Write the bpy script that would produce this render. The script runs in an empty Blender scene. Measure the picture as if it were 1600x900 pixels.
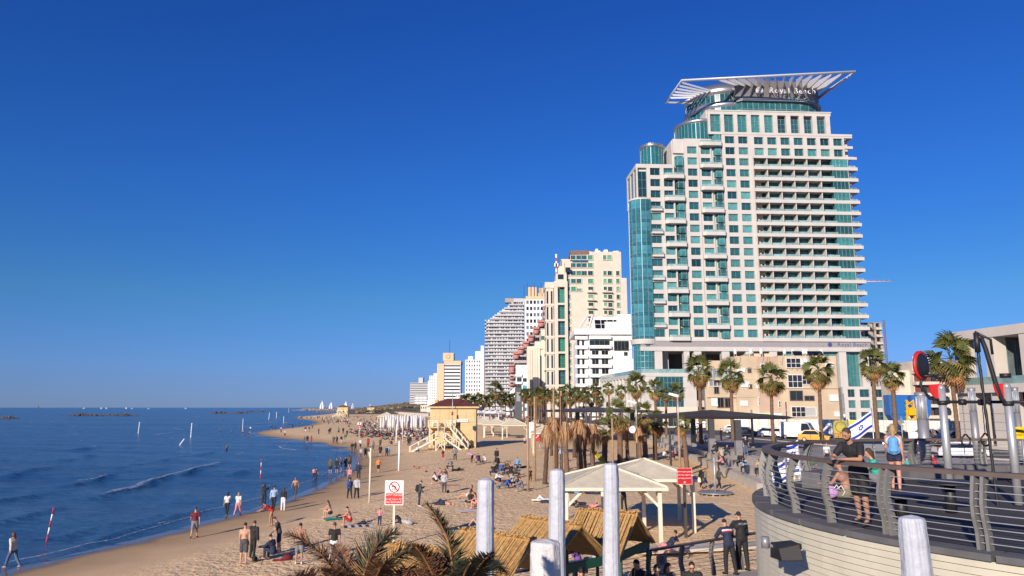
import bpy, bmesh, math, random
from math import sin, cos, tan, pi, radians, atan2, sqrt, exp
from mathutils import Vector, Matrix, noise
R = radians
random.seed(7)
scene = bpy.context.scene
COL = scene.collection
CZ = 7.7
FPX = 1160.0
PITCH = math.atan(186.5 / FPX)
cam_d = bpy.data.cameras.new('camera')
cam_d.sensor_width = 36.0
cam_d.lens = 36.0 * FPX / 1600.0
cam_d.clip_start = 0.1
cam_d.clip_end = 60000
cam = bpy.data.objects.new('camera', cam_d)
COL.objects.link(cam)
cam.location = (0,0, CZ)
cam.rotation_euler = (pi / 2 + PITCH, 0,0)
scene.camera = cam
SUN_EL = R(19.5)
SHX, SHY = 0.45,0.893            # direction in which shadows fall on the ground
world = bpy.data.worlds.new('World')
scene.world = world
world.use_nodes = True
wn = world.node_tree
wn.nodes.clear()
sky = wn.nodes.new('ShaderNodeTexSky')
sky.sky_type = 'NISHITA'
sky.sun_disc = False
sky.sun_elevation = SUN_EL
sky.sun_rotation = atan2(-SHX, -SHY)
sky.altitude = 0
sky.air_density = 1.0
sky.dust_density = 0.0
sky.ozone_density = 4.0
hs = wn.nodes.new('ShaderNodeHueSaturation')
hs.inputs['Saturation'].default_value = 1.22
hs.inputs['Hue'].default_value = 0.505
hs.inputs['Value'].default_value = 1.0
bg = wn.nodes.new('ShaderNodeBackground')
bg.inputs['Strength'].default_value = 0.105
wo = wn.nodes.new('ShaderNodeOutputWorld')
wn.links.new(sky.outputs[0], hs.inputs['Color'])
tcw = wn.nodes.new('ShaderNodeTexCoord')
sxyz = wn.nodes.new('ShaderNodeSeparateXYZ')
ramp = wn.nodes.new('ShaderNodeValToRGB')
mulc = wn.nodes.new('ShaderNodeMix'); mulc.data_type = 'RGBA'; mulc.blend_type = 'MULTIPLY'; mulc.inputs[0].default_value = 1.0
cr = ramp.color_ramp
stops = [(0.0,(.21,.34,.95)),(.035,(.25,.365,.85)),(.14,(.335,.53,.74)),(.28,(.345,.57,.92)),(.5,(.35,.54,.97)),(1.0,(.35,.54,.97))]
cr.elements[0].position = 0.0
cr.elements[1].position = 1.0
for p_, c_ in stops[1:-1]:
 cr.elements.new(p_)
for (p_, c_), el_ in zip(stops, sorted(cr.elements, key=lambda e: e.position)):
 el_.color = c_ + (1,)
wn.links.new(tcw.outputs['Generated'], sxyz.inputs[0])
wn.links.new(sxyz.outputs['Z'], ramp.inputs['Fac'])
wn.links.new(hs.outputs[0], mulc.inputs[6])
wn.links.new(ramp.outputs[0], mulc.inputs[7])
wn.links.new(mulc.outputs[2], bg.inputs['Color'])
wn.links.new(bg.outputs[0], wo.inputs['Surface'])
sun_d = bpy.data.lights.new('sun', 'SUN')
sun_d.energy = 4.9
sun_d.angle = R(0.53)
sun_d.color = (1.0,0.875,0.74)
sun = bpy.data.objects.new('sun', sun_d)
COL.objects.link(sun)
_sd = Vector((SHX * cos(SUN_EL), SHY * cos(SUN_EL),-sin(SUN_EL)))
sun.rotation_euler = _sd.to_track_quat('-Z', 'Y').to_euler()
scene.view_settings.view_transform = 'Standard'
scene.view_settings.look = 'None'
scene.view_settings.exposure = 0.25
scene.view_settings.gamma = 1.0
scene.cycles.max_bounces = 6
scene.cycles.transparent_max_bounces = 8
CT, ST = cos(PITCH), sin(PITCH)
def ray(px, py):
 u = (px - 800) / FPX
 v = (450 - py) / FPX
 return Vector((u, CT - v * ST, ST + v * CT))
def at(px, py, Y):
 """world point seen at photo pixel (px, py) at distance Y ahead"""
 d = ray(px, py)
 t = Y / d.y
 return Vector((d.x * t, Y, CZ + d.z * t))
def gnd(px, py, z=0.0):
 d = ray(px, py)
 t = (z - CZ) / d.z
 return Vector((d.x * t, d.y * t, z))
SHORE_PX = [(-330,985),(-150,935),(0,892),(133,860),(240,836),(313,815),(387,797),(457,775),(509,753),
   (541,736),(550,720),(543,708),(521,699),(480,692),(431,685),(402,681),(391,677.3),
   (402,674),(416,672),(456,668),(482,664.5),(492,660),(482,656.8),(462,654.6),(456,652.6),(470,650.6),
   (500,648.3),(522,645.6),(550,642.6),(575,640.2)]
SHORE = [tuple(gnd(x, y, 0.0)[:2]) for x, y in SHORE_PX]
SHORE = [(-60.0,5.0),(-42.0,24.0)] + SHORE[1:] + [(-900,4200)]
def _densify(P, it=2):
 for _ in range(it):
  Q = [P[0]]
  for a, b in zip(P, P[1:]):
   Q.append((a[0] * .75 + b[0] * .25, a[1] * .75 + b[1] * .25))
   Q.append((a[0] * .25 + b[0] * .75, a[1] * .25 + b[1] * .75))
  Q.append(P[-1])
  P = Q
 return P
SHORE = _densify(SHORE, 2)
def _pd(x, y, ax, ay, bx, by):
 dx, dy = bx - ax, by - ay
 L = dx * dx + dy * dy
 t = 0 if L == 0 else max(0, min(1,((x - ax) * dx + (y - ay) * dy) / L))
 qx, qy = ax + dx * t, ay + dy * t
 return (x - qx) ** 2 + (y - qy) ** 2, dx * (y - ay) - dy * (x - ax)
def shore_d(x, y):
 """signed distance inland of the waterline"""
 best = 1e18
 cr = 1
 for (ax, ay),(bx, by) in zip(SHORE, SHORE[1:]):
  d, c = _pd(x, y, ax, ay, bx, by)
  if d < best - 1e-9:
   best, cr = d, c
  elif abs(d - best) < 1e-6 and abs(c) > abs(cr):
   cr = c
 d = sqrt(best)
 return d if cr < 0 else -d
def gz(x, y, d=None):
 if d is None:
  d = shore_d(x, y)
 if d < 0:
  return max(-2.5,0.07 * d)
 return 1.45 * (1 - exp(-d / 20.0)) * min(1.0,0.25 + d / 12.0)
def sand(px, py):
 z = 0.8
 for _ in range(12):
  p = gnd(px, py, z)
  z = 0.5 * z + 0.5 * gz(p.x, p.y)
 p = gnd(px, py, z)
 p.z = gz(p.x, p.y)
 return p
MATS = {}
def mat(name, col, rough=0.8, var=0.0, scale=3.0, metal=0.0, bump=0.0, bscale=30.0, col2=None, spec=0.5, rnd=0.0,
  emit=None, coat=0.0, detail=4.0, bdist=0.02, sub=0.0):
 if name in MATS:
  return MATS[name]
 m = bpy.data.materials.new(name)
 m.use_nodes = True
 nt = m.node_tree
 b = nt.nodes['Principled BSDF']
 b.inputs['Roughness'].default_value = rough
 b.inputs['Metallic'].default_value = metal
 b.inputs['Specular IOR Level'].default_value = spec
 if coat:
  b.inputs['Coat Weight'].default_value = coat
  b.inputs['Coat Roughness'].default_value = 0.08
 c = (col[0], col[1], col[2], 1)
 out = None
 tc = None
 if var > 0 or col2:
  tc = nt.nodes.new('ShaderNodeTexCoord')
  nz = nt.nodes.new('ShaderNodeTexNoise')
  nz.inputs['Scale'].default_value = scale
  nz.inputs['Detail'].default_value = detail
  nt.links.new(tc.outputs['Object'], nz.inputs['Vector'])
  rp = nt.nodes.new('ShaderNodeValToRGB')
  rp.color_ramp.elements[0].position = 0.32
  rp.color_ramp.elements[1].position = 0.68
  if col2:
   rp.color_ramp.elements[0].color = c
   rp.color_ramp.elements[1].color = (col2[0], col2[1], col2[2], 1)
  else:
   rp.color_ramp.elements[0].color = tuple(x * (1 - var) for x in c[:3]) + (1,)
   rp.color_ramp.elements[1].color = tuple(min(1, x * (1 + var)) for x in c[:3]) + (1,)
  nt.links.new(nz.outputs['Fac'], rp.inputs['Fac'])
  out = rp.outputs['Color']
 if rnd > 0:
  oi = nt.nodes.new('ShaderNodeObjectInfo')
  mr = nt.nodes.new('ShaderNodeMapRange')
  mr.inputs['To Min'].default_value = 1 - rnd
  mr.inputs['To Max'].default_value = 1 + rnd
  nt.links.new(oi.outputs['Random'], mr.inputs['Value'])
  h = nt.nodes.new('ShaderNodeHueSaturation')
  h.inputs['Color'].default_value = c
  if out:
   nt.links.new(out, h.inputs['Color'])
  nt.links.new(mr.outputs[0], h.inputs['Value'])
  out = h.outputs['Color']
 if out:
  nt.links.new(out, b.inputs['Base Color'])
 else:
  b.inputs['Base Color'].default_value = c
 if emit:
  b.inputs['Emission Color'].default_value = c
  b.inputs['Emission Strength'].default_value = emit
 if bump > 0:
  if tc is None:
   tc = nt.nodes.new('ShaderNodeTexCoord')
  n2 = nt.nodes.new('ShaderNodeTexNoise')
  n2.inputs['Scale'].default_value = bscale
  n2.inputs['Detail'].default_value = 5
  nt.links.new(tc.outputs['Object'], n2.inputs['Vector'])
  bp = nt.nodes.new('ShaderNodeBump')
  bp.inputs['Strength'].default_value = bump
  bp.inputs['Distance'].default_value = bdist
  nt.links.new(n2.outputs['Fac'], bp.inputs['Height'])
  nt.links.new(bp.outputs[0], b.inputs['Normal'])
 MATS[name] = m
 return m
def props(o, label=None, cat=None, group=None, kind=None):
 if label: o['label'] = label
 if cat: o['category'] = cat
 if group: o['group'] = group
 if kind: o['kind'] = kind
 return o
def empty(name, loc=(0,0,0), rz=0.0, label=None, cat=None, group=None, kind=None):
 o = bpy.data.objects.new(name, None)
 o.empty_display_size = 0.3
 COL.objects.link(o)
 o.location = loc
 o.rotation_euler = (0,0, rz)
 return props(o, label, cat, group, kind)
def link(name, me, parent=None, loc=None, rz=None):
 o = bpy.data.objects.new(name, me)
 COL.objects.link(o)
 if parent: o.parent = parent
 if loc is not None: o.location = loc
 if rz is not None: o.rotation_euler = (0,0, rz)
 return o
def copy_tree(o, parent=None):
 c = o.copy()
 COL.objects.link(c)
 if parent: c.parent = parent
 for ch in list(o.children):
  copy_tree(ch, c)
 return c
class MB:
 """collects geometry for one mesh"""
 def __init__(s):
  s.v = []; s.f = []; s.m = []; s.sm = []
 def add(s, vs, fs, mi=0, smooth=False):
  o = len(s.v)
  s.v.extend([tuple(v) for v in vs])
  for f in fs:
   s.f.append(tuple(i + o for i in f)); s.m.append(mi); s.sm.append(smooth)
  return s
 def box(s, c, d, rz=0.0, mi=0, M=None):
  x, y, z = d[0] / 2, d[1] / 2, d[2] / 2
  vs = [Vector((a * x, b * y, e * z)) for a in (-1,1) for b in (-1,1) for e in (-1,1)]
  if M is not None: vs = [M @ v for v in vs]
  if rz:
   m = Matrix.Rotation(rz, 3, 'Z'); vs = [m @ v for v in vs]
  vs = [v + Vector(c) for v in vs]
  s.add(vs, [(0,1,3,2),(4,6,7,5),(0,4,5,1),(2,3,7,6),(0,2,6,4),(1,5,7,3)], mi)
  return s
 def b2(s, x0, x1, y0, y1, z0, z1, mi=0):
  return s.box(((x0 + x1) / 2,(y0 + y1) / 2,(z0 + z1) / 2),(x1 - x0, y1 - y0, z1 - z0),0, mi)
 def beam(s, a, b, w, h=None, mi=0, up=(0,0,1)):
  a = Vector(a); b = Vector(b); h = h or w
  d = b - a; L = d.length
  if L < 1e-6: return s
  y = d / L; u = Vector(up)
  x = y.cross(u)
  if x.length < 1e-4: x = y.cross(Vector((1,0,0)))
  x.normalize(); z = x.cross(y)
  M = Matrix((x, y, z)).transposed()
  return s.box((a + b) / 2,(w, L, h),0, mi, M)
 def tube(s, pts, rad, n=8, mi=0, cap=True, smooth=True, closed=False):
  pts = [Vector(p) for p in pts]
  if not hasattr(rad, '__len__'): rad = [rad] * len(pts)
  vs = []; fs = []
  prev = None
  for i, p in enumerate(pts):
   a = pts[max(0, i - 1)]; b = pts[min(len(pts) - 1, i + 1)]
   t = (b - a)
   if t.length < 1e-9: t = Vector((0,0,1))
   t.normalize()
   if prev is None:
    x = t.cross(Vector((0,0,1)))
    if x.length < 1e-3: x = Vector((1,0,0))
   else:
    x = prev - t * prev.dot(t)
   x.normalize(); prev = x
   y = t.cross(x)
   for k in range(n):
    an = 2 * pi * k / n
    vs.append(p + (x * cos(an) + y * sin(an)) * rad[i])
  for i in range(len(pts) - 1):
   for k in range(n):
    k2 = (k + 1) % n
    fs.append((i * n + k, i * n + k2,(i + 1) * n + k2,(i + 1) * n + k))
  s.add(vs, fs, mi, smooth)
  if cap:
   o = len(s.v) - len(vs)
   s.f.append(tuple(o + k for k in range(n))[::-1]); s.m.append(mi); s.sm.append(False)
   q = o + (len(pts) - 1) * n
   s.f.append(tuple(q + k for k in range(n))); s.m.append(mi); s.sm.append(False)
  return s
 def lathe(s, prof, n=16, c=(0,0,0), mi=0, smooth=True, a0=0.0, a1=2 * pi, sx=1.0, sy=1.0):
  full = abs(a1 - a0 - 2 * pi) < 1e-6
  m = n if full else n + 1
  vs = []; fs = []
  for r, z in prof:
   for k in range(m):
    a = a0 + (a1 - a0) * k / n
    vs.append((c[0] + r * cos(a) * sx, c[1] + r * sin(a) * sy, c[2] + z))
  for i in range(len(prof) - 1):
   for k in range(n):
    k2 = (k + 1) % m
    fs.append((i * m + k, i * m + k2,(i + 1) * m + k2,(i + 1) * m + k))
  return s.add(vs, fs, mi, smooth)
 def prism(s, poly, z0, z1, mi=0):
  n = len(poly)
  vs = [(p[0], p[1], z0) for p in poly] + [(p[0], p[1], z1) for p in poly]
  fs = [tuple(range(n))[::-1], tuple(range(n, 2 * n))]
  fs += [(i, (i + 1) % n, n + (i + 1) % n, n + i) for i in range(n)]
  return s.add(vs, fs, mi)
 def xprism(s, poly, y0, y1, mi=0):
  """poly in x,z extruded along y"""
  n = len(poly)
  vs = [(p[0], y0, p[1]) for p in poly] + [(p[0], y1, p[1]) for p in poly]
  fs = [tuple(range(n)), tuple(range(n, 2 * n))[::-1]]
  fs += [(n + i, n + (i + 1) % n, (i + 1) % n, i) for i in range(n)]
  return s.add(vs, fs, mi)
 def quad(s, a, b, c, d, mi=0):
  return s.add([a, b, c, d], [(0,1,2,3)], mi)
 def mesh(s, name, mats):
  me = bpy.data.meshes.new(name)
  me.from_pydata(s.v, [], s.f)
  if not isinstance(mats, (list, tuple)): mats = [mats]
  for m in mats: me.materials.append(m)
  me.polygons.foreach_set('material_index', s.m)
  me.polygons.foreach_set('use_smooth', s.sm)
  me.update()
  return me
 def build(s, name, mats, parent=None, loc=None, rz=None, kind=None):
  o = link(name, s.mesh(name, mats), parent, loc, rz)
  if kind: o['kind'] = kind
  return o
def fixnormals(me):
 bm = bmesh.new(); bm.from_mesh(me)
 bmesh.ops.recalc_face_normals(bm, faces=bm.faces)
 bm.to_mesh(me); bm.free()
TMP = bpy.data.scenes.new('workshop')
def evaluated(ob):
 TMP.collection.objects.link(ob)
 vl = TMP.view_layers[0]; vl.update()
 me = bpy.data.meshes.new_from_object(ob.evaluated_get(vl.depsgraph))
 bpy.data.objects.remove(ob)
 return me
def text_mesh(body, size, mats, extrude=0.01, align='CENTER', spacing=1.0):
 cu = bpy.data.curves.new('lettering', 'FONT')
 cu.body = body; cu.size = size; cu.extrude = extrude
 cu.align_x = align; cu.align_y = 'CENTER'; cu.space_character = spacing
 cu.resolution_u = 3
 ob = bpy.data.objects.new('lettering', cu)
 me = evaluated(ob)
 me.materials.clear(); me.materials.append(mats)
 return me
def text(body, size, m, parent, loc, rot=(pi / 2,0,0), extrude=0.005, align='CENTER', spacing=1.0, name='lettering'):
 me = text_mesh(body, size, m, extrude, align, spacing)
 o = link(name, me, parent, loc)
 o.rotation_euler = rot
 return o
ORD = ['leftmost', 'second from the left', 'third from the left', 'fourth from the left', 'fifth from the left', 'sixth from the left', 'seventh from the left', 'eighth from the left', 'ninth from the left', 'tenth from the left', 'eleventh from the left', 'twelfth from the left', 'thirteenth from the left', 'fourteenth from the left', 'fifteenth from the left', 'sixteenth from the left', 'seventeenth from the left', 'rightmost']
# ================================================================ ground, sea, sand
def sand_material():
 m = bpy.data.materials.new('beach_sand'); m.use_nodes = True
 nt = m.node_tree; b = nt.nodes['Principled BSDF']
 N = nt.nodes.new; L = nt.links.new
 at_ = N('ShaderNodeAttribute'); at_.attribute_name = 'shore'
 tc = N('ShaderNodeTexCoord')
 n1 = N('ShaderNodeTexNoise'); n1.inputs['Scale'].default_value = 0.35; n1.inputs['Detail'].default_value = 6
 n2 = N('ShaderNodeTexNoise'); n2.inputs['Scale'].default_value = 9; n2.inputs['Detail'].default_value = 6
 for n in (n1, n2): L(tc.outputs['Object'], n.inputs['Vector'])
 ad = N('ShaderNodeMath'); ad.operation = 'MULTIPLY_ADD'
 L(n1.outputs['Fac'], ad.inputs[0]); ad.inputs[1].default_value = 2.2
 L(at_.outputs['Fac'], ad.inputs[2])
 wet = N('ShaderNodeMapRange'); wet.inputs['From Min'].default_value = 2.0; wet.inputs['From Max'].default_value = 3.1
 L(ad.outputs[0], wet.inputs['Value'])
 damp = N('ShaderNodeMapRange'); damp.inputs['From Min'].default_value = 3.0; damp.inputs['From Max'].default_value = 11
 L(ad.outputs[0], damp.inputs['Value'])
 c1 = N('ShaderNodeMix'); c1.data_type = 'RGBA'
 c1.inputs[6].default_value = (0.44,0.29,0.155,1); c1.inputs[7].default_value = (0.83,0.585,0.33,1)
 L(damp.outputs[0], c1.inputs[0])
 c2 = N('ShaderNodeMix'); c2.data_type = 'RGBA'
 c2.inputs[6].default_value = (0.17,0.12,0.08,1)
 L(wet.outputs[0], c2.inputs[0]); L(c1.outputs[2], c2.inputs[7])
 hv = N('ShaderNodeHueSaturation')
 mv = N('ShaderNodeMapRange'); mv.inputs['From Min'].default_value = .3; mv.inputs['From Max'].default_value = .7
 mv.inputs['To Min'].default_value = .88; mv.inputs['To Max'].default_value = 1.1
 mm = N('ShaderNodeMath'); mm.operation = 'ADD'; L(n1.outputs['Fac'], mm.inputs[0]); L(n2.outputs['Fac'], mm.inputs[1])
 m3 = N('ShaderNodeMath'); m3.operation = 'MULTIPLY'; L(mm.outputs[0], m3.inputs[0]); m3.inputs[1].default_value = .5
 L(m3.outputs[0], mv.inputs['Value']); L(mv.outputs[0], hv.inputs['Value']); L(c2.outputs[2], hv.inputs['Color'])
 L(hv.outputs[0], b.inputs['Base Color'])
 ro = N('ShaderNodeMapRange'); ro.inputs['From Min'].default_value = 0; ro.inputs['From Max'].default_value = 1
 ro.inputs['To Min'].default_value = 0.2; ro.inputs['To Max'].default_value = 0.95
 L(wet.outputs[0], ro.inputs['Value']); L(ro.outputs[0], b.inputs['Roughness'])
 sp = N('ShaderNodeMapRange'); sp.inputs['To Min'].default_value = 0.5; sp.inputs['To Max'].default_value = 0.1
 L(wet.outputs[0], sp.inputs['Value']); L(sp.outputs[0], b.inputs['Specular IOR Level'])
 vo = N('ShaderNodeTexVoronoi'); vo.inputs['Scale'].default_value = 2.6; vo.feature = 'SMOOTH_F1'
 vo2 = N('ShaderNodeTexNoise'); vo2.inputs['Scale'].default_value = 6; vo2.inputs['Detail'].default_value = 5
 L(tc.outputs['Object'], vo.inputs['Vector']); L(tc.outputs['Object'], vo2.inputs['Vector'])
 hh = N('ShaderNodeMath'); hh.operation = 'MULTIPLY_ADD'; L(vo.outputs['Distance'], hh.inputs[0]); hh.inputs[1].default_value = .8
 L(vo2.outputs['Fac'], hh.inputs[2])
 foot = N('ShaderNodeMapRange'); foot.inputs['From Min'].default_value = 7.5; foot.inputs['From Max'].default_value = 13
 foot.inputs['To Min'].default_value = 0.02; foot.inputs['To Max'].default_value = 1.0
 L(ad.outputs[0], foot.inputs['Value'])
 bp = N('ShaderNodeBump'); bp.inputs['Distance'].default_value = 0.12
 L(foot.outputs[0], bp.inputs['Strength']); L(hh.outputs[0], bp.inputs['Height'])
 L(bp.outputs[0], b.inputs['Normal'])
 return m
PROM_PX = [(1190,769,1.4),(1110,731,1.4),(1020,692,1.4),(940,676.5,1.4),(860,667.5,1.4),(800,661,1.4),(745,656.5,1.4),(690,652.5,1.4),(640,648.5,1.4),(600,645,1.4)]
PROM = [tuple(gnd(a, b, z)[:2]) for a, b, z in PROM_PX]
PROM = _densify(PROM, 2)
def build_sand():
 rows = []
 ys = []
 y = 8.0
 while y < 3800:
  ys.append(y)
  y += max(0.28, y * 0.012) if y < 90 else y * 0.02
 v = []; f = []; sh = []
 NX = 150
 for y in ys:
  x1 = 22.0
  if y > PROM[0][1]:
   for (ax, ay),(bx, by) in zip(PROM, PROM[1:]):
    if ay <= y <= by:
     x1 = ax + (bx - ax) * (y - ay) / (by - ay) + 3.0
     break
   else:
    x1 = PROM[-1][0] - (y - PROM[-1][1]) * 0.18 + 30
  xs = min([s[0] for s in SHORE if abs(s[1] - y) < 25 + y * .15] or [-60 - y * .22]) - 8 - y * .02
  x0 = xs
  for i in range(NX + 1):
   x = x0 + (x1 - x0) * i / NX
   d = shore_d(x, y)
   z = gz(x, y, d)
   if d > 3 and y < 120:
    w = min(1,(d - 3) / 8)
    z += w * 0.05 * (noise.noise(Vector((x * .5, y * .5,0))) + .6 * noise.noise(Vector((x * 1.7, y * 1.7,3))) + .45 * noise.noise(Vector((x * 4.1, y * 3.4,7))))
   v.append((x, y, z)); sh.append(d)
 n = NX + 1
 for j in range(len(ys) - 1):
  for i in range(NX):
   f.append((j * n + i, j * n + i + 1,(j + 1) * n + i + 1,(j + 1) * n + i))
 me = bpy.data.meshes.new('beach_sand')
 me.from_pydata(v, [], f)
 a = me.attributes.new('shore', 'FLOAT', 'POINT')
 a.data.foreach_set('value', sh)
 me.materials.append(sand_material())
 me.polygons.foreach_set('use_smooth', [True] * len(f))
 o = link('beach_sand', me)
 o['kind'] = 'structure'
build_sand()
def water_material():
 m = bpy.data.materials.new('sea_water'); m.use_nodes = True
 nt = m.node_tree; b = nt.nodes['Principled BSDF']
 N = nt.nodes.new; L = nt.links.new
 b.inputs['Base Color'].default_value = (0.008,0.035,0.085,1)
 b.inputs['Roughness'].default_value = 0.16
 b.inputs['IOR'].default_value = 1.33
 tc = N('ShaderNodeTexCoord')
 mp = N('ShaderNodeMapping'); mp.inputs['Rotation'].default_value = (0,0, R(24)); mp.inputs['Scale'].default_value = (.35,1,1)
 L(tc.outputs['Object'], mp.inputs['Vector'])
 h = None
 for sc_, w, dt in ((0.09,3.0,2),(0.5,1.2,4),(2.4,.42,5)):
  n = N('ShaderNodeTexNoise'); n.inputs['Scale'].default_value = sc_; n.inputs['Detail'].default_value = dt
  n.inputs['Roughness'].default_value = .6
  L(mp.outputs[0], n.inputs['Vector'])
  q = N('ShaderNodeMath'); q.operation = 'MULTIPLY_ADD'; q.inputs[1].default_value = w
  L(n.outputs['Fac'], q.inputs[0])
  if h: L(h, q.inputs[2])
  else: q.inputs[2].default_value = 0
  h = q.outputs[0]
 bp = N('ShaderNodeBump'); bp.inputs['Strength'].default_value = 1.0; bp.inputs['Distance'].default_value = 1.1
 L(h, bp.inputs['Height']); L(bp.outputs[0], b.inputs['Normal'])
 n = N('ShaderNodeTexNoise'); n.inputs['Scale'].default_value = .02; n.inputs['Detail'].default_value = 4
 L(mp.outputs[0], n.inputs['Vector'])
 rp = N('ShaderNodeValToRGB'); rp.color_ramp.elements[0].position = .35; rp.color_ramp.elements[1].position = .65
 rp.color_ramp.elements[0].color = (0.016,0.062,0.165,1); rp.color_ramp.elements[1].color = (0.045,0.12,0.24,1)
 L(n.outputs['Fac'], rp.inputs['Fac']); L(rp.outputs[0], b.inputs['Base Color'])
 return m
WAVES = [([(126,781),(170,774),(215,763),(250,750),(285,741),(330,728),(352,720)], .30,1.2),
         ([(208,727),(222,726),(240,721)], .2,1.2),([(85,765),(125,756),(165,746),(195,739)], .26,1.2),([(-20,752),(30,741),(70,733),(100,724)], .32,1.8),
         ([(100,722),(125,717),(150,709)], .26,1.6),([(-30,822),(30,812),(80,800),(110,788)], .22,1.1),([(-20,786),(15,780),(45,775),(75,771)], .26,1.3),
         ([(95,866),(150,846),(200,829),(236,822),(280,806),(320,796),(350,786)], .20,.7),([(190,824),(235,812),(280,800),(320,788)], .14,.8),([(60,842),(120,832),(170,822)], .14,.9),([(120,704),(145,701),(160,699)], .35,2.0),([(300,712),(330,708),(350,706)], .2,1.6),([(340,745),(380,737),(410,730)], .14,1.0),([(250,720),(275,716),(300,713)], .18,1.3),([(395,690),(430,698),(480,707)], .15,1.0),([(400,722),(440,718),(480,720)], .12,.8)]
WV = [([tuple(gnd(a, b, 0)[:2]) for a, b in pl], am, w) for pl, am, w in WAVES]
def wave_h(x, y):
 h = 0
 for P, am, w in WV:
  if y > max(P[0][1], P[-1][1]) + 8 or y < min(P[0][1], P[-1][1]) - 8: continue
  best = 1e9; sd = 1; tt = 0
  for i, ((ax, ay),(bx, by)) in enumerate(zip(P, P[1:])):
   d, c = _pd(x, y, ax, ay, bx, by)
   if d < best:
    best, sd = d, c
    L = (bx - ax) ** 2 + (by - ay) ** 2; t = max(0, min(1,((x - ax) * (bx - ax) + (y - ay) * (by - ay)) / L)); tt = (i + t) / (len(P) - 1)
  d = sqrt(best)
  if d > w * 4: continue
  e = min(1, tt * 5,(1 - tt) * 5)
  ww = w * (.45 if sd < 0 else 1.5)      # steep face towards the beach
  h += am * e * exp(-(d / ww) ** 2) * (.8 + .4 * noise.noise(Vector((x * .35, y * .35,5))))
 return h
def build_sea():
 v = []; f = []
 ys = []; y = -40.0
 while y < 30000:
  ys.append(y); y += (max(0.4, y * .0085) if y < 170 and y > 20 else (max(0.9, abs(y) * 0.018) if y < 400 else y * .05))
 NX = 330
 for y in ys:
  half = max(60, y * 0.95 + 40)
  x1 = 4 if y < 700 else y * .02
  for i in range(NX + 1):
   t = i / NX
   x = x1 - (half + x1) * t ** 1.15
   z = 0.0
   if y < 400 and y > 0:
    q = (x * .42 + y * .9)
    z = .10 * sin(q * .55 + 2.2 * noise.noise(Vector((x * .03, y * .03,1)))) + .03 * noise.noise(Vector((x * .3, y * .3,4)))
    d = shore_d(x, y) if y < 130 else -9
    z += .05 * noise.noise(Vector((x * .55, y * .9,8))) + .03 * noise.noise(Vector((x * 1.3, y * 2.0,3)))
    z *= max(0.0, min(1,-d / 5.0))
    if y < 190: z += wave_h(x, y)
   v.append((x, y, z))
 n = NX + 1
 for j in range(len(ys) - 1):
  for i in range(NX):
   f.append((j * n + i, (j + 1) * n + i, (j + 1) * n + i + 1, j * n + i + 1))
 me = bpy.data.meshes.new('sea')
 me.from_pydata(v, [], f)
 me.materials.append(water_material())
 me.polygons.foreach_set('use_smooth', [True] * len(f))
 o = link('sea', me); o['kind'] = 'structure'
build_sea()
def foam_material():
 m = bpy.data.materials.new('foam'); m.use_nodes = True
 nt = m.node_tree; b = nt.nodes['Principled BSDF']; N = nt.nodes.new; L = nt.links.new
 b.inputs['Base Color'].default_value = (.55,.57,.60,1); b.inputs['Roughness'].default_value = .7
 tc = N('ShaderNodeTexCoord'); n = N('ShaderNodeTexNoise'); n.inputs['Scale'].default_value = 2.2; n.inputs['Detail'].default_value = 8; n.inputs['Roughness'].default_value = .7
 L(tc.outputs['Object'], n.inputs['Vector'])
 a = N('ShaderNodeAttribute'); a.attribute_name = 'edge'
 q = N('ShaderNodeMath'); q.operation = 'MULTIPLY'; L(n.outputs['Fac'], q.inputs[0]); L(a.outputs['Fac'], q.inputs[1])
 r = N('ShaderNodeMapRange'); r.inputs['From Min'].default_value = .36; r.inputs['From Max'].default_value = .56; r.inputs['To Max'].default_value = .8
 L(q.outputs[0], r.inputs['Value']); L(r.outputs[0], b.inputs['Alpha'])
 return m
FOAM = foam_material()
def foam(px_list, w, base=0.06, name='wave_foam', zf=None):
 P = [gnd(x, y, 0.0) for x, y in px_list]
 Q = []
 for a, b in zip(P, P[1:]):
  k = max(2, int((b - a).length / 0.8))
  for i in range(k): Q.append(a.lerp(b, i / k))
 Q.append(P[-1])
 v = []; e = []; f = []
 N_ = len(Q)
 for i, p in enumerate(Q):
  a = Q[max(0, i - 1)]; b = Q[min(N_ - 1, i + 1)]
  t = (b - a).normalized(); nn = Vector((-t.y, t.x, 0))
  p = p + nn * .5 * noise.noise(Vector((i * .23, w, 1.3)))
  ww = w * (.55 + .8 * abs(noise.noise(Vector((i * .17,3, w)))) + .2)
  fade = min(1, i / 4,(N_ - 1 - i) / 4)
  for k, (o, ed, zz) in enumerate(((-1,0,0),(-.35,.95,.07),(.1,1.0,.10),(.5,.85,.05),(1,0,0))):
   q = p + nn * o * ww
   v.append((q.x, q.y, base + zz * .7 + wave_h(q.x, q.y) * (0 if name == 'shore_foam' else 1))); e.append(ed * fade)
 for i in range(N_ - 1):
  for k in range(4):
   f.append((i * 5 + k, (i + 1) * 5 + k, (i + 1) * 5 + k + 1, i * 5 + k + 1))
 me = bpy.data.meshes.new(name); me.from_pydata(v, [], f)
 a = me.attributes.new('edge', 'FLOAT', 'POINT'); a.data.foreach_set('value', e)
 me.materials.append(FOAM)
 me.polygons.foreach_set('use_smooth', [True] * len(f))
 o = link(name, me); o['kind'] = 'stuff'; o['label'] = 'white foam on a low breaking wave'; o['category'] = 'foam'
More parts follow.
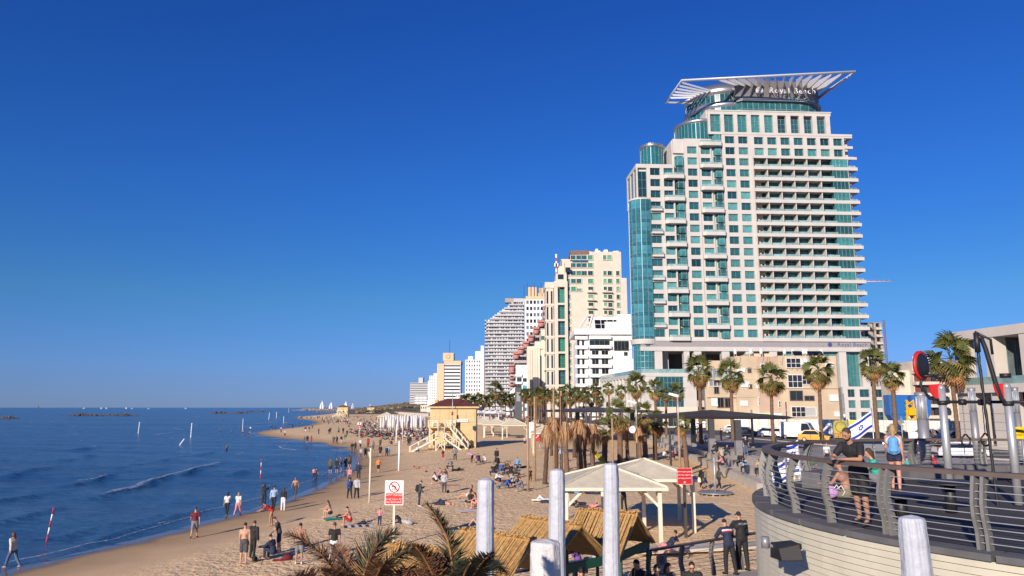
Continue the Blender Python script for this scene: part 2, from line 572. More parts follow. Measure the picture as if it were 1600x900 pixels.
for pl, w in (([(126,781),(170,774),(215,763),(250,750),(285,741),(330,728),(346,722)], .55),
              ([(208,727),(222,726),(232,723)], .4),([(95,762),(125,756),(165,746),(185,742)], .35),
              ([(125,702),(145,701),(152,699)], .5),([(0,782),(15,780),(28,778)], .35),
              ([(430,698),(450,703),(472,706)], .3),([(415,692),(440,690),(455,693)], .35),
              ([(395,663),(412,661),(430,659)], .6),([(235,681),(255,678),(275,676)], .6),
              ([(355,713),(370,711),(382,706)], .3),([(270,670),(290,672)], .5),
              ([(445,648),(480,647)], .8),([(370,666),(392,668)], .5)):
 foam(pl, w, .08)
random.seed(14)
for i in range(34):
 y_ = random.uniform(650,800); x_ = random.uniform(20,330 if y_ > 735 else 420); l_ = random.uniform(5,16) * (.5 + (y_ - 640) / 160)
 if shore_d(*gnd(x_ + l_, y_, 0)[:2]) > -4: continue
 foam([(x_, y_),(x_ + l_ * .5, y_ - l_ * .1),(x_ + l_, y_ - l_ * .22)], random.uniform(.15,.35),.09)
foam([(-60,905),(0,884),(60,872),(133,851),(170,845),(213,834),(240,826),(270,818),(320,800),(360,790),(405,780),(470,758),(500,745),(527,730),(540,716)], .12,.03, 'shore_foam')
foam([(150,846),(200,829),(236,822),(280,811),(320,806)], .35,.05, 'shore_foam')
def plain_sheet(name, poly, z, m):
 mb = MB(); mb.add([(x, y, z) for x, y in poly], [tuple(range(len(poly)))])
 o = mb.build(name, m); o['kind'] = 'structure'; return o
M_pave = mat('promenade_paving', (.30,.27,.25),.85,.18,.6, bump=.3, bscale=8)
M_asph = mat('asphalt', (.075,.072,.072),.9,.25,.5, bump=.4, bscale=20)
M_town = mat('town_ground', (.22,.19,.16),.9,.3,.02)
M_conc = mat('pale_concrete', (.50,.45,.38),.85,.14,1.2, bump=.25, bscale=12)
M_white = mat('white_paint', (.80,.79,.76),.6,.05,2)
PZ = 3.2
inl = [(p[0] + 4.1, p[1]) for p in PROM]
poly = [(21,6)] + [(22.5,58)] + [(p[0] + (2.4 if p[1] < 145 else .3), p[1]) for p in PROM if p[1] > 60] + [(-300,1500),(-1200,4300),(6000,4300),(6000,-300),(21,-300)]
def tri_sheet(name, poly, z, m, skirt=0.0):
 bm = bmesh.new()
 vs = [bm.verts.new((x, y, z)) for x, y in poly]
 bm.faces.new(vs)
 if skirt:
  lo = [bm.verts.new((x, y, z - skirt)) for x, y in poly]
  for i in range(len(vs)):
   j = (i + 1) % len(vs)
   bm.faces.new((vs[i], vs[j], lo[j], lo[i]))
 bmesh.ops.triangulate(bm, faces=bm.faces[:])
 bmesh.ops.recalc_face_normals(bm, faces=bm.faces[:])
 me = bpy.data.meshes.new(name); bm.to_mesh(me); bm.free()
 me.materials.append(m)
 o = link(name, me); o['kind'] = 'structure'
 return o
tri_sheet('promenade', poly, PZ, M_pave, 2.2)
road = [(-60,520),(20,260),(34,118),(37,96),(44,60),(66,-60),(82,-60),(60,62),(52,112),(42,140),(36,260),(-36,520)]
tri_sheet('road', road, PZ + .004, M_asph)
car_park = [(31,97),(33.5,116),(125,131),(140,60),(60,60)]
tri_sheet('parking_ground', car_park, PZ + .008, mat('dark_asphalt', (.10,.095,.09),.9,.25,.4))
k = MB()
for i, (a, b) in enumerate([((36.5,96),(33.5,118)),((43.5,60),(36.5,96))]):
 k.beam((a[0], a[1], PZ + .06),(b[0], b[1], PZ + .06),.25,.14)
k.build('kerb', M_conc)['kind'] = 'structure'
mk = MB()
for i in range(14):
 a = 66 + i * 4.4
 x = 50.5 - (a - 66) * .12
 mk.quad((x, a, PZ + .012),(x + .16, a, PZ + .012),(x + .0, a + 2, PZ + .012),(x - .16, a + 2, PZ + .012))
o = mk.build('road_marking', M_white); o['kind'] = 'structure'
low = [(-2.2,9),(-6.8,19.2),(3.3,22.4),(9.2,26.6),(12.5,26.8),(22,30),(22,9)]
LZ = 2.4
tri_sheet('lower_walk', low, LZ, mat('walk_concrete', (.34,.31,.28),.85,.15,.8, bump=.3, bscale=10),1.6)
# ================================================================ materials for buildings
M_stone = mat('tower_stone', (.54,.515,.475),.75,.06,.35, bump=.1, bscale=2)
M_stone2 = mat('tower_stone_recess_pale', (.58,.54,.49),.8,.08,.5)  # paler copy of the stone for recessed walls, lifting their shade by colour
M_greyband = mat('grey_band', (.30,.28,.29),.6,.05,1)
M_alu = mat('white_metal', (.74,.74,.75),.4,.03,1, metal=.2)
M_steel = mat('brushed_steel', (.45,.46,.48),.35,.05,4, metal=.8)
M_mull = mat('mullion', (.25,.33,.35),.4,.04,2, metal=.3)
M_dark = mat('recess_shade_and_dark_parts', (.045,.042,.045),.8,.2,1)  # near-black: shade of openings put into the colour, also plain dark parts
def glass_mat(name, c, rough=.08, rnd=.45, var=.25, metal=.0, sc=.8):
 m = mat(name, c, rough, var, sc, metal=metal, spec=.7, rnd=rnd)
 return m
M_teal = glass_mat('teal_glass', (.04,.165,.165),.12,.55)
M_tealL = glass_mat('light_teal_glass', (.085,.25,.245),.14,.28)
M_tealD = glass_mat('dark_teal_glass', (.018,.075,.085),.08,.5)
M_tealG = glass_mat('curtain_wall_glass', (.022,.14,.155),.07,.18,.15)
M_balg = glass_mat('balcony_glass', (.24,.36,.35),.1,.25)
M_dglass = glass_mat('dark_window_glass', (.02,.024,.028),.1,.6)
M_gglass = glass_mat('green_window_glass', (.03,.17,.11),.12,.7)
def lattice(mb, us, vs, openings, y0, y1, mi=0):
 """solid boxes filling the grid us x vs except openings (set of (i, j)); merged along u"""
 for j in range(len(vs) - 1):
  i = 0
  while i < len(us) - 1:
   if (i, j) in openings:
    i += 1; continue
   k = i
   while k < len(us) - 1 and (k, j) not in openings: k += 1
   mb.b2(us[i], us[k], y0, y1, vs[j], vs[j + 1], mi)
   i = k
WIN = {}
def window_mesh(w, h, glass, kind='pair', frame=None):
 key = (round(w, 2), round(h, 2), glass.name, kind, frame.name if frame else '')
 if key in WIN: return WIN[key]
 mb = MB(); fr = frame or M_mull
 t = .07
 mb.b2(-w / 2, w / 2,0,.05,0, h, 0)
 for a, b, c, d in ((-w / 2, w / 2,0, t),(-w / 2, w / 2, h - t, h),(-w / 2,-w / 2 + t, t, h - t),(w / 2 - t, w / 2, t, h - t)):
  mb.b2(a, b, -.04,.0, c, d, 1)
 if kind in ('pair', 'grid', 'tall'):
  mb.b2(-.035,.035,-.035,0, t, h - t, 1)
 if kind == 'grid':
  mb.b2(-w / 2 + t, -.035,-.035,0, h * .5 - .035, h * .5 + .035,1); mb.b2(.035, w / 2 - t, -.035,0, h * .5 - .035, h * .5 + .035,1)
 if kind == 'tall':
  for q in (.33,.66):
   mb.b2(-w / 2 + t, -.035,-.035,0, h * q - .035, h * q + .035,1); mb.b2(.035, w / 2 - t, -.035,0, h * q - .035, h * q + .035,1)
 if kind == 'quad':
  for q in (-.25,0,.25):
   mb.b2(w * q - .03, w * q + .03,-.035,0, t, h - t, 1)
 me = mb.mesh('window', [glass, fr])
 WIN[key] = me
 return me
def put_window(parent, x, y, z, w, h, glass, kind='pair', rz=0, name='window', frame=None):
 return link(name, window_mesh(w, h, glass, kind, frame), parent, (x, y, z), rz)
# ================================================================ the hotel tower
random.seed(11)
TW = empty('hotel_tower', (37,213.0, PZ), R(3.0), 'tall stone and teal glass hotel tower with slanted white roof wing and Royal Beach sign', 'building')
FH = 3.455
Z1 = 28.7 - FH / 2 - PZ + .12           # underside of first guest storey
def zf(k): return Z1 + k * FH           # storey k floor
WBOT, WH = .64,2.25
DEP = 26.0
core = MB()
core.b2(.35,11.3,.9,14, zf(0), zf(15) - .1)
core.b2(11.3,22.2,1.2,16, zf(0), zf(17) + 1.7)
core.b2(22.2,35.6,.9, DEP, zf(0), zf(18) + 8.0)
core.b2(35.6,60.3,2.6, DEP, zf(0), zf(18) + 8.0)
core.b2(60.3,66.6,2.6, DEP, zf(0), zf(18) - .2)
core.build('wall', M_stone2, TW)
lat = MB()
colsL = [0.0,4.2,7.2,8.3,11.1,11.5]
vs = []
for k in range(0,15): vs += [zf(k), zf(k) + WBOT, zf(k) + WBOT + WH]
vs += [zf(15), zf(15) + .6]
op = set()
for j in range(len(vs) - 1):
 if j % 3 == 1 and j < 45:
  k = j // 3
  for i in (1,3): op.add((i, j))
  if k < 12: op.add((0, j))
lo = MB()
vsA = vs
us = colsL
for j in range(len(vs) - 1):
 for i in range(len(us) - 1):
  k = j // 3
  if (i, j) in op: continue
  if i == 0 and k < 12: continue
  if i == 0 and 12 <= k < 15 and (vs[j] > zf(12) + .5 and vs[j + 1] < zf(15) - .3):
   lat.b2(3.1,4.2,0,.8, vs[j], vs[j + 1]); lat.b2(0,.45,0,.8, vs[j], vs[j + 1]); continue
  lat.b2(us[i], us[i + 1], 0,.8, vs[j], vs[j + 1])
lat.b2(0,.35,.8,14, zf(12), zf(12) + .9); lat.b2(0,.35,.8,14, zf(15) - .6, zf(15) + .6)
for y in (3.6,8.2,12.6): lat.b2(0,.35, y, y + 1.2, zf(12) + .9, zf(15) - .6)
def column(mb, x0, x1, xa, xb, ks, y0=0.0, y1=.8, wb=WBOT, wh=WH):
 for k in ks:
  mb.b2(x0, x1, y0, y1, zf(k), zf(k) + wb)
  mb.b2(x0, x1, y0, y1, zf(k) + wb + wh, zf(k + 1))
  mb.b2(x0, xa, y0, y1, zf(k) + wb, zf(k) + wb + wh)
  mb.b2(xb, x1, y0, y1, zf(k) + wb, zf(k) + wb + wh)
column(lat, 14.7,19.2,15.7,18.6, range(0,17))
column(lat, 19.2,23.2,19.9,22.8, range(0,17),.25,1.0)
lat.b2(11.5,14.7,.5,1.3, zf(16) + .9, zf(17) + 1.9); lat.b2(14.7,23.2,0.002,1.0, zf(17), zf(17) + 1.9)
column(lat, 26.4,30.85,27.4,30.3, range(0,18))
column(lat, 30.85,35.6,31.5,34.4, range(0,18))
for k in (16,17):
 for i in range(7):
  x0 = 35.6 + i * 4.1
  column(lat, x0, x0 + 4.1, x0 + .75, x0 + 3.6, [k], 0,.8,.5,2.3)
lat.b2(64.3,66.9,0,.8, zf(16), zf(16) + .5); lat.b2(64.3,66.9,0,.8, zf(18) - .5, zf(18)); lat.b2(64.3,66.9,0,.8, zf(17) - .4, zf(17) + .4)
lat.b2(66.3,66.9,.8,18, zf(16), zf(16) + .5); lat.b2(66.3,66.9,.8,18, zf(18) - .7, zf(18) + .2); lat.b2(60.3,66.9,-.1,.9, zf(18), zf(18) + .7)
AT0, AT1 = zf(18) + .75, zf(18) + .75 + 5.6
lat.b2(22.4,60.3,-.1,.9, zf(18), AT0)
lat.b2(22.4,60.6,-.1,.9, AT1, AT1 + 1.0)
lat.b2(22.4,60.8,-.25,1.0, AT1 + 1.0, AT1 + 1.35)
xs_at = [22.4,23.1,26.3,27.4,30.3,31.5,34.4,35.7,38.4,39.8,42.5,43.9,46.6,48.0,50.7,52.1,54.8,56.2,58.9,60.3]
for i in range(0, len(xs_at) - 1,2):
 lat.b2(xs_at[i], xs_at[i + 1], -.1,.9, AT0, AT1)
lat.build('facade_frame', M_stone, TW)
for i in range(1, len(xs_at) - 1,2):
 w = xs_at[i + 1] - xs_at[i]
 put_window(TW, (xs_at[i] + xs_at[i + 1]) / 2,.5 if i < 10 else .8, AT0, w, AT1 - AT0 - (0 if i < 10 else .9), M_teal if i < 10 else M_tealD, 'tall')
def gl(k, i):
 r = random.random()
 if k >= 11 and random.random() < .5: return M_tealD
 return M_tealL if r < .45 else (M_teal if r < .75 else M_tealD)
nwin = 0
for k in range(18):
 cols = []
 if k < 15: cols += [(5.7,3.0,.55),(9.7,2.8,.55)]
 if k < 17: cols += [(17.15,2.9,.45),(21.35,2.9,.7)]
 cols += [(28.85,2.9,.45),(32.95,2.9,.45)]
 for (x, w, y) in cols:
  put_window(TW, x, y, zf(k) + WBOT, w, WH, gl(k, x))
 if k >= 16:
  for i in range(7):
   put_window(TW, 35.6 + i * 4.1 + 2.17,.6 if i > 3 else .5, zf(k) + .5,2.85,2.3, M_tealD if k == 17 else gl(9, i))
for kk in (12,):
 put_window(TW, 1.75,.35, zf(12) + .95,2.6,2 * FH + .9, M_tealD, 'tall')
 for y in (2.3,6.4,10.9):
  put_window(TW, .2, y + .3, zf(12) + .9,2.6,3 * FH - 1.5, M_tealD, 'tall', -pi / 2)
bal = MB(); balg = MB()
def zig(x0, x1, xr, k0, k1, par):
 for k in range(k0, k1):
  z = zf(k)
  if (k % 2) == par:
   poly = [(x0,.8),(x0,-.75),(x0 + .8,-1.3),(xr - .6,-1.3),(xr + .2,-.05),(xr + .2,1.4)]
   bal.prism(poly, z - .5, z + .5)
   bal.prism([(p[0] + .02 if p[0] < xr else p[0], p[1] + .02) for p in poly], z + .5, z + .56)
   balg.beam((x0 + .1,-.72, z + .85),(x0 + .85,-1.24, z + .85),.05,.6)
   balg.beam((x0 + .85,-1.24, z + .85),(xr - .65,-1.24, z + .85),.05,.6)
zig(8.2,11.5,14.7,0,16,0)
zig(19.3,23.2,26.4,1,18,1)
bal.build('balcony_slab', M_stone, TW)['kind'] = 'stuff'
balg.build('balustrade', M_balg, TW)['kind'] = 'stuff'
for (xa, xb, kmax) in ((11.5,14.7,16),(23.2,26.4,18)):
 for k in range(kmax):
  me = WIN.get(('bay', xa))
  if me is None:
   mb = MB(); h = FH - .42
   pts = [(xa + .35,1.5),(xa + 1.15,.15),(xb - .5,.05),(xb, 1.5)]
   for a, b in zip(pts, pts[1:]):
    mb.beam((a[0], a[1], h / 2),(b[0], b[1], h / 2),.08, h, 0)
    mb.beam((a[0], a[1], h / 2 + .1),(b[0], b[1], h / 2 + .1),.12,.1,1)
    mb.box((a[0], a[1], h / 2),(.14,.14, h),0,1)
   me = mb.mesh('bay_window', [M_teal, M_mull]); WIN[('bay', xa)] = me
  o = link('bay_window', me, TW, (0,0, zf(k) + .38))
for k in (1,3,5,7,9,11):
 mb = MB(); mb.b2(-1.7,1.7,-1.0,.0,-.45,.1,0); mb.b2(-1.65,1.65,-.98,-.93,.1,.95,1)
 me = WIN.setdefault('sbal', mb.mesh('balcony', [M_stone, M_balg]))
 link('balcony', me, TW, (5.7,0, zf(k) + .35))
par = MB()
for k in range(16):
 z = zf(k)
 par.b2(35.6,67.6,-.55,-.3, z - .55, z + .45)
 par.b2(35.6,67.6,-.3,2.6, z - .45, z - .1)
 par.b2(35.0,35.6,-.2,.8, z - .55, z + FH - .55)
 par.b2(67.35,67.6,-.3,9, z - .55, z + .45)
for q in range(4):
 pass
z = zf(16)
par.b2(35.6,67.6,-.55,-.3, z - .55, z + .25); par.b2(35.6,67.6,-.3,.0, z - .45, z - .1)
par.build('balcony_parapet', M_stone, TW)['kind'] = 'stuff'
def cell_mesh(var):
 key = ('cell', var)
 if key in WIN: return WIN[key]
 mb = MB(); h = FH - .55
 mb.b2(0,.22,-.25,2.5,0, h, 0)                       # divider
 mb.b2(.22,1.25,2.3,2.5,0, h, 0)                      # stone pier
 mb.b2(1.25,4.1,2.38,2.5,0, h, 1 if var % 3 else 2)   # sliding doors
 mb.b2(2.6,2.7,2.32,2.38,0, h, 3)
 mb.b2(1.25,4.1,2.32,2.378,1.95 + .2,2.3,3)
 mb.b2(.3,4.05,-.52,-.48,.44,.98,4)                 # glass balustrade above the parapet
 ox = 1.1 + .35 * var
 for dx in (0,1.3):
  mb.b2(ox + dx, ox + dx + .5,.3,.8,.4,.48,5); mb.b2(ox + dx, ox + dx + .5,.75,.82,.48,.98,5)
  mb.b2(ox + dx + .02, ox + dx + .08,.3,.36,.0,.4,5); mb.b2(ox + dx + .42, ox + dx + .48,.3,.36,.0,.4,5)
 mb.b2(ox + .62, ox + 1.15,.4,.9,.68,.73,5); mb.b2(ox + .86, ox + .92,.6,.66,0,.68,5)
 me = mb.mesh('balcony', [M_stone2, M_tealL, M_teal, M_mull, M_balg, M_white]); WIN[key] = me
 return me
for k in range(16):
 for i in range(6):
  if i == 0:
   me = WIN.get('cell0')
   if me is None:
    mb = MB(); h = FH - .55
    mb.b2(.1,2.9,2.0,2.5,0, h, 0); mb.b2(1.9,2.6,1.97,2.02,1.2,1.9,3); mb.b2(2.9,4.1,2.2,2.5,0, h, 1)
    mb.b2(.3,4.05,-.52,-.48,.44,.98,2); mb.b2(0,.1,-.25,2.5,0, h, 0)
    me = mb.mesh('balcony', [mat('cream_render', (.62,.55,.43),.8,.06,1), M_teal, M_balg, M_dglass]); WIN['cell0'] = me
   link('balcony', me, TW, (35.7,0, zf(k) + .05))
  else:
   link('balcony', cell_mesh((k * 5 + i * 3) % 4), TW, (35.7 + i * 4.1,0, zf(k) + .05))
 me = WIN.get('rbay')
 if me is None:
  mb = MB(); h = FH - 1.0
  mb.b2(0,4.7,-.35,1.0,0, h, 0)
  for x in (0,1.17,2.35,3.5,4.7): mb.b2(x - .05, x + .05,-.4,-.34,0, h, 1)
  mb.b2(4.75,4.95,-.25,2.5,-.1, h + .1,2)
  mb.b2(4.95,7.1,-.5,-.46,0,.5,3)
  me = mb.mesh('glass_bay', [M_teal, M_mull, M_stone2, M_balg]); WIN['rbay'] = me
 link('glass_bay', me, TW, (59.9,0, zf(k) + .46))
CX, CY, CR = 2.0,3.2,3.75
def glass_drum(cx, cy, r, z0, z1, a0, a1, rows, nseg, parent, ringm=None, glass=None, name='curtain_wall'):
 gm = MB(); fm = MB()
 gm.lathe([(r, z0),(r, z1)], nseg, (cx, cy, 0),0, False, a0, a1)
 for j in range(rows + 1):
  z = z0 + (z1 - z0) * j / rows
  fm.lathe([(r - .05, z - .06),(r + .07, z - .06),(r + .07, z + .06),(r - .05, z + .06)], nseg, (cx, cy, 0),0, False, a0, a1)
 for i in range(nseg + 1):
  a = a0 + (a1 - a0) * i / nseg
  fm.box((cx + (r + .01) * cos(a), cy + (r + .01) * sin(a),(z0 + z1) / 2),(.1,.1, z1 - z0), a)
 o = gm.build(name, glass or M_tealG, parent)
 fm.build('mullion', ringm or M_mull, parent)['kind'] = 'stuff'
 return o
DR = MB()
for k in range(-1,12):
 z = zf(k)
 for i in range(10):
  a = -pi * 1.12 + (pi * 1.24) * i / 10; a2 = -pi * 1.12 + (pi * 1.24) * (i + 1) / 10
for k in range(0,12):
 for i in range(9):
  a = -pi * 1.10 + 1.15 * pi * (i + .5) / 9
  key = ('dp', 0)
  if key not in WIN:
   w = 2 * CR * sin(1.15 * pi / 18)
   mb = MB(); mb.b2(-.03,.03,-w / 2 + .03, w / 2 - .03,.8, FH - .05,0); mb.b2(-.03,.03,-w / 2 + .03, w / 2 - .03,0.03,.74,1)
   WIN[key] = mb.mesh('pane', [glass_mat('bay_glass', (.05,.21,.25),.06,.4,.2), glass_mat('spandrel_glass', (.03,.13,.17),.12,.15,.1)])
  rr = CR * cos(1.15 * pi / 18)
  link('pane', WIN[key], TW, (CX + rr * cos(a), CY + rr * sin(a), zf(k)), a)
fr = MB()
for i in range(10):
 a = -pi * 1.10 + 1.15 * pi * i / 9
 fr.box((CX + CR * cos(a), CY + CR * sin(a),(zf(0) + zf(12)) / 2),(.12,.12, zf(12) - zf(0)), a)
fr.build('mullion', M_mull, TW)
rb = MB()
rb.lathe([(0,-1.4),(CR + .25,-1.4),(CR + .5,-.3),(CR + .5,0),(0,0)], 28,(CX, CY, zf(0)),0, False)
rb.lathe([(0,0),(CR + .1,0),(CR + .1,.5),(0,.5)], 28,(CX, CY, zf(12)),0, False)
rb.build('bay_base', M_stone, TW)
glass_drum(CX, CY, CR - .3,9.0, zf(0) - 1.4,-pi * 1.2, pi * .2,8,14, TW)
bd = MB()
bd.b2(-.2,67.8,-.35,1.0, zf(0) - .55, zf(0)); bd.b2(-.0,67.6,-.15,1.0, zf(0) - 2.2, zf(0) - .55,1); bd.b2(-.2,67.8,-.35,1.0, zf(0) - 3.4, zf(0) - 2.2)
bd.b2(3.2,11.4,1.0,13, zf(0) - 3.4, zf(0) - .02); bd.b2(11.4,67.4,1.0, DEP, zf(0) - 3.4, zf(0) - .02)
bd.build('band', [M_stone, M_greyband], TW)
M_navy = mat('navy_lettering', (.05,.07,.22),.6)
text('Royal Beach', 1.5, M_navy, TW, (62.2,-.2, zf(0) - 1.4), spacing=1.2)
_o = MB(); _o.tube([(0,.0,0),(0,-.05,0)], .65,14); _o.build('emblem', M_navy, TW, (55.5,-.17, zf(0) - 1.4))
cb = MB()
for x in (3.9,12.4,15.3,23.5,30.5,37.5,44.5,51.2,58.0,64.6):
 w = 2.2 if x != 12.4 else 1.6
 cb.b2(x, x + w, -.1,1.9,0, zf(0) - 3.4)
cb.b2(7.6,9.2,5,6.5,0, zf(0) - 3.4); cb.b2(18.5,20.3,5,6.5,0, zf(0) - 3.4); cb.b2(26.5,28,5,6.5,0, zf(0) - 3.4)
cb.build('column', M_stone, TW)
bk = MB(); bk.b2(4,47,14, DEP, 8, zf(0) - 3.4); bk.build('lobby_wall', mat('lobby_stone', (.16,.135,.12),.8,.3,.3), TW)
for i in range(5):
 put_window(TW, 45.6 + i * 4.1 - 2,1.2,9.0,3.6, zf(0) - 3.4 - 9.3, M_teal, 'tall')
ax = MB()
us = [58.0,59.4,61.5,62.9,65.8,67.0,70.0,71.2]
lattice(ax, us, [0,.9,3.2,4.3,6.5,7.4,9.6,10.4], {(i, j) for i in (1,3,5) for j in (1,3,5)}, -1.0,-.3)
ax.b2(58,71.2,-.3,6,0,10.2)
ax.build('annex', M_stone, TW)
for j, z in enumerate((.9,4.3,7.4)):
 for x0, x1 in ((59.4,61.5),(62.9,65.8),(67.0,70.0)):
  put_window(TW, (x0 + x1) / 2,-.62, z, x1 - x0,2.25, M_tealL if j == 1 else M_tealD, 'grid' if j == 0 else 'pair')
for i, x in enumerate((59.6,62.0,63.9)):
 put_window(TW, x + .8,1.6,10.4,1.8, zf(0) - 3.4 - 10.6, M_teal, 'tall')
pd = MB(); PH = 14.0
pd.prism([(-4.6,44),(-1.2,-5.0),(16.5,-5.0),(24,-5),(24,-.3),(3.8,-.3),(1.5,12),(1.5,44)], PH - 1, PH)
for i in range(13):
 t = i / 12
 pd.box((-4.4 + 3.2 * t + .3,43 - 47.2 * t, (PH - 1) / 2),(1.0,1.7, PH - 1),-.07)
pd.b2(-1.0,2.8,-4.9,-1.0,0, PH - 1)
pd.b2(10.5,14.2,-4.9,-2.5,0, PH - 1); pd.b2(14.2,24,-4.6,-2.0, PH - 2.6, PH - 1); pd.b2(14.2,24,-4.6,-2.0,4.6,6.4); pd.b2(17.5,19,-4.55,-2.0,6.4, PH - 2.6); pd.b2(22.5,24,-4.55,-2.0,6.4, PH - 2.6)
pd.prism([(2.2,43),(2.6,-3.0),(24,-3.4),(24,-1),(3.8,6),(3.8,43)], 0, PH - 1,1)
pd.build('podium', [M_stone, mat('podium_inner', (.10,.095,.09),.8,.2,.5)], TW)
gp = MB(); gm = MB()
for i in range(7):
 x = 2.8 + i * 1.1
 gp.b2(x, x + 1.06,-4.7 - .35 * sin(pi * (i + .5) / 7),-4.5,.2, PH - 1.1)
 gm.b2(x - .05, x + .05,-5.1,-4.6,.0, PH - 1.05)
for z in (.1,3.4,6.4,8.2,11.2, PH - 1.15): gm.b2(2.8,10.5,-5.12,-4.95, z, z + .1)
gp.build('curtain_wall', M_tealD, TW); gm.build('mullion', M_mull, TW)
tr = MB()
tr.beam((-4.5,43, PH + .55),(-1.2,-4.6, PH + .55),.06,1.1); tr.beam((-1.2,-4.7, PH + .55),(24,-4.7, PH + .55),.06,1.1)
tr.build('balustrade', M_balg, TW)
def cap_ring(mb, cx, cy, r, z, h, a0, a1, o=.35, mi=0):
 mb.lathe([(r - .3, z),(r + o * .4, z),(r + o, z + h * .45),(r + o, z + h),(r - .3, z + h)], 40,(cx, cy, 0), mi, True, a0, a1)
cp = MB()
ZL, ZM = zf(15) + .6, zf(17) + 1.9
glass_drum(6.6,6.5,3.6, ZL - .2, ZL + 6.6,-pi * 1.15, pi * .15,1,12, TW)
cap_ring(cp, 6.6,6.5,3.6, ZL + 6.6,.9,0,2 * pi)
cp.lathe([(0,0),(3.9,0),(3.9,.3),(0,.3)], 30,(6.6,6.5, ZL + 7.3),0, False)
cp.build('metal_cap', M_steel, TW); cp = MB()
glass_drum(22.2,8.2,7.6, ZM - .2, ZM + 5.6, pi * .9, pi * 1.62,1,14, TW)
cap_ring(cp, 22.2,8.2,7.6, ZM + 5.6,1.0, pi * .9, pi * 1.62)
cp.lathe([(0,0),(7.7,0),(7.7,.25),(0,.25)], 36,(22.2,8.2, ZM + 6.3),0, False, pi * .88, pi * 1.66)
cp.build('metal_cap', M_steel, TW); cp = MB()
ZT = AT1 + 1.35
DX, DY = 31.2,13.4
glass_drum(DX, DY, 11.2, ZT - 3.0, ZT + 2.2, pi * .8, pi * 1.53,1,16, TW)
cap_ring(cp, DX, DY, 11.2, ZT + 2.2,1.7, pi * .75, pi * 1.56)
glass_drum(DX, DY, 10.9, ZT + 3.9, ZT + 6.6, pi * .8, pi * 1.56,1,18, TW, glass=M_tealD)
cap_ring(cp, DX, DY, 10.9, ZT + 6.6,2.6,0,2 * pi)
cp.lathe([(11.0,9.1),(9.5,10.6),(0,10.9)], 40,(DX, DY, ZT),0, True)
glz = MB(); glm = MB()
ptsT = []
for i in range(31):
 t = i / 30
 ptsT.append((33.5 + 26.0 * t, .9 + 0.0 * t) if t < .62 else (33.5 + 26.0 * .62 + 11.6 * sin((t - .62) / .38 * pi / 2),.9 + 9.0 * (1 - cos((t - .62) / .38 * pi / 2))))
ptsT = [(32.0,2.2)] + ptsT + [(61.2,16)]
for a, b in zip(ptsT, ptsT[1:]):
 glz.beam((a[0], a[1], ZT + 1.5),(b[0], b[1], ZT + 1.5),.1,3.7)
 glm.beam((a[0], a[1], ZT + .9),(b[0], b[1], ZT + .9),.2,.14)
for i, a in enumerate(ptsT[1:-1]):
 if i % 2 == 0: glm.box((a[0], a[1], ZT + 1.5),(.14,.2,3.7))
glz.build('curtain_wall', M_teal, TW); glm.build('mullion', M_mull, TW)
rs = MB()
def ring(o, z0, z1):
 P = [(x + (o * .3 if x > 50 else 0), y - o) for x, y in ptsT]
 rs.prism(P + [(61.2 + o * .3,22),(32,22)], z0, z1)
ring(1.0, ZT + 3.3, ZT + 3.5); ring(.75, ZT + 3.58, ZT + 3.72); ring(1.0, ZT + 3.8, ZT + 4.0)
rs.build('louvre_ring', M_steel, TW)
fa = MB()
FP = [(31.5,.0),(36,-.4),(46,-.4),(54,.6),(59.6,4.5),(61,12)]
for a, b in zip(FP, FP[1:]):
 fa.add([(a[0], a[1] + .9, ZT + 4.0),(b[0], b[1] + .9, ZT + 4.0),(b[0], b[1] - .2, ZT + 9.6),(a[0], a[1] - .2, ZT + 9.6)], [(0,1,2,3)])
 fa.add([(a[0], a[1] + .9, ZT + 4.0),(b[0], b[1] + .9, ZT + 4.0),(b[0], b[1] + 2, ZT + 9.6),(a[0], a[1] + 2, ZT + 9.6)], [(3,2,1,0)])
fa.prism([(31.5,.6),(36,.2),(46,.2),(54,1.4),(60,5.5),(60,22),(31.5,22)], ZT + 4.01, ZT + 9.2)
fa.build('fascia', mat('fascia_metal', (.20,.19,.20),.45,.06,.6, metal=.3), TW)
band = MB()
for i in range(8): band.b2(34.6 + i * 2.5,36.4 + i * 2.5,.35,.52, ZT + 4.3, ZT + 5.0)
band.build('clerestory_glass', M_tealD, TW)
cp.build('metal_cap', M_steel, TW)
SG = empty('sign_lettering', (0,0,0)); SG.parent = TW
t_ = text('Royal Beach', 2.55, M_alu, SG, (48.6,-1.2, ZT + 6.1), spacing=1.16, extrude=.12)
em = MB()
for a in range(3): em.lathe([(1.1 - a * .38,-.08),(1.1 - a * .38,.08),(.92 - a * .38,.08),(.92 - a * .38,-.08),(1.1 - a * .38,-.08)], 24,(0,0,0))
em.box((0,0,0),(2.0,.16,.16)); em.box((0,0,0),(.16,2.0,.16))
e_ = em.build('emblem', M_alu, SG, (38.4,-1.15, ZT + 6.1)); e_.rotation_euler = (pi / 2,0,0)
def rel(px, py, Y):
 p = at(px, py, Y); m = TW.matrix_basis.inverted() if False else Matrix.Translation(TW.location) @ Matrix.Rotation(R(3.0),4, 'Z')
 return m.inverted() @ p
W1 = rel(1040,160,226); W2 = rel(1065,126,209); W3 = rel(1336,112,205); W4 = rel(1287,148,219); W0 = rel(1084,161.5,224)
wg = MB()
wg.tube([W0, W1, W2, W3, W4], .38,8)
wg.build('wing_frame', M_alu, TW)
fn = []
zi = ZT + 8.8
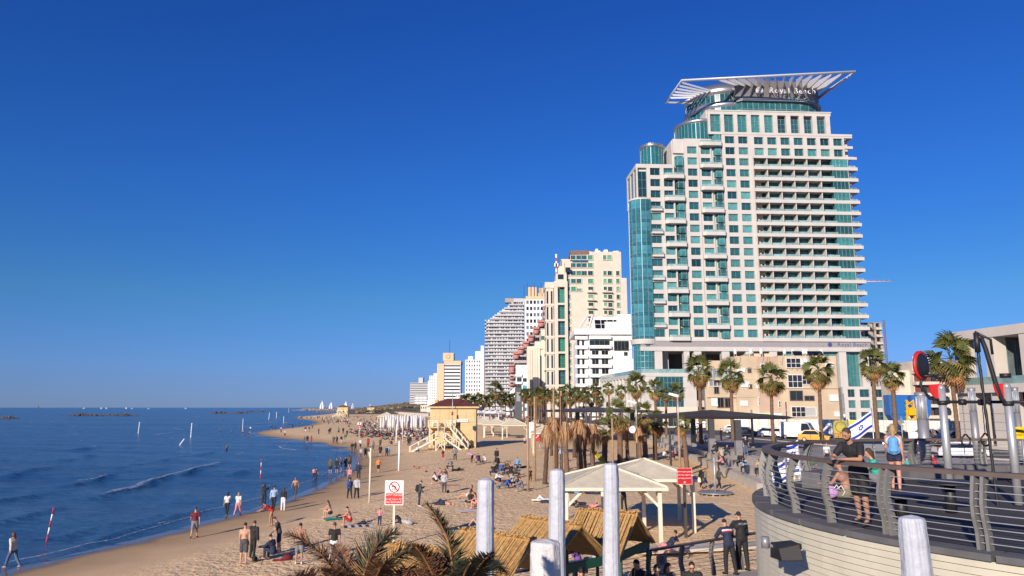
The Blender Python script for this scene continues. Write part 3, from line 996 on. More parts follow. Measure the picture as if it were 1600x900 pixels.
def fin(a, b, wa, wb, th=.22):
 mb = MB()
 a = Vector(a); b = Vector(b)
 mb.add([a + Vector((0,0, wa / 2)), a - Vector((0,0, wa / 2)), b - Vector((0,0, wb / 2)), b + Vector((0,0, wb / 2)),
   a + Vector((th, 0, wa / 2)), a + Vector((th, 0,-wa / 2)), b + Vector((th, 0,-wb / 2)), b + Vector((th, 0, wb / 2))],
           [(0,1,2,3),(7,6,5,4),(0,4,5,1),(1,5,6,2),(2,6,7,3),(3,7,4,0)])
 mb.build('fin', M_alu, TW)
for i in range(14):
 t = (i + 1.4) / 15.2
 f = W2.lerp(W3,.12 + t * .86)
 xb = 30 + 31.5 * t - 1.2
 yb = 0 if xb < 52 else (xb - 52) * .55
 fin((min(xb, 61), yb - .3, zi + .15),(f.x, f.y + .3, f.z - .1),2.6,.35,.35)
for i in range(7):
 t = (i + .5) / 7
 f = W2.lerp(W1, t) if i < 6 else W0.lerp(W1,.4)
 aa = pi * (1.34 - .28 * t)
 wg2 = MB(); b = Vector((DX + 10.9 * cos(aa), DY + 10.9 * sin(aa), ZT + 8.0))
 wg2.beam(b, f, .16,.6); wg2.build('fin', M_alu, TW)
for i in range(6):
 t = (i + .6) / 7
 f = W3.lerp(W4, t)
 wg2 = MB(); wg2.beam((60.6,5 + i * 2.2, zi - .9), f, .2,.55); wg2.build('fin', M_alu, TW)
# ================================================================ other buildings
random.seed(5)
M_wstucco = mat('white_stucco', (.78,.77,.75),.8,.04,.5)
M_cream = mat('cream_stone', (.62,.555,.46),.8,.05,.3)
M_bgrey = mat('grey_slab', (.52,.51,.50),.8,.06,.5)
M_pink = mat('pink_trim', (.46,.20,.17),.8,.08,.5)
M_beige = mat('beige_stucco', (.53,.42,.29),.85,.12,.25, bump=.1, bscale=3)
M_pinkst = mat('rosy_stucco', (.49,.35,.26),.85,.08,.3)
M_raw = mat('raw_concrete', (.36,.32,.27),.9,.15,.5)
M_peach = mat('peach_stone', (.66,.48,.30),.8,.04,.3)
def bldg(name, px0, px1, ytop, Y, depth, label, cat='building', rz=0.0, z0=PZ):
 a = at(px0,637, Y); b = at(px1,637, Y)
 top = at((px0 + px1) / 2, ytop, Y).z - z0
 e = empty(name, (a.x, Y, z0), rz, label, cat)
 return e, (b.x - a.x), top
def facade(e, W, H, D, wallm, glassm, u0, du, w, v0, dv, h, nu, nv, skip=None, back=.35, single=False, kind='pair', frame=None, x_off=0.0, y=0.0, rec=.3, pname='window', face='front'):
 """windows as real recessed boxes standing in openings: wall lattice in front of the core"""
 us = [x_off];
 for i in range(nu): us += [u0 + i * du, u0 + i * du + w]
 us.append(x_off + W)
 vs = [0]
 for j in range(nv): vs += [v0 + j * dv, v0 + j * dv + h]
 vs.append(H)
 op = set()
 for i in range(nu):
  for j in range(nv):
   if skip and skip(i, j): continue
   op.add((2 * i + 1,2 * j + 1))
 mb = MB()
 if face == 'front':
  lattice(mb, us, vs, op, y, y + rec)
  return mb, [(us[i] + w / 2, y + rec - .08, vs[j]) for (i, j) in sorted(op)]
 m2 = MB(); lattice(m2, us, vs, op, 0, rec)
 for (a, b, c) in m2.v: mb.v.append((y + b, a, c))
 mb.f = [f[::-1] for f in m2.f]; mb.m = m2.m; mb.sm = m2.sm
 return mb, [(y + rec - .08, us[i] + w / 2, vs[j]) for (i, j) in sorted(op)]
def windows(e, spots, w, h, glassm, single, kind='pair', rz=0, frame=None, name='window', pick=None):
 if single:
  for p in spots:
   g = pick(p) if pick else glassm
   put_window(e, p[0], p[1], p[2], w, h, g, kind, rz, name, frame)
 else:
  mb = MB(); gs = glassm if isinstance(glassm, list) else [glassm]
  for p in spots:
   mi = random.randrange(len(gs))
   if rz == 0: mb.b2(p[0] - w / 2, p[0] + w / 2, p[1] - .02, p[1] + .06, p[2], p[2] + h, mi)
   else: mb.b2(p[0] - .02, p[0] + .06, p[1] - w / 2, p[1] + w / 2, p[2], p[2] + h, mi)
  if mb.v: mb.build(name + '_rows', gs, e)['kind'] = 'stuff'
e, W, H = bldg('apartment_block', 921,990,521,262,20, 'white apartment block with solar panels on its sloping roof left of the hotel tower')
s = W / 69.0
mb = MB()
FHW = 3.35
mb.b2(.3, W, .5,22,0, H)
mb.b2(-3.5,.3,2.0,22,0, H - 2.0)
for j in range(9):
 z = 1.5 + j * FHW
 if z + 1 > H: break
 mb.b2(.2,8.0,-1.0,.5, z, z + 1.15)
 mb.b2(-4.6,-.2,.6,2.0, z, z + 1.15)
 mb.b2(8.0, W, .12,.5, z - .2, z - .05)
mb.b2(7.8,15.7,.1,.5,0, H - 9.0)
mb.b2(-5.0, W, -.6,.4, H - .4, H + 1.6)
mb.b2(-5.0,-.2,.4,22, H - .4, H + 1.2)
mb.b2(6, W, .5,20, H + 1.2, H + 4.2); mb.b2(W - 5, W, 1,20, H + 4.2, H + 7)
mb.build('wall', M_wstucco, e)
rf = MB(); rf.add([(.2,.3, H + 1.2),(15.0,.3, H + 1.2),(13.2,3.8, H + 6.4),(2.0,3.8, H + 6.4)], [(0,1,2,3)])
rf.beam((.2,.1, H + 1.2),(2.0,3.6, H + 6.6),.5,.8); rf.beam((-3.4,1.2, H + 1.2),(.2,3.6, H + 6.6),.5,.8)
rf.build('sloping_roof', M_wstucco, e)['kind'] = 'stuff'
M_solar = mat('solar_panel', (.01,.013,.02),.15, spec=.6)
for i in range(5):
 for j in range(2):
  p = MB(); p.add([(0,0,0),(2.0,0,0),(2.0,1.0,1.5),(0,1.0,1.5)], [(0,1,2,3)])
  p.build('solar_panel', M_solar, e, (2.6 + i * 2.25,.35 + 1.15 * j + .12, H + 1.9 + j * 1.75))
dk = MB()
for j in range(9):
 z = 1.5 + j * FHW + 1.15
 if z + 2 > H: break
 for x in (1.2,4.6):
  put_window(e, x + 1.2,.45, z, 2.4,2.1, M_dglass, 'pair', 0, 'window', M_bgrey)
 put_window(e, W - 2.2,.42, z - .3,1.3,1.4, M_dglass, 'pair')
 for x in (-3.4,-1.7): put_window(e, x, 1.98, z, .9,2.1, M_dglass, 'none')
put_window(e, 3.9,.05, H - 6.0,7.0,3.6, M_dglass, 'quad'); put_window(e, 11.6,.05, H - 6.0,5.2,3.4, M_dglass, 'quad')
e, W, H = bldg('cream_hotel', 880,978,394,330,20, 'cream stone hotel with green glass windows and a red mast, behind the white apartment block')
def Hy(py, Y=330): return at(925, py, Y).z - PZ
def Ux(px, Y=330, py=500): return (at(px, py, Y).x - e.location.x)
mb = MB()
HL = Hy(452); HM = Hy(432)
D = 22
PZc = e
wA = MB()
wA.b2(Ux(862), Ux(884),6.6,30,0, Hy(440))                # left tower part core
wA.b2(Ux(884), Ux(905),.6,24,0, Hy(408))
wA.b2(Ux(905), Ux(973),.6,24,0, Hy(393)); wA.b2(Ux(973), Ux(981),.6,24,0, Hy(434))
wA.build('wall', M_cream, e)
fl = Hy(452 - 0) ; FHc = 3.62
N = int(H / FHc)
x0 = Ux(886)
cols = [(Ux(888.5),1.7),(Ux(897),2.1),(Ux(905.8),2.1),(Ux(914.5),2.2),(Ux(924),2.2),(Ux(947),1.4),(Ux(954.5),1.9),(Ux(967),1.4)]
fm = MB()
wset = []
for j in range(N):
 z = 1.0 + j * FHc
 topz = z + FHc
 py = None
 for ci, (cx, w) in enumerate(cols):
  hz = H - (z + FHc)
  rowt = int((H - z) / FHc)
  show = True
  if ci in (1,2) and rowt > 5: show = False
  if ci == 3 and rowt > 3: show = False
  if ci in (1,2) and rowt < 1: show = False
  if ci == 0 and rowt < 3: show = False
  if ci == 4 and rowt > 3: show = True
  if ci in (5,6) and rowt == 2: show = False
  if ci == 7 and rowt < 3: show = False
  if rowt < 0: show = False
  if show: wset.append((cx, z + .9, w, 1.95 if not (ci in (2,3) and rowt > 4) else 1.1))
for cx, z, w, h in wset:
 g = random.choice([M_gglass, M_gglass, M_tealD, mat('pale_green_glass', (.14,.34,.22),.15,.2,1, rnd=.3)])
 put_window(e, cx, .55 - .02, z, w, h, g, 'pair')
fr = MB()
for cx, z, w, h in wset:      # thin stone reveals round every opening
 fr.b2(cx - w / 2 - .25, cx - w / 2,.25,.6, z, z + h); fr.b2(cx + w / 2, cx + w / 2 + .25,.25,.6, z, z + h)
 fr.b2(cx - w / 2 - .25, cx + w / 2 + .25,.25,.6, z + h, z + h + .25); fr.b2(cx - w / 2 - .25, cx + w / 2 + .25,.15,.6, z - .25, z)
for j in range(3,16):
 z = 1.0 + j * FHc
 if H - z > 4.2 * FHc:
  fr.b2(Ux(918), Ux(932),-1.2,.6, z + .1, z + .4); fr.b2(Ux(942), Ux(958),-1.2,.6, z + .1, z + .4)
  fr.b2(Ux(918), Ux(926),-1.2,-1.05, z + .4, z + 1.2); fr.b2(Ux(942), Ux(948),-1.2,-1.05, z + .4, z + 1.2)
fr.build('stone_reveals', M_cream, e)['kind'] = 'stuff'
put_window(e, Ux(908),.35, Hy(417), Ux(920) - Ux(895) , Hy(399) - Hy(417), M_tealD, 'tall')
rt = MB(); rt.b2(Ux(893), Ux(922),.2,20, Hy(397), Hy(391)); rt.build('roof_edge', mat('brown_cladding', (.19,.12,.10),.8,.1,1), e)
tb = MB()
xl, xr = Ux(866), Ux(887)
ks = range(0,8)
tb.b2(xl, xr, -1.5,1.4, Hy(449), Hy(440)); tb.b2(xl - 4, xl, 1.4,16, Hy(449), Hy(440))
tb.b2(xl, xl + 1.6,-1.4,1.4,0, Hy(449)); tb.b2(xr - 1.3, xr, -1.4,1.4,0, Hy(449))
tb.b2(xl - 2.2, xl - 1.2,4,5.4,0, Hy(449))
for j in range(1,20):
 z = Hy(449) - j * 2 * FHc
 if z < 0: break
 tb.b2(xl + 1.6, xr - 1.3,-1.45,.9, z - .9, z)
 put_window(e, (xl + xr) / 2 + .15,.3, z, xr - xl - 3.0,2 * FHc - .95, M_gglass if j % 3 else M_tealD, 'tall')
 if j < 3: pass
 tb.b2(xl - 4.0, xl, 1.4,16, z - .9, z)
tb.b2(xl - 3.6, xl - .2,1.8,16,0, Hy(449),0)
tb.b2(xl + .3, xr - .3,.3 + .1,1.5,0, Hy(450),1)
tb.build('corner_frame', [M_cream, M_dark], e)
for q in (xl - 2.9, xl - 1.0):
 for j in range(1,8): put_window(e, q, 1.72, Hy(449) - j * 2 * FHc, .8,2 * FHc - 1.4, M_dglass, 'none')
tp = MB(); tp.b2(Ux(869), Ux(886),-1.2,8, Hy(440), Hy(428)); tp.b2(Ux(873), Ux(893),6,16, Hy(428), Hy(412)); tp.b2(Ux(880), Ux(895),10,18, Hy(412), Hy(398)); tp.build('stepped_roof', M_cream, e)
wx = MB()
for z_, a, b in ((Hy(437),872,881),(Hy(426),884,892)): wx.b2(Ux(a), Ux(b),-1.3,-1.2, z_, z_ + 2.2)
wx.build('roof_opening', M_dglass, e)['kind'] = 'stuff'
rfm = MB()
random.seed(3)
for i in range(16):
 x = Ux(896 + i * 4.8); rfm.b2(x, x + random.uniform(.6,2.0),4 + random.random() * 6,12, Hy(393), Hy(393) + random.uniform(.5,2.4))
rfm.build('roof_plant', M_white, e)
ms = MB()
mx = Ux(871)
for i in range(6): ms.b2(mx - .35, mx + .35,5,5.7, Hy(428) + i * 1.7, Hy(428) + i * 1.7 + 1.7, i % 2)
ms.b2(mx - .9, mx + .9,5,6, Hy(413), Hy(408),1); ms.tube([(mx, 5.4, Hy(408)),(mx, 5.4, Hy(402))], .12,6,0)
ms.build('mast', [mat('mast_red', (.45,.03,.03),.6), M_white], e)
e2, W, H = bldg('cream_stepped_building', 836,866,560,345,20, 'low cream stone building with tall green windows left of the cream hotel')
def Hq(py, Y=345): return at(850, py, Y).z - PZ
def Uq(px, Y=345, py=560): return at(px, py, Y).x - e2.location.x
mb = MB()
for a, b, y in ((824,836,540),(836,846,534),(846,869,515)): mb.b2(Uq(a), Uq(b),4 if a < 830 else .5,24,0, Hq(y))
for x in (825,828.5,832.5,836,840,848,861,866): mb.b2(Uq(x), Uq(x) + 1.1,-.2 if x > 830 else 2.2,.5 if x > 830 else 4,0, Hq(545))
mb.b2(Uq(836), Uq(869),-.4,.5, Hq(545), Hq(540)); mb.b2(Uq(848), Uq(869),-.4,.5,0,4)
for j in range(1,5): mb.b2(Uq(849), Uq(862),-.3,.5, Hq(545) - j * 6.9 + 0, Hq(545) - j * 6.9 + 1.2)
mb.build('wall', M_cream, e2)
for j in range(1,5): put_window(e2, Uq(856),.3, Hq(545) - j * 6.9 + 1.2,3.4,5.7, M_gglass, 'tall')
for x in (826.8,830.6): put_window(e2, Uq(x) + .3,3.9,3,.6, Hq(552) - 4, M_dglass, 'none')
for x in (838.2,843.2): put_window(e2, Uq(x) + .5,.4,3,.8, Hq(552) - 4, M_dglass, 'none')
for i in range(4): put_window(e2, Uq(848.5 + i * 5),.4, Hq(531),1.6,1.9, M_gglass, 'pair')
def tower(name, px0, px1, ytop, Y, D, label, wallm, glass, nu, fh=3.3, wf=.6, hf=.55, single=False, steps=None, side=None, extra=None, z0=PZ):
 e, W, H = bldg(name, px0, px1, ytop, Y, D, label, z0=z0)
 nv = max(2, int(H / fh)); dv = H / nv
 core = MB(); core.b2(.0, W, .6, D, 0, H);
 core.build('wall', wallm, e)
 du = W / nu
 mb, sp = facade(e, W, H, D, wallm, glass, du * (1 - wf) / 2, du, du * wf, dv * .3, dv, dv * hf, nu, nv, back=.3, rec=.55, y=0.02)
 mb.build('facade_frame', wallm, e)
 windows(e, sp, du * wf, dv * hf, glass, single)
 if side:
  ns = side
  mb, sp = facade(e, D - .7, H, D, wallm, glass, .8,(D - 1) / ns, (D - 1) / ns * .55, dv * .3, dv, dv * hf, ns, nv, rec=.4, y=-.4, face='side', x_off=.0)
  mb.build('side_frame', wallm, e)
  windows(e, sp, (D - 1) / ns * .55, dv * hf, glass, False, rz=-pi / 2, name='side_window')
 return e, W, H
e, W, H = tower('gridded_tower', 822,862,468,430,24, 'white gridded tower with an unfinished peach top rising behind the stepped pink building', M_wstucco, [M_dglass, mat('bluish_glass', (.10,.16,.22),.15,.2,1)], 7,3.7,.66,.55, side=3)
tp = MB(); tp.b2(0, W * .98,.3,22, H, H + 2.0); tp.b2(1.2,6.4,1,9, H + 2, H + 7.5); tp.b2(7.0, W, 2.2,12, H + 2, H + 4.2); tp.b2(8.0, W, 3.5,12, H + 4.2, H + 7.4)
for i in range(9): tp.tube([(-1 + i * 2.0,.5, H + 1),(-1 + i * 2.0,.5, H + (10 if i % 2 else 8.5))], .12,5,1)
tp.build('unfinished_top', [M_peach, M_dark], e)
e, W, H = bldg('balcony_tower', 765,826,542,560,30, 'grey tower of stacked wraparound balconies with a stepped top')
def Hs(py, Y=560): return at(790, py, Y).z - PZ
def Us(px, Y=560, py=560): return at(px, py, Y).x - e.location.x
mb = MB(); g = MB(); rl = MB()
nf = 31; Ht = Hs(472); dv = Ht / nf
for k in range(nf):
 z = k * dv
 py = 637 - (z + PZ - CZ) / 560 * 1160
 xl = Us(757.5)
 if k > nf - 6: xl = Us(757.5) + (k - (nf - 6)) * 3.6
 xr = Us(819)
 mb.b2(xl, xr, -1.6,26, z, z + .42)
 g.b2(xl + 2.2, xr - .3,.4,25, z + .42, z + dv)
 rl.b2(xl, xr, -1.6,-1.5, z + .42, z + 1.25)
 for i in range(13):
  x = xl + 2.2 + (xr - xl - 3) * i / 13
  rl.b2(x, x + .9 + .8 * random.random(),.3,.4, z + .42, z + dv, random.choice([1,1,2]))
mb.b2(Us(757.5), Us(757.5) + 1,-1.6,-.6, Hs(520), Hs(500))
mb.b2(Us(789), Us(803),2,10, Ht, Ht + 3.2,1); mb.b2(Us(803), Us(822),0,20, Ht, Ht + 2.8)
mb.build('floor_slabs', [M_bgrey, M_raw], e)['kind'] = 'stuff'
g.build('wall', mat('dim_glass_wall', (.09,.10,.11),.35,.4,.3), e)
rl.build('balustrade_and_panel', [mat('grey_rail', (.40,.42,.45),.4,.1,1), M_wstucco, mat('grey_panel', (.25,.25,.26),.7)], e)['kind'] = 'stuff'
e, W, H = bldg('stepped_hotel', 800,866,640,400,24, 'stepped grey hotel with red rounded balconies climbing towards the right')
def Up(px, Y=400, py=560): return at(px, py, Y).x - e.location.x
def Hp(py, Y=400): return at(830, py, Y).z - PZ
mb = MB(); wn = MB(); pk = MB()
tops = [(797,803,572),(803,810,553),(810,818,545),(818,826,536),(826,834,526),(834,842,514),(842,850,503),(850,862,481)]
M_gst = mat('greyish_pink_stone', (.42,.36,.36),.8,.08,.4)
for a, b, y in tops:
 mb.b2(Up(a), Up(b),.8,22,0, Hp(y))
 pk.b2(Up(a) - .7, Up(b) + .3,-.4,.9, Hp(y), Hp(y) + 1.0)
 pk.lathe([(1.5,-1.0),(1.7,0),(1.7,1.0),(0,1.0)], 10,(Up((a + b) / 2),.4, Hp(y) - 1.6))
 z = 2.0
 nx = max(1, int((b - a) / 3.6))
 while z + 3 < Hp(y):
  for i in range(nx):
   x = Up(a) + (i + .5) * (Up(b) - Up(a)) / nx
   wn.b2(x - .85, x + .85,.72,.8, z, z + 1.9)
  z += 3.45
z = 2
while z < Hp(578):
 pk.lathe([(0,0),(1.6,0),(1.8,1.0),(0,1.0)], 10,(Up(800),.4, z)); z += 3.45
mb.build('wall', M_gst, e); pk.build('red_balcony', M_pink, e)['kind'] = 'stuff'; wn.build('window_rows', M_dglass, e)['kind'] = 'stuff'
e, W, H = bldg('white_corner_house', 806,824,570,320,14, 'small white building with turquoise windows below the stepped hotel')
mb = MB(); mb.b2(0, W, .5,14,0, H);
for j in range(6): mb.b2(-.2, W * .55,-.4,.5,2 + j * 3.1,2.9 + j * 3.1)
mb.build('wall', M_wstucco, e)
M_turq = glass_mat('turquoise_glass', (.03,.30,.42),.15,.3)
for j in range(5): put_window(e, W * .78,.45,2.9 + j * 3.1,1.7,1.6, M_turq if j in (0,2,3) else M_dglass, 'pair'); put_window(e, W * .3,.45,2.9 + j * 3.1,2.0,1.8, M_dglass, 'pair')
e, W, H = bldg('white_low_house', 790,808,603,330,14, 'low plain white house with a gabled wall beside the balcony tower')
mb = MB(); mb.xprism([(0,0),(W, 0),(W, H),(W * .45, H * .85),(0, H * .5)], 0,14); mb.build('wall', M_wstucco, e)
for j in range(2): put_window(e, W * .75,-.03,2 + j * 3.2,1.1,1.3, M_dglass, 'pair')
e, W, H = tower('white_hotel', 727,751,562,640,22, 'white hotel block with columns of dark arched windows left of the balcony tower', M_wstucco, [M_dglass], 6,3.4,.42,.5, side=3)
mb = MB(); mb.b2(2,6,1,8, H, H + 3); mb.b2(8,14,3,14, H, H + 7.5); mb.b2(W - .2, W + 2.6,-.6,10,0, H + 12); mb.build('stair_tower', M_wstucco, e)
e, W, H = tower('white_low_annex', 712,728,615,600,14, 'low white annex at the foot of the peach hotel', M_wstucco, [M_dglass], 5,3.4,.4,.4)
mb = MB(); mb.b2(-12,0,-8,4,0, H * .52); mb.b2(-22,-12,-6,6,0, H * .66); mb.build('front_wing', M_wstucco, e); yb = MB(); yb.b2(-16,-13.5,-8.6,-6,0, H * .68); yb.build('yellow_tank', mat('ochre_paint', (.62,.36,.07),.6), e)
e, W, H = tower('peach_hotel', 693,719,569,760,24, 'peach and white striped hotel with a square crown bearing a round emblem', M_wstucco, [M_dglass], 1,3.3,.96,.42)
mb = MB(); mb.b2(-7,0,-.8,24,0, H + .5); mb.b2(0, W + .4,-.6,24, H, H + 3.4); mb.b2(-1.2,9.6,-1.0,14, H + 3.4, H + 11.4); mb.build('peach_wall', M_peach, e)
mb = MB(); mb.tube([(4.2,-1.02, H + 7.6),(4.2,-1.2, H + 7.6)], 2.2,16); mb.tube([(4.2,-1.21, H + 7.6),(4.2,-1.3, H + 7.6)], 1.5,16,1); mb.build('emblem', [M_pink, M_peach], e)
mb = MB(); mb.tube([(5,5, H + 11),(5,5, H + 25)], .2,6); mb.build('antenna', M_dark, e)
e, W, H = tower('white_towers', 670,684,587,900,26, 'pair of plain white residential towers left of the peach hotel', M_wstucco, [mat('pale_window', (.32,.33,.35),.5)], 4,3.2,.4,.5)
mb = MB(); mb.b2(-2,-.1,5,20,0, H - 6); mb.b2(5, W, 2,20, H, H + 3); mb.build('wing', M_wstucco, e)
e, W, H = tower('grey_hotel', 640,668,598,1150,30, 'long grey hotel block farthest left on the skyline', M_bgrey, [mat('mid_grey_glass', (.14,.15,.17),.4)], 1,3.3,.97,.45)
mb = MB(); mb.b2(W * .45, W * .7,4,20, H, H + 8); mb.build('roof_house', M_bgrey, e)
e, W, H = tower('white_grid_block', 648,667,618,1050,20, 'lower white gridded block in front of the grey hotel', M_wstucco, [M_dglass], 9,3.3,.5,.5)
e, W, H = tower('pale_villa', 657,690,633,640,14, 'low pale building among trees below the white towers', M_cream, [M_dglass], 10,3.0,.4,.4, z0=1)
e, W, H = tower('filler_block', 753,768,561,700,20, 'slender brownish block peeking out left of the balcony tower', mat('brown_stucco', (.38,.28,.23),.8), [M_dglass], 3,3.3,.5,.5)
e, W, H = bldg('concrete_shell', 1339,1390,504,300,20, 'raw concrete building shell under construction behind the right edge of the hotel tower')
mb = MB(); nf = 13; dv = H / nf
for k in range(nf + 1): mb.b2(0, W, 0,16, k * dv - .25, k * dv)
for i in range(6):
 x = W * i / 5.6
 mb.b2(x, x + .8,.1,1.0,0, H)
mb.b2(W * .0, W * .34,.25,12,0, H); mb.b2(W * .56, W * .68,.4,12,0, H); mb.b2(W * .68, W, 3.0,12,0, H)
mb.build('frame', M_raw, e)
wn = MB(); bl = MB()
for k in range(nf):
 wn.b2(W * .14, W * .19,.2,.25, k * dv + .9, k * dv + 2.1); wn.b2(W * .27, W * .31,.2,.25, k * dv + .9, k * dv + 2.1)
 wn.b2(W * .36, W * .54,.5,.6, k * dv + .6, k * dv + dv - .5)
 bl.b2(W * .74, W * .93,-.9,.5, k * dv, k * dv + .9)
wn.build('opening', M_dark, e); bl.build('balcony', mat('pale_blockwork', (.50,.46,.41),.9,.2,1), e)  # dark slabs, interior shade of the unglazed openings painted on
mb = MB()
for x in (W * .97, W * 1.02):
 mb.tube([(x, -1,0),(x, -1, H + 1)], .12,5)
for k in range(40): mb.beam((W * .97,-1, k * H / 40),(W * 1.02,-1,(k + 1) * H / 40),.12,.12)
mb.b2(W * .93, W * 1.03,-1.6,-.6, H * .35, H * .42,1)
mb.build('hoist', [mat('brick_red_paint', (.16,.07,.06),.7), mat('rust_red', (.28,.09,.06),.7)], e)
e = empty('crane', at(1392,440,420),0, 'thin red and white crane jib far behind the right side of the tower', 'crane')
mb = MB()
mb.tube([(-24,0,.9),(0,0,.4)], .13,5); mb.tube([(-24,0,0),(0,0,0)], .13,5,1)
for i in range(16): mb.beam((-24 + i * 1.5,0,.9 if i % 2 else 0),(-22.5 + i * 1.5,0,0 if i % 2 else .9),.1,.1, i % 2)
mb.tube([(-22,0,2.6),(-20,0,.9)], .1,4); mb.b2(-23.2,-21.6,-.8,.8,-80,.2,0)
mb.build('jib', [mat('crane_red', (.55,.12,.08),.6), M_white], e)
e = empty('beige_flats', (41.5,150, PZ), R(2.0), 'old beige stucco flats with rooftop water heaters in front of the hotel tower', 'building')
def Ub(px, py=600, Y=150): return at(px, py, Y).x - 41.5
def Hb(py, Y=150): return at(1200, py, Y).z - PZ
wl = MB()
wl.prism([(Ub(1103),.9),(Ub(1152),.9),(Ub(1152),14),(Ub(1103) + 3.6,14)], 0, Hb(563)); wl.b2(Ub(1152), Ub(1187),.6,10,0, Hb(556))
wl.b2(Ub(1187), Ub(1219),.3,14,0, Hb(557),1)
wl.b2(Ub(1219), Ub(1312),0,14,0, Hb(555.5))
wl.b2(Ub(1228), Ub(1312),-.25,-.002, Hb(607), Hb(606))
wl.b2(Ub(1187), Ub(1222),4,10, Hb(557), Hb(550),2)
for y in (575,592,620): wl.b2(Ub(1105), Ub(1186),.5,.9, Hb(y + 1), Hb(y))
wl.build('wall', [M_beige, M_pinkst, mat('yellowish_stucco', (.60,.50,.34),.8)], e)
BW = [(1110,1135,603,577, 'w'),(1132,1148,592,576, 'w'),(1155,1166,581,575.5, 's'),(1172,1176,581,575, 'd'),(1192,1202,583,569, 'g'),
      (1213,1224,584,576, 's'),(1232,1254,574,560, 'g'),(1256,1270,574,560, 's'),(1295,1306,574,567, 's'),(1233,1255,605,586, 'g'),(1256,1268,600,586, 'g'),
      (1235,1254,625,611, 'd'),(1258,1272,625,619, 'd'),(1298,1310,626,617, 's'),(1236,1257,651,636, 'g'),(1258,1274,650,637, 'b'),(1304,1310,650,644, 's'),
      (1113,1121,634,621, 's'),(1122,1131,636,622, 'd'),(1134,1143,636,623, 'd'),(1158,1168,633,627, 's'),(1172,1176,606,601, 'd'),(1186,1192,633,621, 'g'),(1217,1226,636,627, 'g'),
      (1184,1190,606,599, 's'),(1118,1124,614,596, 'd'),(1142,1150,615,600, 'g'),(1160,1172,604,597, 's')]
M_shut = mat('white_shutter', (.74,.72,.68),.6,.05,3)
for a, b, yb, yt, kd in BW:
 xa, xb = Ub(a), Ub(b); za, zb = Hb(yb), Hb(yt)
 w, h = xb - xa, zb - za
 yy = 0 if a > 1219 else (.3 if a > 1187 else (.6 if a >= 1152 else .9))
 g = {'d': M_dglass, 's': M_shut, 'g': M_dglass, 'w': mat('grey_glass', (.22,.24,.26),.2), 'b': mat('pale_blind', (.42,.42,.40),.6)}[kd]
 m = MB(); m.b2(-w / 2, w / 2,-.06,.02,0, h, 0)
 t = .12
 fm = 1
 m.b2(-w / 2 - t, w / 2 + t, -.16,.0, h, h + t, fm); m.b2(-w / 2 - t, w / 2 + t, -.22,.0,-t, 0, fm)
 m.b2(-w / 2 - t, -w / 2,-.16,.0,0, h, fm); m.b2(w / 2, w / 2 + t, -.16,.0,0, h, fm)
 if kd in 'gw':
  n = max(2, int(w / .75))
  for i in range(1, n): m.b2(-w / 2 + w * i / n - .04,-w / 2 + w * i / n + .04,-.11,-.06,0, h, fm)
  m.b2(-w / 2, w / 2,-.12,-.115 + .05, h * .45, h * .45 + .08, fm)
 if kd == 's':
  for i in range(int(h / .25)): m.b2(-w / 2, w / 2,-.085,-.06,.06 + i * .25,.14 + i * .25,0)
  m.b2(-.03,.03,-.1,-.085,0, h, 0)
 if kd == 'd': m.b2(-.04,.04,-.1,-.06,0, h, fm)
 m.build('window', [g, M_shut if kd in 'gwsb' else mat('bronze_frame', (.14,.11,.09),.5)], e, ((xa + xb) / 2, yy - .02, za))
cnp = MB(); cnp.b2(Ub(1117), Ub(1152),-.3,.9, Hb(594), Hb(590)); cnp.b2(Ub(1117), Ub(1152),-.3,-.15, Hb(590), Hb(586),1); cnp.b2(Ub(1256), Ub(1270),-.8,0, Hb(588), Hb(586))
cnp.build('balcony', [M_beige, M_balg], e)
pp = MB()
for x in (1187.5,1219.5,1228,1153): pp.tube([(Ub(x),.15 if x > 1180 else .5,0),(Ub(x),.15 if x > 1180 else .5, Hb(557))], .07,6)
pp.build('drain_pipe', mat('pipe_cream', (.6,.5,.36),.6), e)
for x in (1158,1200,1252,1269,1274,1238,1183,1298):
 s_ = MB(); s_.tube([(0,0,.5),(0,0,1.6)], .33,10); s_.lathe([(.33,1.6),(0,1.72)], 10)
 for q in (-.25,.25): s_.b2(q - .03, q + .03,-.03,.03,0,.5)
 s_.build('water_heater', M_white, e, (Ub(x),2.5, Hb(556)))
for x in (1256,1280,1290):
 s_ = MB(); s_.add([(-.9,0,.1),(.9,0,.1),(.9,.9,1.1),(-.9,.9,1.1)], [(0,1,2,3)]); s_.b2(-.85,-.8,.8,.9,0,1.05,0); s_.b2(.8,.85,.8,.9,0,1.05,0)
 s_.build('solar_panel', M_solar, e, (Ub(x),1.2, Hb(555.5)))
wr = MB()
random.seed(9)
for i in range(14):
 x = Ub(random.uniform(1110,1300)); z0_ = Hb(557); z1_ = z0_ - random.uniform(1,4); x2 = x + random.uniform(-2.5,2.5)
 yy = -.1 if x > Ub(1219) else .25
 wr.tube([(x, yy, z0_),((x + x2) / 2, yy, z1_ - .5),(x2, yy, z1_ + .2)], .025,4)
wr.build('hanging_cable', M_dark, e)['kind'] = 'stuff'
e = empty('stone_frame_building', (52.0,88, PZ), R(-81.5), 'modern pale stone building with a huge open frame and glass balcony at the right edge', 'building')
def Ur(px):
 r = (px - 800) / 1172.0
 return (88 * r - 52) / (.147 + .989 * r)
def Hr(py): return at(1494, py, 88).z - PZ
M_trav = mat('travertine', (.56,.51,.45),.8,.07,.4, bump=.15, bscale=5)
mb = MB()
XE = Ur(1720)
mb.b2(Ur(1494), XE, 0,14, Hr(534), Hr(520))
for a, b_ in ((1496,1509),(1545,1558),(1600,1614),(1660,1674)):
 mb.b2(Ur(a), Ur(b_),.1,1.7, Hr(608), Hr(534))
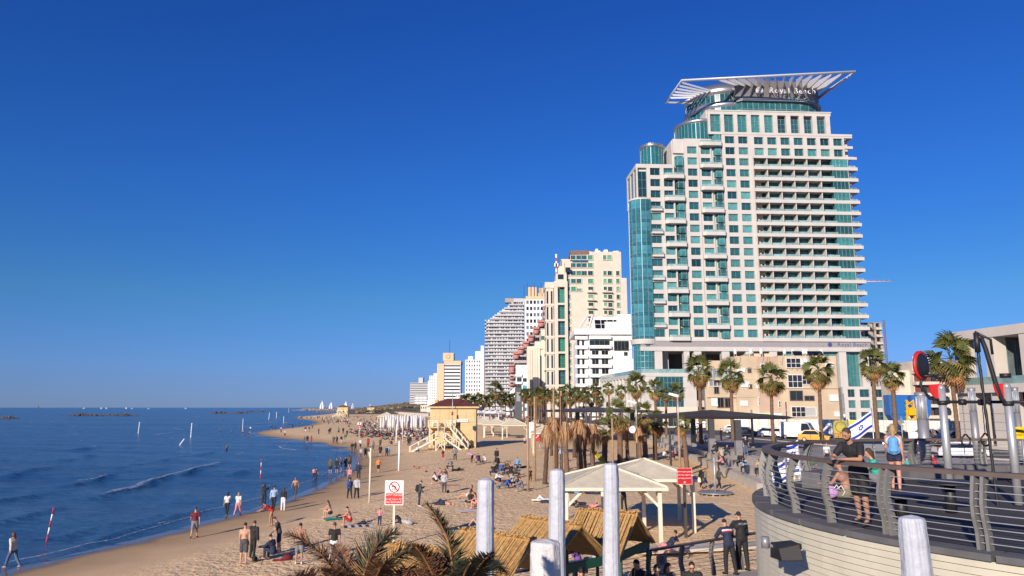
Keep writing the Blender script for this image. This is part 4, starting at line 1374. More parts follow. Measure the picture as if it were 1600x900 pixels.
mb.b2(Ur(1494), XE, -.6,12, Hr(615), Hr(603))
for a, b_ in ((1496,1524),(1550,1572),(1606,1625)):
 mb.b2(Ur(a), Ur(b_),.0,2.0,.3, Hr(615))
mb.b2(Ur(1490), XE, -.4,12,0,.3)
mb.build('stone_frame', M_trav, e)
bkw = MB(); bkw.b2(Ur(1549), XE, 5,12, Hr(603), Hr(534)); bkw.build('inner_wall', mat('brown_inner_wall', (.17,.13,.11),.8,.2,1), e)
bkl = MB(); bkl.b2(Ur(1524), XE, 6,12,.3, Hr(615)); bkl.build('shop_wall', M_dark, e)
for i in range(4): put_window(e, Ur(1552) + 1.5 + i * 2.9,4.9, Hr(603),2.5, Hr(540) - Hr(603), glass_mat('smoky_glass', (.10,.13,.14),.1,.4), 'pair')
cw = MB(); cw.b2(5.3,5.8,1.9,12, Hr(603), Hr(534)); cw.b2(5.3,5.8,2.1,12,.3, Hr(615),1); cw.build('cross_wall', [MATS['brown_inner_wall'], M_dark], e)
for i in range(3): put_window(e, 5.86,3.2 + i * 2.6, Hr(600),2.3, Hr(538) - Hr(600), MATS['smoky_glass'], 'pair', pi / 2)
gb = MB(); gb.b2(Ur(1498), XE, -.45,-.40, Hr(603), Hr(592)); gb.build('balustrade', M_balg, e)
js = MB()
for z in (1.1,2.0,2.9,3.8):
 for a, b_ in ((1496,1524),(1550,1572),(1606,1625)): js.b2(Ur(a) - .01, Ur(b_) + .01,-.012,.0, z, z + .025)
js.build('stone_joint', M_dark, e)['kind'] = 'stuff'
e = empty('balcony_flats', (56,150, PZ),0, 'low cream apartment block with brown wooden screens behind the right hand palm', 'building')
def Uw(px, Y=150, py=600): return at(px, py, Y).x - 56
def Hw(py, Y=150): return at(1450, py, Y).z - PZ
mb = MB(); wd = MB()
mb.b2(Uw(1430), Uw(1482),.6,14,0, Hw(564))
for j in range(5):
 mb.b2(Uw(1428), Uw(1484),-1.0,.6, Hw(584 + j * 17.5), Hw(580 + j * 17.5 - 1))
 for i in range(6):
  x0_ = Uw(1431 + i * 8.6)
  wd.b2(x0_, x0_ + 1.0,.3 - (i % 2) * .3,.45, Hw(580 + j * 17.5), Hw(568 + j * 17.5), i % 2)
mb.b2(Uw(1402), Uw(1430),2,4,0, Hw(578))
mb.b2(Uw(1500), Uw(1560),8,20,0, Hw(583)); mb.b2(Uw(1540), Uw(1590),16,30,0, Hw(572))
mb.build('wall', mat('pale_render', (.60,.53,.43),.8,.1,.4), e)
wd.build('screen', [mat('reddish_wood', (.16,.05,.035),.6,.2,2), M_dglass], e)['kind'] = 'stuff'
for i in range(5):
 s_ = MB(); s_.tube([(0,0,.2),(0,0,1.1)], .3,8); s_.build('water_heater', M_white, e, (Uw(1444 + i * 7),3, Hw(564)))
e = empty('low_houses', (48,165, PZ),0, 'low cream houses between the hotel annex and the blue containers', 'building')
mb = MB(); mb.b2(at(1392,600,165).x - 48, at(1435,600,165).x - 48,0,2,0, at(1400,590,165).z - PZ); mb.build('wall', M_cream, e)
for i in range(3):
 for j in range(3): put_window(e, at(1398 + i * 12,600,165).x - 48,-.05,1.6 + j * 3.4,1.5,1.6, M_dglass, 'pair')
e = empty('street_shops', (27,170, PZ), R(0), 'cream ground floor shops seen beneath the black canopy', 'building')
mb = MB(); mb.b2(0,15,0,8,0,4.6); mb.b2(16.5,26,-22,-14,0,3.4,1); mb.build('wall', [M_cream, M_wstucco], e)
for i in range(4): put_window(e, 2.2 + i * 3.6,-.05,.3,2.4,2.7, M_dglass, 'pair')
gs = MB(); gs.b2(20.2,23.4,-22.2,-22.02,2.4,3.3); gs.build('sign_board', mat('green_sign', (.20,.55,.05),.5), e)
# ================================================================ beach furniture
random.seed(21)
M_ply = mat('yellow_boards', (.56,.43,.225),.75,.07,1.5, bump=.2, bscale=6)
M_plyd = mat('yellow_boards_weathered', (.60,.46,.20),.8,.15,1.5)
M_tile = mat('red_roof_sheet', (.12,.034,.026),.7,.2,2)
M_post = mat('cream_timber', (.66,.61,.48),.7,.08,3)
M_slat = mat('cream_slats', (.58,.52,.39),.75,.10,2)
M_cover = mat('silver_cover', (.47,.49,.54),.55,.08,5, bump=.65, bscale=10, bdist=.03)
M_coverw = mat('white_cover', (.62,.605,.59),.8,.10,5, bump=.8, bscale=8, bdist=.05)
M_cane = mat('cane', (.47,.285,.105),.7,.22,14)
M_cane2 = mat('cane_dark', (.36,.20,.065),.8,.3,14)
M_green = mat('green_paint', (.012,.085,.055),.5,.1,3)
M_grey = mat('grey_metal', (.30,.30,.31),.45,.08,4, metal=.4)
M_galv = mat('galvanised', (.48,.49,.50),.42,.1,5, metal=.5)
M_black = mat('black_plastic', (.018,.018,.02),.5)
M_redp = mat('red_print', (.50,.012,.02),.55)
M_wood = mat('wood_pole', (.36,.23,.13),.8,.2,6)
M_brownrail = mat('brown_handrail', (.12,.085,.07),.55,.15,3)
def lifeguard(loc, s, rz, label):
 e = empty('lifeguard_tower', loc, rz, label, 'lifeguard tower')
 W, D, H = 7.8 * s, 5.0 * s, 6.9 * s
 m = MB(); m.b2(0, W, 0, D, .7 * s, H)
 for x in (.15, W - .15):
  for y in (.15, D - .15): m.b2(x - .17, x + .17, y - .17, y + .17,-.6,.75 * s)
 m.build('wall', M_ply, e)
 for (a, b, c, d) in ((.25,1.65,4.4,6.7),(1.7,3.2,4.4,6.7),(3.25,4.6,4.4,6.7),(4.65,6.1,4.5,6.7),(6.15,7.6,4.5,6.7),(.3,2.6,1.0,3.6),(5.0,7.6,1.0,2.5),(5.0,7.6,2.55,4.3)):
  q = MB(); q.b2(a * s, b * s, -.06,-.004, c * s, d * s); q.build('board', M_ply, e)
 rf = MB(); o = .55 * s
 v = [(-o, -o, H),(W + o, -o, H),(W + o, D + o, H),(-o, D + o, H),(2.6 * s, D / 2, H + 1.35 * s),(5.0 * s, D / 2, H + 1.35 * s)]
 rf.add(v, [(0,1,5,4),(1,2,5),(2,3,4,5),(3,0,4),(3,2,1,0)])
 rf.build('roof', M_tile, e, (0,0,.28 * s))
 fs = MB(); fs.b2(-o, W + o, -o, D + o, H, H + .27 * s); fs.build('fascia', M_ply, e)
 bz = 3.75 * s
 dk = MB(); dk.b2(-.1,1.75 * s, -1.4 * s, 0, bz - .16, bz); dk.b2(1.75 * s, 4.4 * s, -1.4 * s, -.01, bz - .16, bz)
 dk.build('balcony_deck', M_plyd, e)
 for (x0, x1) in ((-.1,1.4 * s),(2.9 * s, 4.4 * s)):
  r = MB()
  for zz in (.35,.7,1.05): r.beam((x0,-1.4 * s, bz + zz * s),(x1,-1.4 * s, bz + zz * s),.08,.12)
  for x in (x0,(x0 + x1) / 2, x1): r.b2(x - .06, x + .06,-1.45 * s, -1.35 * s, bz, bz + 1.15 * s)
  r.beam((x0,-1.42 * s, bz + .1),(x1,-1.42 * s, bz + 1.0 * s),.07,.1)
  r.build('railing', M_post, e)
 for x in (0.1,4.2 * s):
  r = MB(); r.b2(x - .1, x + .1,-1.4 * s, -1.2 * s, 0, bz - .16); r.beam((x, -1.3 * s, bz - .2),(x, -.05, bz - 1.4 * s),.12,.12); r.build('post', M_post, e)
 lz = 1.9 * s
 def flight(a, b, w, n, axis):
  a = Vector(a); b = Vector(b); st = MB()
  side = Vector((0,1,0)) if axis == 'x' else Vector((1,0,0))
  for q in (-w / 2, w / 2): st.beam(a + side * q, b + side * q, .07,.26)
  for i in range(n):
   p = a.lerp(b, (i + .5) / n)
   dd = (.28, w, .05) if axis == 'x' else (w, .28,.05)
   st.box(p + Vector((0,0,.05)), dd)
  st.build('stair_flight', M_post, e)
  rr = MB()
  for q in (-w / 2, w / 2):
   rr.beam(a + side * q + Vector((0,0,1)), b + side * q + Vector((0,0,1)),.07,.1)
   for i in range(4):
    p = a.lerp(b, i / 3) + side * q
    rr.b2(p.x - .05, p.x + .05, p.y - .05, p.y + .05, p.z, p.z + 1)
  rr.build('handrail', M_post, e)
 flight((2.15 * s, -1.4 * s, bz),(2.15 * s, -3.2 * s, lz),1.1 * s, 8, 'y')
 ld = MB(); ld.b2(1.4 * s, 3.0 * s, -4.4 * s, -3.2 * s, lz - .14, lz); ld.build('landing', M_plyd, e)
 lp = MB()
 for x in (1.5 * s, 2.9 * s): lp.b2(x - .08, x + .08,-4.4 * s, -4.25 * s, -.4, lz)
 lp.beam((1.5 * s, -4.35 * s, 0),(2.9 * s, -4.35 * s, lz),.09,.1); lp.beam((2.9 * s, -4.25 * s, 0),(1.5 * s, -4.25 * s, lz),.09,.1)
 lp.build('landing_frame', M_post, e)
 flight((1.4 * s, -3.8 * s, lz),(-2.8 * s, -3.8 * s, -.3),1.0 * s, 9, 'x')
 flight((3.0 * s, -3.8 * s, lz),(6.3 * s, -3.8 * s, -.3),1.0 * s, 8, 'x')
 flight((3.6 * s, -1.5 * s, bz - .1),(6.6 * s, -1.9 * s, .1),.9 * s, 11, 'x')
 dr = MB(); dr.b2(4.45 * s, 5.1 * s, -.12,-.066,3.6 * s, 4.8 * s); dr.build('door', mat('brown_door', (.13,.06,.035),.7), e)
 sb = MB(); sb.b2(4.5 * s, 6.5 * s, -.22,-.14,4.6 * s, 5.05 * s); sb.build('sign_board', M_white, e)
 if s > .9:
  text('תחנת הצלה'[::-1], .36, M_redp, e, (5.5 * s, -.225,4.82 * s))
 fl = MB(); fl.tube([(3.9 * s, -1.45 * s, bz),(3.9 * s, -1.45 * s, H + 2.9 * s)], .05,6); fl.build('flag_pole', M_galv, e)
 lb = MB(); lb.tube([(3.9 * s, -1.6 * s, H - .6),(3.9 * s, -1.6 * s, H - 1.2)], .16,8); lb.build('lifebuoy_lamp', M_redp, e)
 sp = MB(); sp.b2(7.3 * s, 8.0 * s, -.7,-.1,3.3 * s, 3.9 * s); sp.build('loudspeaker', M_black, e)
 pb = MB(); pb.b2(6.9 * s, 7.15 * s, -.7 * s, -.4 * s, -.3,1.6); pb.build('pillar', M_black, e)
 return e
p = sand(668,704)
lifeguard((p.x, p.y + 3.0, p.z),1.0,0, 'large yellow wooden lifeguard tower with red roof and crossing stairs, nearest on the beach')
a = at(527,645,520)
lifeguard((a.x, 520,1.3),.92,0, 'yellow lifeguard tower with stairs standing far off near the second spit')
a = at(574,641,760)
lifeguard((a.x, 760,1.3),.9,0, 'tiny third lifeguard tower farthest away along the beach')
def roof_mesh(w, rise, over=.35):
 mb = MB(); h = w / 2 + over
 n = int(h * 2 / .11 / 2)
 for q in range(4):
  M = Matrix.Rotation(q * pi / 2,3, 'Z')
  for i in range(n):
   t0 = i / n; t1 = (i + .80) / n
   y0 = -h * (1 - t0); y1 = -h * (1 - t1)
   z0 = rise * t0; z1 = rise * t1
   vs = [Vector((y0, y0, z0)), Vector((-y0, y0, z0)), Vector((-y1, y1, z1)), Vector((y1, y1, z1))]
   lo = [v - Vector((0,0,.03)) for v in vs]
   mb.add([M @ v for v in vs + lo], [(0,1,2,3),(7,6,5,4),(0,4,5,1),(2,6,7,3)])
  hip = Vector((-h, -h, .03)); top = Vector((0,0, rise + .04))
  mb.beam(M @ hip, M @ top, .1,.08,1)
  a = M @ Vector((-h, -h, -.08)); b = M @ Vector((h, -h, -.08))
  mb.beam(a, b, .06,.16,1)
 return mb
_gz = {}
def gazebo(loc, w, hp, rise, rz, label, big=True, shade=True):
 e = empty('gazebo', loc, rz, label, 'gazebo', 'wooden shade gazebos on the sand')
 k = (w, rise)
 if k not in _gz:
  _gz[k] = roof_mesh(w, rise).mesh('roof', [M_slat, M_post])
 o = link('roof', _gz[k], e, (0,0, hp + .02))
 o['kind'] = 'stuff'
 h = w / 2
 for i, (x, y) in enumerate(((-h, -h),(h, -h),(h, h),(-h, h))):
  m = MB(); m.b2(-.09,.09,-.09,.09,-.5, hp); m.build('post', M_post, e, (x, y, 0))
  m = MB(); sx = -1 if x > 0 else 1; sy = -1 if y > 0 else 1
  m.beam((x, y, hp - .95),(x + sx * .85, y, hp - .1),.1,.12); m.beam((x, y, hp - .95),(x, y + sy * .85, hp - .1),.1,.12)
  m.build('brace', M_post, e)
 for (a, b) in (((-h, -h),(h, -h)),((h, -h),(h, h)),((h, h),(-h, h)),((-h, h),(-h, -h))):
  m = MB(); m.beam((a[0], a[1], hp - .1),(b[0], b[1], hp - .1),.1,.2); m.build('beam', M_post, e)
 return e
gazebo((4.85,39.1,1.3),4.5,2.6,.86,0, 'cream slatted pyramid gazebo, nearest, left of the red notice sign')
gazebo((7.5,43.1,1.33),4.5,2.6,.86, R(-3), 'cream slatted gazebo behind the nearest one, its roof peak further right')
gazebo((.5,158,1.42),5.0,2.6,1.3,0, 'pale gazebo on the sand right of the lifeguard tower, rightmost of that row')
gazebo((-3.6,166,1.42),5.0,2.6,1.3,0, 'pale gazebo in the middle of the row right of the lifeguard tower')
gazebo((-6.8,174,1.42),5.0,2.6,1.3,0, 'pale gazebo nearest the yellow wall of the lifeguard tower')
gazebo((5.4,109,1.42),4.6,2.7,1.2,0, 'pale gazebo half hidden behind the bound brown palms')
gazebo((-7.5,190,1.42),5,2.6,1.2,0, 'gazebo roof just showing past the lifeguard tower, farthest of its row')
a = at(650,650,230); gazebo((a.x, 230,1.4),6,2.8,1.6,0, 'cream gazebo peeking over the closed white parasols')
a = at(604,650,300); gazebo((a.x, 300,1.4),6,2.8,1.6,0, 'far gazebo behind the left end of the closed white parasols')
def cover_mesh(r, h, seed, m=None, flare=1.15, top=.5, base=-1):
 random.seed(seed)
 n = 72; rows = 90; mb = MB(); vs = []; fs = []
 for j in range(rows + 1):
  t = j / rows
  z = h * t
  rr = r * (flare + (1 - flare) * t)
  if t > .985: rr *= (1 - ((t - .985) / .015) ** 2 * (1 - .86))
  ox = .006 * sin(z * 1.7 + seed)
  for k in range(n):
   a = 2 * pi * k / n
   fold = .016 * sin(a * 8 + seed + 1.2 * noise.noise(Vector((z * .9, seed, 0)))) + .016 * abs(sin(a * 9.5 + z * .6 + seed)) + .035 * abs(noise.noise(Vector((a * 4.1, z * 1.1 + seed, 9)))) - .03 * (t > .93) * abs(sin(a * 13 + z * 6))
   fold += .012 * noise.noise(Vector((cos(a) * 5, sin(a) * 5, z * 4 + seed)))
   q = rr * (1 + fold * 1.6)
   vs.append((q * cos(a) + ox, q * sin(a), z))
 for j in range(rows):
  for k in range(n):
   k2 = (k + 1) % n
   fs.append((j * n + k, j * n + k2,(j + 1) * n + k2,(j + 1) * n + k))
 mb.add(vs, fs, 0, True)
 mb.lathe([(r * .86, h),(r * .5, h + .02),(0, h + .035)], n, (.006 * sin(h * 1.7 + seed),0,0),0, True)
 return mb
def covered(px, py, Y, r, label, seed, m=M_cover, zb=None, hh=None, flare=1.18):
 t = at(px, py, Y)
 zb = LZ if zb is None else zb
 e = empty('covered_parasol', (t.x, Y, zb),0, label, 'covered parasol', 'parasols wrapped in covers beside the terrace')
 e.rotation_euler = (R(random.uniform(-.6,.6)), R(random.uniform(-.6,.6)),0)
 H = t.z - zb
 cover_mesh(r, H - .9, seed, flare=flare).build('cover', m, e, (0,0,.9))
 p_ = MB(); p_.tube([(0,0,.1),(0,0,1.2)], .035,8); p_.build('pole', M_grey, e)
 p_ = MB(); p_.box((0,0,.05),(.8,.8,.1)); p_.build('base', M_conc, e)
 tb = MB(); tb.lathe([(r * 1.02,0),(r * 1.05,.03),(r * 1.02,.06)], 24,(0,0, H * .62)); tb.build('strap', m, e)
covered(758,750,14.0,.145, 'silver covered parasol, leftmost of the tall slim ones', 1)
covered(868,735,15.0,.145, 'silver covered parasol between the thatched huts, middle of the tall ones', 2)
covered(951,725,16.0,.15, 'silver covered parasol in front of the nearest gazebo, rightmost slim one', 3)
covered(851,846,11.4,.215, 'short stout white covered parasol at the bottom edge', 4, M_coverw, flare=1.1)
covered(1430,809,10.0,.16, 'thick silver covered parasol standing before the cream terrace wall', 5, flare=1.3)
def hut(A, B, label, seed):
 """A far ridge end, B near ridge end (world points)"""
 random.seed(seed)
 A = Vector(A); B = Vector(B)
 d = (B - A); d.z = 0; L = d.length; d.normalize()
 mid = (A + B) / 2
 rz = atan2(d.y, d.x)
 z = mid.z - LZ
 e = empty('thatched_hut', (mid.x, mid.y, LZ), rz, label, 'beach hut', 'small huts roofed with canes')
 hw, drop = 1.12,.82
 for sgn in (-1,1):
  cn = MB(); n = int(L / .042)
  for i in range(n):
   x = -L / 2 + L * (i + .5) / n + random.uniform(-.012,.012)
   zo = random.uniform(-.008,.01); ext = random.uniform(-.05,.1); ex2 = random.uniform(.02,.13)
   a = Vector((x, -sgn * ex2, z + ex2 * .75 + zo)); b = Vector((x + random.uniform(-.04,.04), sgn * (hw + ext), z - drop - ext * .7 + zo))
   cn.beam(a, b, .036,.03, random.randrange(3) == 0 and 1 or 0)
  cn.build('cane_thatch', [M_cane, M_cane2], e)['kind'] = 'stuff'
  sh = MB(); sh.add([(-L / 2 + .05,0, z - .05),(L / 2 - .05,0, z - .05),(L / 2 - .05, sgn * hw, z - drop - .05),(-L / 2 + .05, sgn * hw, z - drop - .05)], [(0,1,2,3)])
  sh.build('roof_board', M_cane2, e)
 for x in (-L / 2 + .12, L / 2 - .12):
  b = MB(); b.beam((x, -hw + .05, z - drop - .07),(x, hw - .05, z - drop - .07),.06,.2); b.build('cross_beam', M_green, e)
  for y in (-hw + .15, hw - .15):
   b = MB(); b.b2(x - .035, x + .035, y - .035, y + .035,0, z - drop - .17); b.build('post', M_green, e)
  b = MB(); b.beam((x, -hw, z - drop - .04),(x, 0, z - .06),.05,.1); b.beam((x, hw, z - drop - .04),(x, 0, z - .06),.05,.1); b.build('gable_rafter', M_cane2, e)
 b = MB(); b.beam((-L / 2,0, z + .02),(L / 2,0, z + .02),.07,.07); b.build('ridge_pole', M_cane2, e)
 return e
RZ = 4.97
def rp(px, py):
 d = ray(px, py); t = (RZ - CZ) / d.z
 return (d.x * t, d.y * t, RZ)
hut(rp(903,797), rp(997,804), 'cane roofed hut with green frame, rightmost, beside the nearest gazebo', 1)
hut(rp(815,809), rp(910,823), 'cane roofed hut between the two tall silver parasols', 2)
hut(rp(719,829), rp(836,845), 'cane roofed hut behind the leftmost silver parasol', 3)
hut(rp(606,850), rp(697,864), 'cane roofed hut leftmost, behind the dry palm fronds', 4)
random.seed(31)
wp = None
cnt = 0
for row, (Y0, x0, x1, n) in enumerate(((200,596,662,18),(211,600,664,15),(223,603,668,13))):
 for i in range(n):
  a = at(x0 + (x1 - x0) * (i + random.uniform(-.2,.2)) / n, 660, Y0 + random.uniform(-3,3))
  lab = 'closed white parasol, %s in the %s row behind the crowd' % (ORD[i] if i < n - 1 else 'rightmost', ('front', 'middle', 'back')[row])
  if wp is None:
   wp = empty('closed_parasol', (a.x, a.y, 1.4),0, lab, 'parasol', 'closed white parasols standing close together')
   m = MB(); m.lathe([(.10,.75),(.26,.8),(.30,1.4),(.22,2.9),(.14,3.3),(.04,3.4),(0,3.42)], 9,(0,0,0),0, True); m.build('canopy', M_coverw, wp)
   m = MB(); m.tube([(0,0,0),(0,0,.8)], .05,6); m.build('pole', M_white, wp)
   o = wp
  else:
   o = copy_tree(wp); o['label'] = lab
  o.location = (a.x, a.y, 1.4); o.rotation_euler = (R(random.uniform(-1.5,1.5)), R(random.uniform(-1.5,1.5)), random.random() * 6)
  s_ = random.uniform(1.12,1.28); o.scale = (s_, s_, s_)
def no_swim(loc, s, label, poleh):
 e = empty('warning_sign', loc, R(-4), label, 'sign')
 b = MB(); b.b2(-.47,.47,-.02,.02,0,1.2); b.build('board', M_white, e, (0,0, poleh))
 b = MB(); b.b2(-.43,.43,-.026,-.021,.04,.58); b.build('red_panel', M_redp, e, (0,0, poleh))
 b = MB(); b.lathe([(.27,-.006),(.27,.006),(.225,.006),(.225,-.006),(.27,-.006)], 30); b.box((0,0,0),(.5,.05,.012),-pi / 4)
 o = b.build('prohibition_ring', M_redp, e, (0,-.035, poleh + .88)); o.rotation_euler = (pi / 2,0,0)
 b = MB(); b.tube([(-.14,0,.02),(-.02,0,.09),(.08,0,.0)], .025,6); b.tube([(.1,0,.07),(.1,0,.075)], .035,8)
 for z in (-.07,-.12): b.tube([(-.14 + i * .047,0, z + .014 * (i % 2)) for i in range(7)], .01,4)
 b.build('swimmer_symbol', M_black, e, (0,-.03, poleh + .86))
 b = MB(); b.b2(-.055,.055,.02,.09,-.3, poleh + 1.0); b.build('pole', M_post, e)
 text('מקום אסור לרחצה'[::-1], .125, M_white, e, (0,-.028, poleh + .49), extrude=.002)
 text('ممنوع السباحة', .12, M_white, e, (0,-.028, poleh + .31), extrude=.002)
 text('NO BATHING', .125, M_white, e, (0,-.028, poleh + .14), extrude=.002)
p = sand(614,855)
no_swim((p.x, p.y, p.z),1, 'white no swimming sign with a red lower half on a post, in the foreground sand', 2.02)
p = sand(561,684)
e = empty('warning_sign', (p.x, p.y, p.z),0, 'small distant white and red warning sign on a tall post left of the parasols', 'sign')
b = MB(); b.b2(-.45,.45,-.02,.02,2.6,3.5); b.b2(-.42,.42,-.03,-.021,2.62,3.0,1); b.tube([(0,-.0,3.25),(0,-.03,3.25)], .2,12,1); b.build('board', [M_white, M_redp], e)
b = MB(); b.tube([(0,.05,-.2),(0,.05,3.2)], .05,6); b.build('pole', M_white, e)
e = empty('notice_sign', (at(1070,757,39.3).x, 39.3,1.4), R(4), 'square red notice board with rows of white writing beside the second gazebo', 'sign')
e.scale = (.86,1,.86); hz = (at(1070,757,39.3).z - 1.4) / .86
b = MB(); b.b2(-.46,.46,-.02,.02,0,.97); b.build('board', M_redp, e, (0,0, hz))
b = MB()
for q in ((-.46,-.43,0,.97),(.43,.46,0,.97),(-.43,.43,0,.03),(-.43,.43,.94,.97)): b.b2(q[0], q[1], -.03,-.021, q[2], q[3])
b.build('border', mat('pink_border', (.75,.35,.36),.6), e, (0,0, hz))
for i, tx in enumerate(('המתקן מיועד לילדים', 'יש להשגיח על ילדים', 'השימוש באחריות')):
 text(tx[::-1], .115, M_white, e, (0,-.026, hz + .74 - i * .19), extrude=.002)
b = MB(); b.lathe([(.06,-.004),(.06,.004),(.03,.004),(.03,-.004),(.06,-.004)], 16); o = b.build('round_symbol', M_white, e, (0,-.03, hz + .13)); o.rotation_euler = (pi / 2,0,0)
b = MB(); b.b2(-.08,.08,.03,.15,-.3, hz + .8); b.build('pole', mat('dark_bronze', (.06,.05,.04),.6), e)
def pole(px, py, top, r, m, label, cat='pole', group=None, wood=False):
 p = sand(px, py)
 h = at(px, top, p.y).z - p.z
 e = empty('beach_pole', p, 0, label, cat, group)
 b = MB(); b.tube([(0,0,-.4),(0,0, h)], r, 8,0); b.build('shaft', m, e)
 b = MB(); b.lathe([(r * 1.25,0),(r * 1.25,.1),(0,.12)], 8,(0,0, h - .03)); b.build('cap', m, e)
 return e
pole(577,785,702,.075, M_post, 'white wooden volleyball pole in the sand left of the warning sign')
pole(623,736,690,.11, M_white, 'white volleyball pole left of the lifeguard tower stairs')
pole(619,692,664,.12, M_white, 'white pole standing further back behind the volleyball pole')
pole(629,690,650,.06, M_white, 'thin pole before the closed white parasols')
pole(825,768,655,.10, M_wood, 'brown timber pole at the edge of the bound palms, leftmost')
pole(836,752,622,.10, M_wood, 'tall brown timber pole second from the left among the bound palms')
pole(866,741,608,.10, M_wood, 'tall brown timber pole just right of the bound palms')
pole(878,738,612,.10, M_wood, 'tall pale timber pole rising between two bound palms')
pole(958,735,655,.09, M_wood, 'wooden play net post near the yellow slide')
pole(1049,745,673,.10, M_dark, 'black post in the playground sand near the steps')
def water_pole(px, py, top, r, tilt, striped, label):
 p = gnd(px, py, 0)
 h = (py - top) / 1160 * p.y; r *= .6
 e = empty('marker_pole', p, 0, label, 'marker pole', 'marker poles standing in the sea')
 e.rotation_euler = (0, R(tilt),0)
 n = 5
 for i in range(n):
  b = MB(); z0 = -.4 if i == 0 else h * i / n; b.tube([(0,0, z0),(0,0, h * (i + 1) / n)], r, 8)
  b.build('stripe', M_redp if (striped and i % 2 == 0) else (M_white if not (i == 0 and striped) else M_redp), e)
water_pole(73,845,796,.075,7, True, 'red and white striped marker pole leaning, nearest the left shore')
water_pole(407,747,718,.08,0, True, 'red and white marker pole off the curve of the beach')
water_pole(216,677,660,.2,3, False, 'white marker pole far out, second from the left')
water_pole(298,684,662,.2,1, False, 'upright white marker pole right of the leaning one')
water_pole(281,695,684,.2,35, False, 'short white marker pole leaning steeply')
water_pole(379,671,655,.17,0, False, 'white marker pole beside the tip of the spit')
water_pole(420,655,645,.3,4, False, 'far white marker pole left of a pair')
water_pole(432,653,644,.3,-2, False, 'far white marker pole right of a pair')
water_pole(443,661,651,.22,0, False, 'white marker pole by the second spit')
water_pole(451,645,638,.3,0, False, 'thin marker pole near the far jetty')
M_rock = mat('wet_rock', (.10,.08,.065),.85,.35,.3, bump=.5, bscale=2)
_rocks = []
random.seed(4)
for i in range(6):
 bm = bmesh.new(); bmesh.ops.create_icosphere(bm, subdivisions=1, radius=1)
 for v in bm.verts: v.co *= random.uniform(.7,1.15)
 bm.verts.ensure_lookup_table()
 V_ = [v.co.copy() for v in bm.verts]; F_ = [tuple(v.index for v in f.verts) for f in bm.faces]; bm.free(); _rocks.append((V_, F_))
def rocks(px0, px1, Y, w, h, label, m=M_rock, n=None, dy=0):
 a = at(px0,637, Y); b = at(px1,637, Y + dy)
 e = empty('breakwater', ((a.x + b.x) / 2, Y + dy / 2,0),0, label, 'breakwater')
 L = (b - a).length; n = n or int(L / (h * .55))
 mb = MB()
 for i in range(n):
  for j in range(5):
   t = random.random(); env = min(1, t * 6,(1 - t) * 6) * (.75 + .25 * sin(t * 9))
   x = (t - .5) * L; y = random.uniform(-w, w); zz = h * env * (1 - abs(y) / w) * random.uniform(.5,1)
   s_ = random.uniform(.5,1.1) * h * .42
   V_, F_ = random.choice(_rocks); ang = random.random() * 6
   ca, sa = cos(ang), sin(ang)
   mb.add([(x + (v.x * ca - v.y * sa) * s_ * 1.3, y + dy * (t - .5) + (v.x * sa + v.y * ca) * s_ * 1.3, zz - s_ * .5 + v.z * s_) for v in V_], F_)
 mb.build('rock_pile', m, e)['kind'] = 'stuff'
rocks(106,216,690,6,2.6, 'dark rock breakwater in the sea at left centre')
rocks(-30,29,520,5,2.2, 'dark rock breakwater cut by the left edge')
rocks(329,388,960,8,3.2, 'dark rock breakwater further out, right of the other one')
rocks(383,414,1250,8,3.0, 'small far breakwater behind the right hand one')
rocks(455,600,1900,10,5.5, 'long pale stone jetty running out on the horizon', mat('pale_rock', (.30,.24,.19),.9,.3,.1),160)
rocks(484,580,1150,6,2.6, 'low grey jetty in front of the pale one', mat('grey_rock', (.17,.15,.13),.9,.3,.2),130)
for i, (px, top, w) in enumerate(((503,624.5,5),(517,626.5,4.5),(540,625,4.5),(551,628,2.5))):
 Y = 2300
 a = at(px, 637, Y); h = (637 - top) * Y / 1160
 W = w * Y / 1160
 e = empty('sail_monument', (a.x, Y, 4),0, ['tall white sail shaped landmark, leftmost on the jetty', 'white sail shaped landmark second from left on the jetty', 'white sail shape rising behind the far lifeguard tower', 'smallest white sail shape right of the far lifeguard tower'][i], 'landmark')
 b = MB()
 pts = [(-W / 2,0),(W / 2,0),(W * .48, h * .3),(W * .3, h * .65),(0.05 * W, h),(-W * .15, h * .6),(-W * .4, h * .25)]
 b.xprism(pts, -2,2); b.xprism([(x * .5 - W * .35, z * .72) for x, z in pts], -5,-3); b.build('sail', M_white, e)
M_sail = mat('sail_cloth', (.75,.75,.76),.8)
def boat(px, py, h, label, dark=False):
 Y = 4200 if py < 638.5 else 2600
 a = at(px, 637, Y); S = Y / 1160
 e = empty('sailing_boat', (a.x, Y, 0),0, label, 'sailing boat')
 b = MB(); b.prism([(-1.6 * S, 0),(-1.2 * S, -.4 * S),(1.2 * S, -.4 * S),(1.8 * S, 0),(1.2 * S, .4 * S),(-1.2 * S, .4 * S)], -.5,.28 * S); b.build('hull', M_white if not dark else M_dark, e)
 b = MB(); b.xprism([(-.1 * S, .7 * S),(1.0 * S, .8 * S),(-.1 * S, h * S)], -.05 * S, .05 * S); b.xprism([(-.25 * S, .7 * S),(-.25 * S, h * .8 * S),(-1.0 * S, .8 * S)], -.05 * S, .05 * S); b.build('sail', M_sail if not dark else M_dark, e)
 b = MB(); b.tube([(-.17 * S, 0,.5 * S),(-.17 * S, 0, h * 1.05 * S)], .08 * S, 5); b.build('mast', M_dark, e)
boat(60,637,6.0, 'dark sailing boat on the horizon at far left', True)
boat(158,637,2.2, 'tiny white sailing boat, left of a pair on the horizon'); boat(166,637,2.2, 'tiny white sailing boat, right of a pair on the horizon')
boat(197,637,2.6, 'white sailing boat above the left breakwater'); boat(131,637,2.0, 'small white boat left of the pair'); boat(290,637,1.6, 'small white boat alone on the mid horizon')
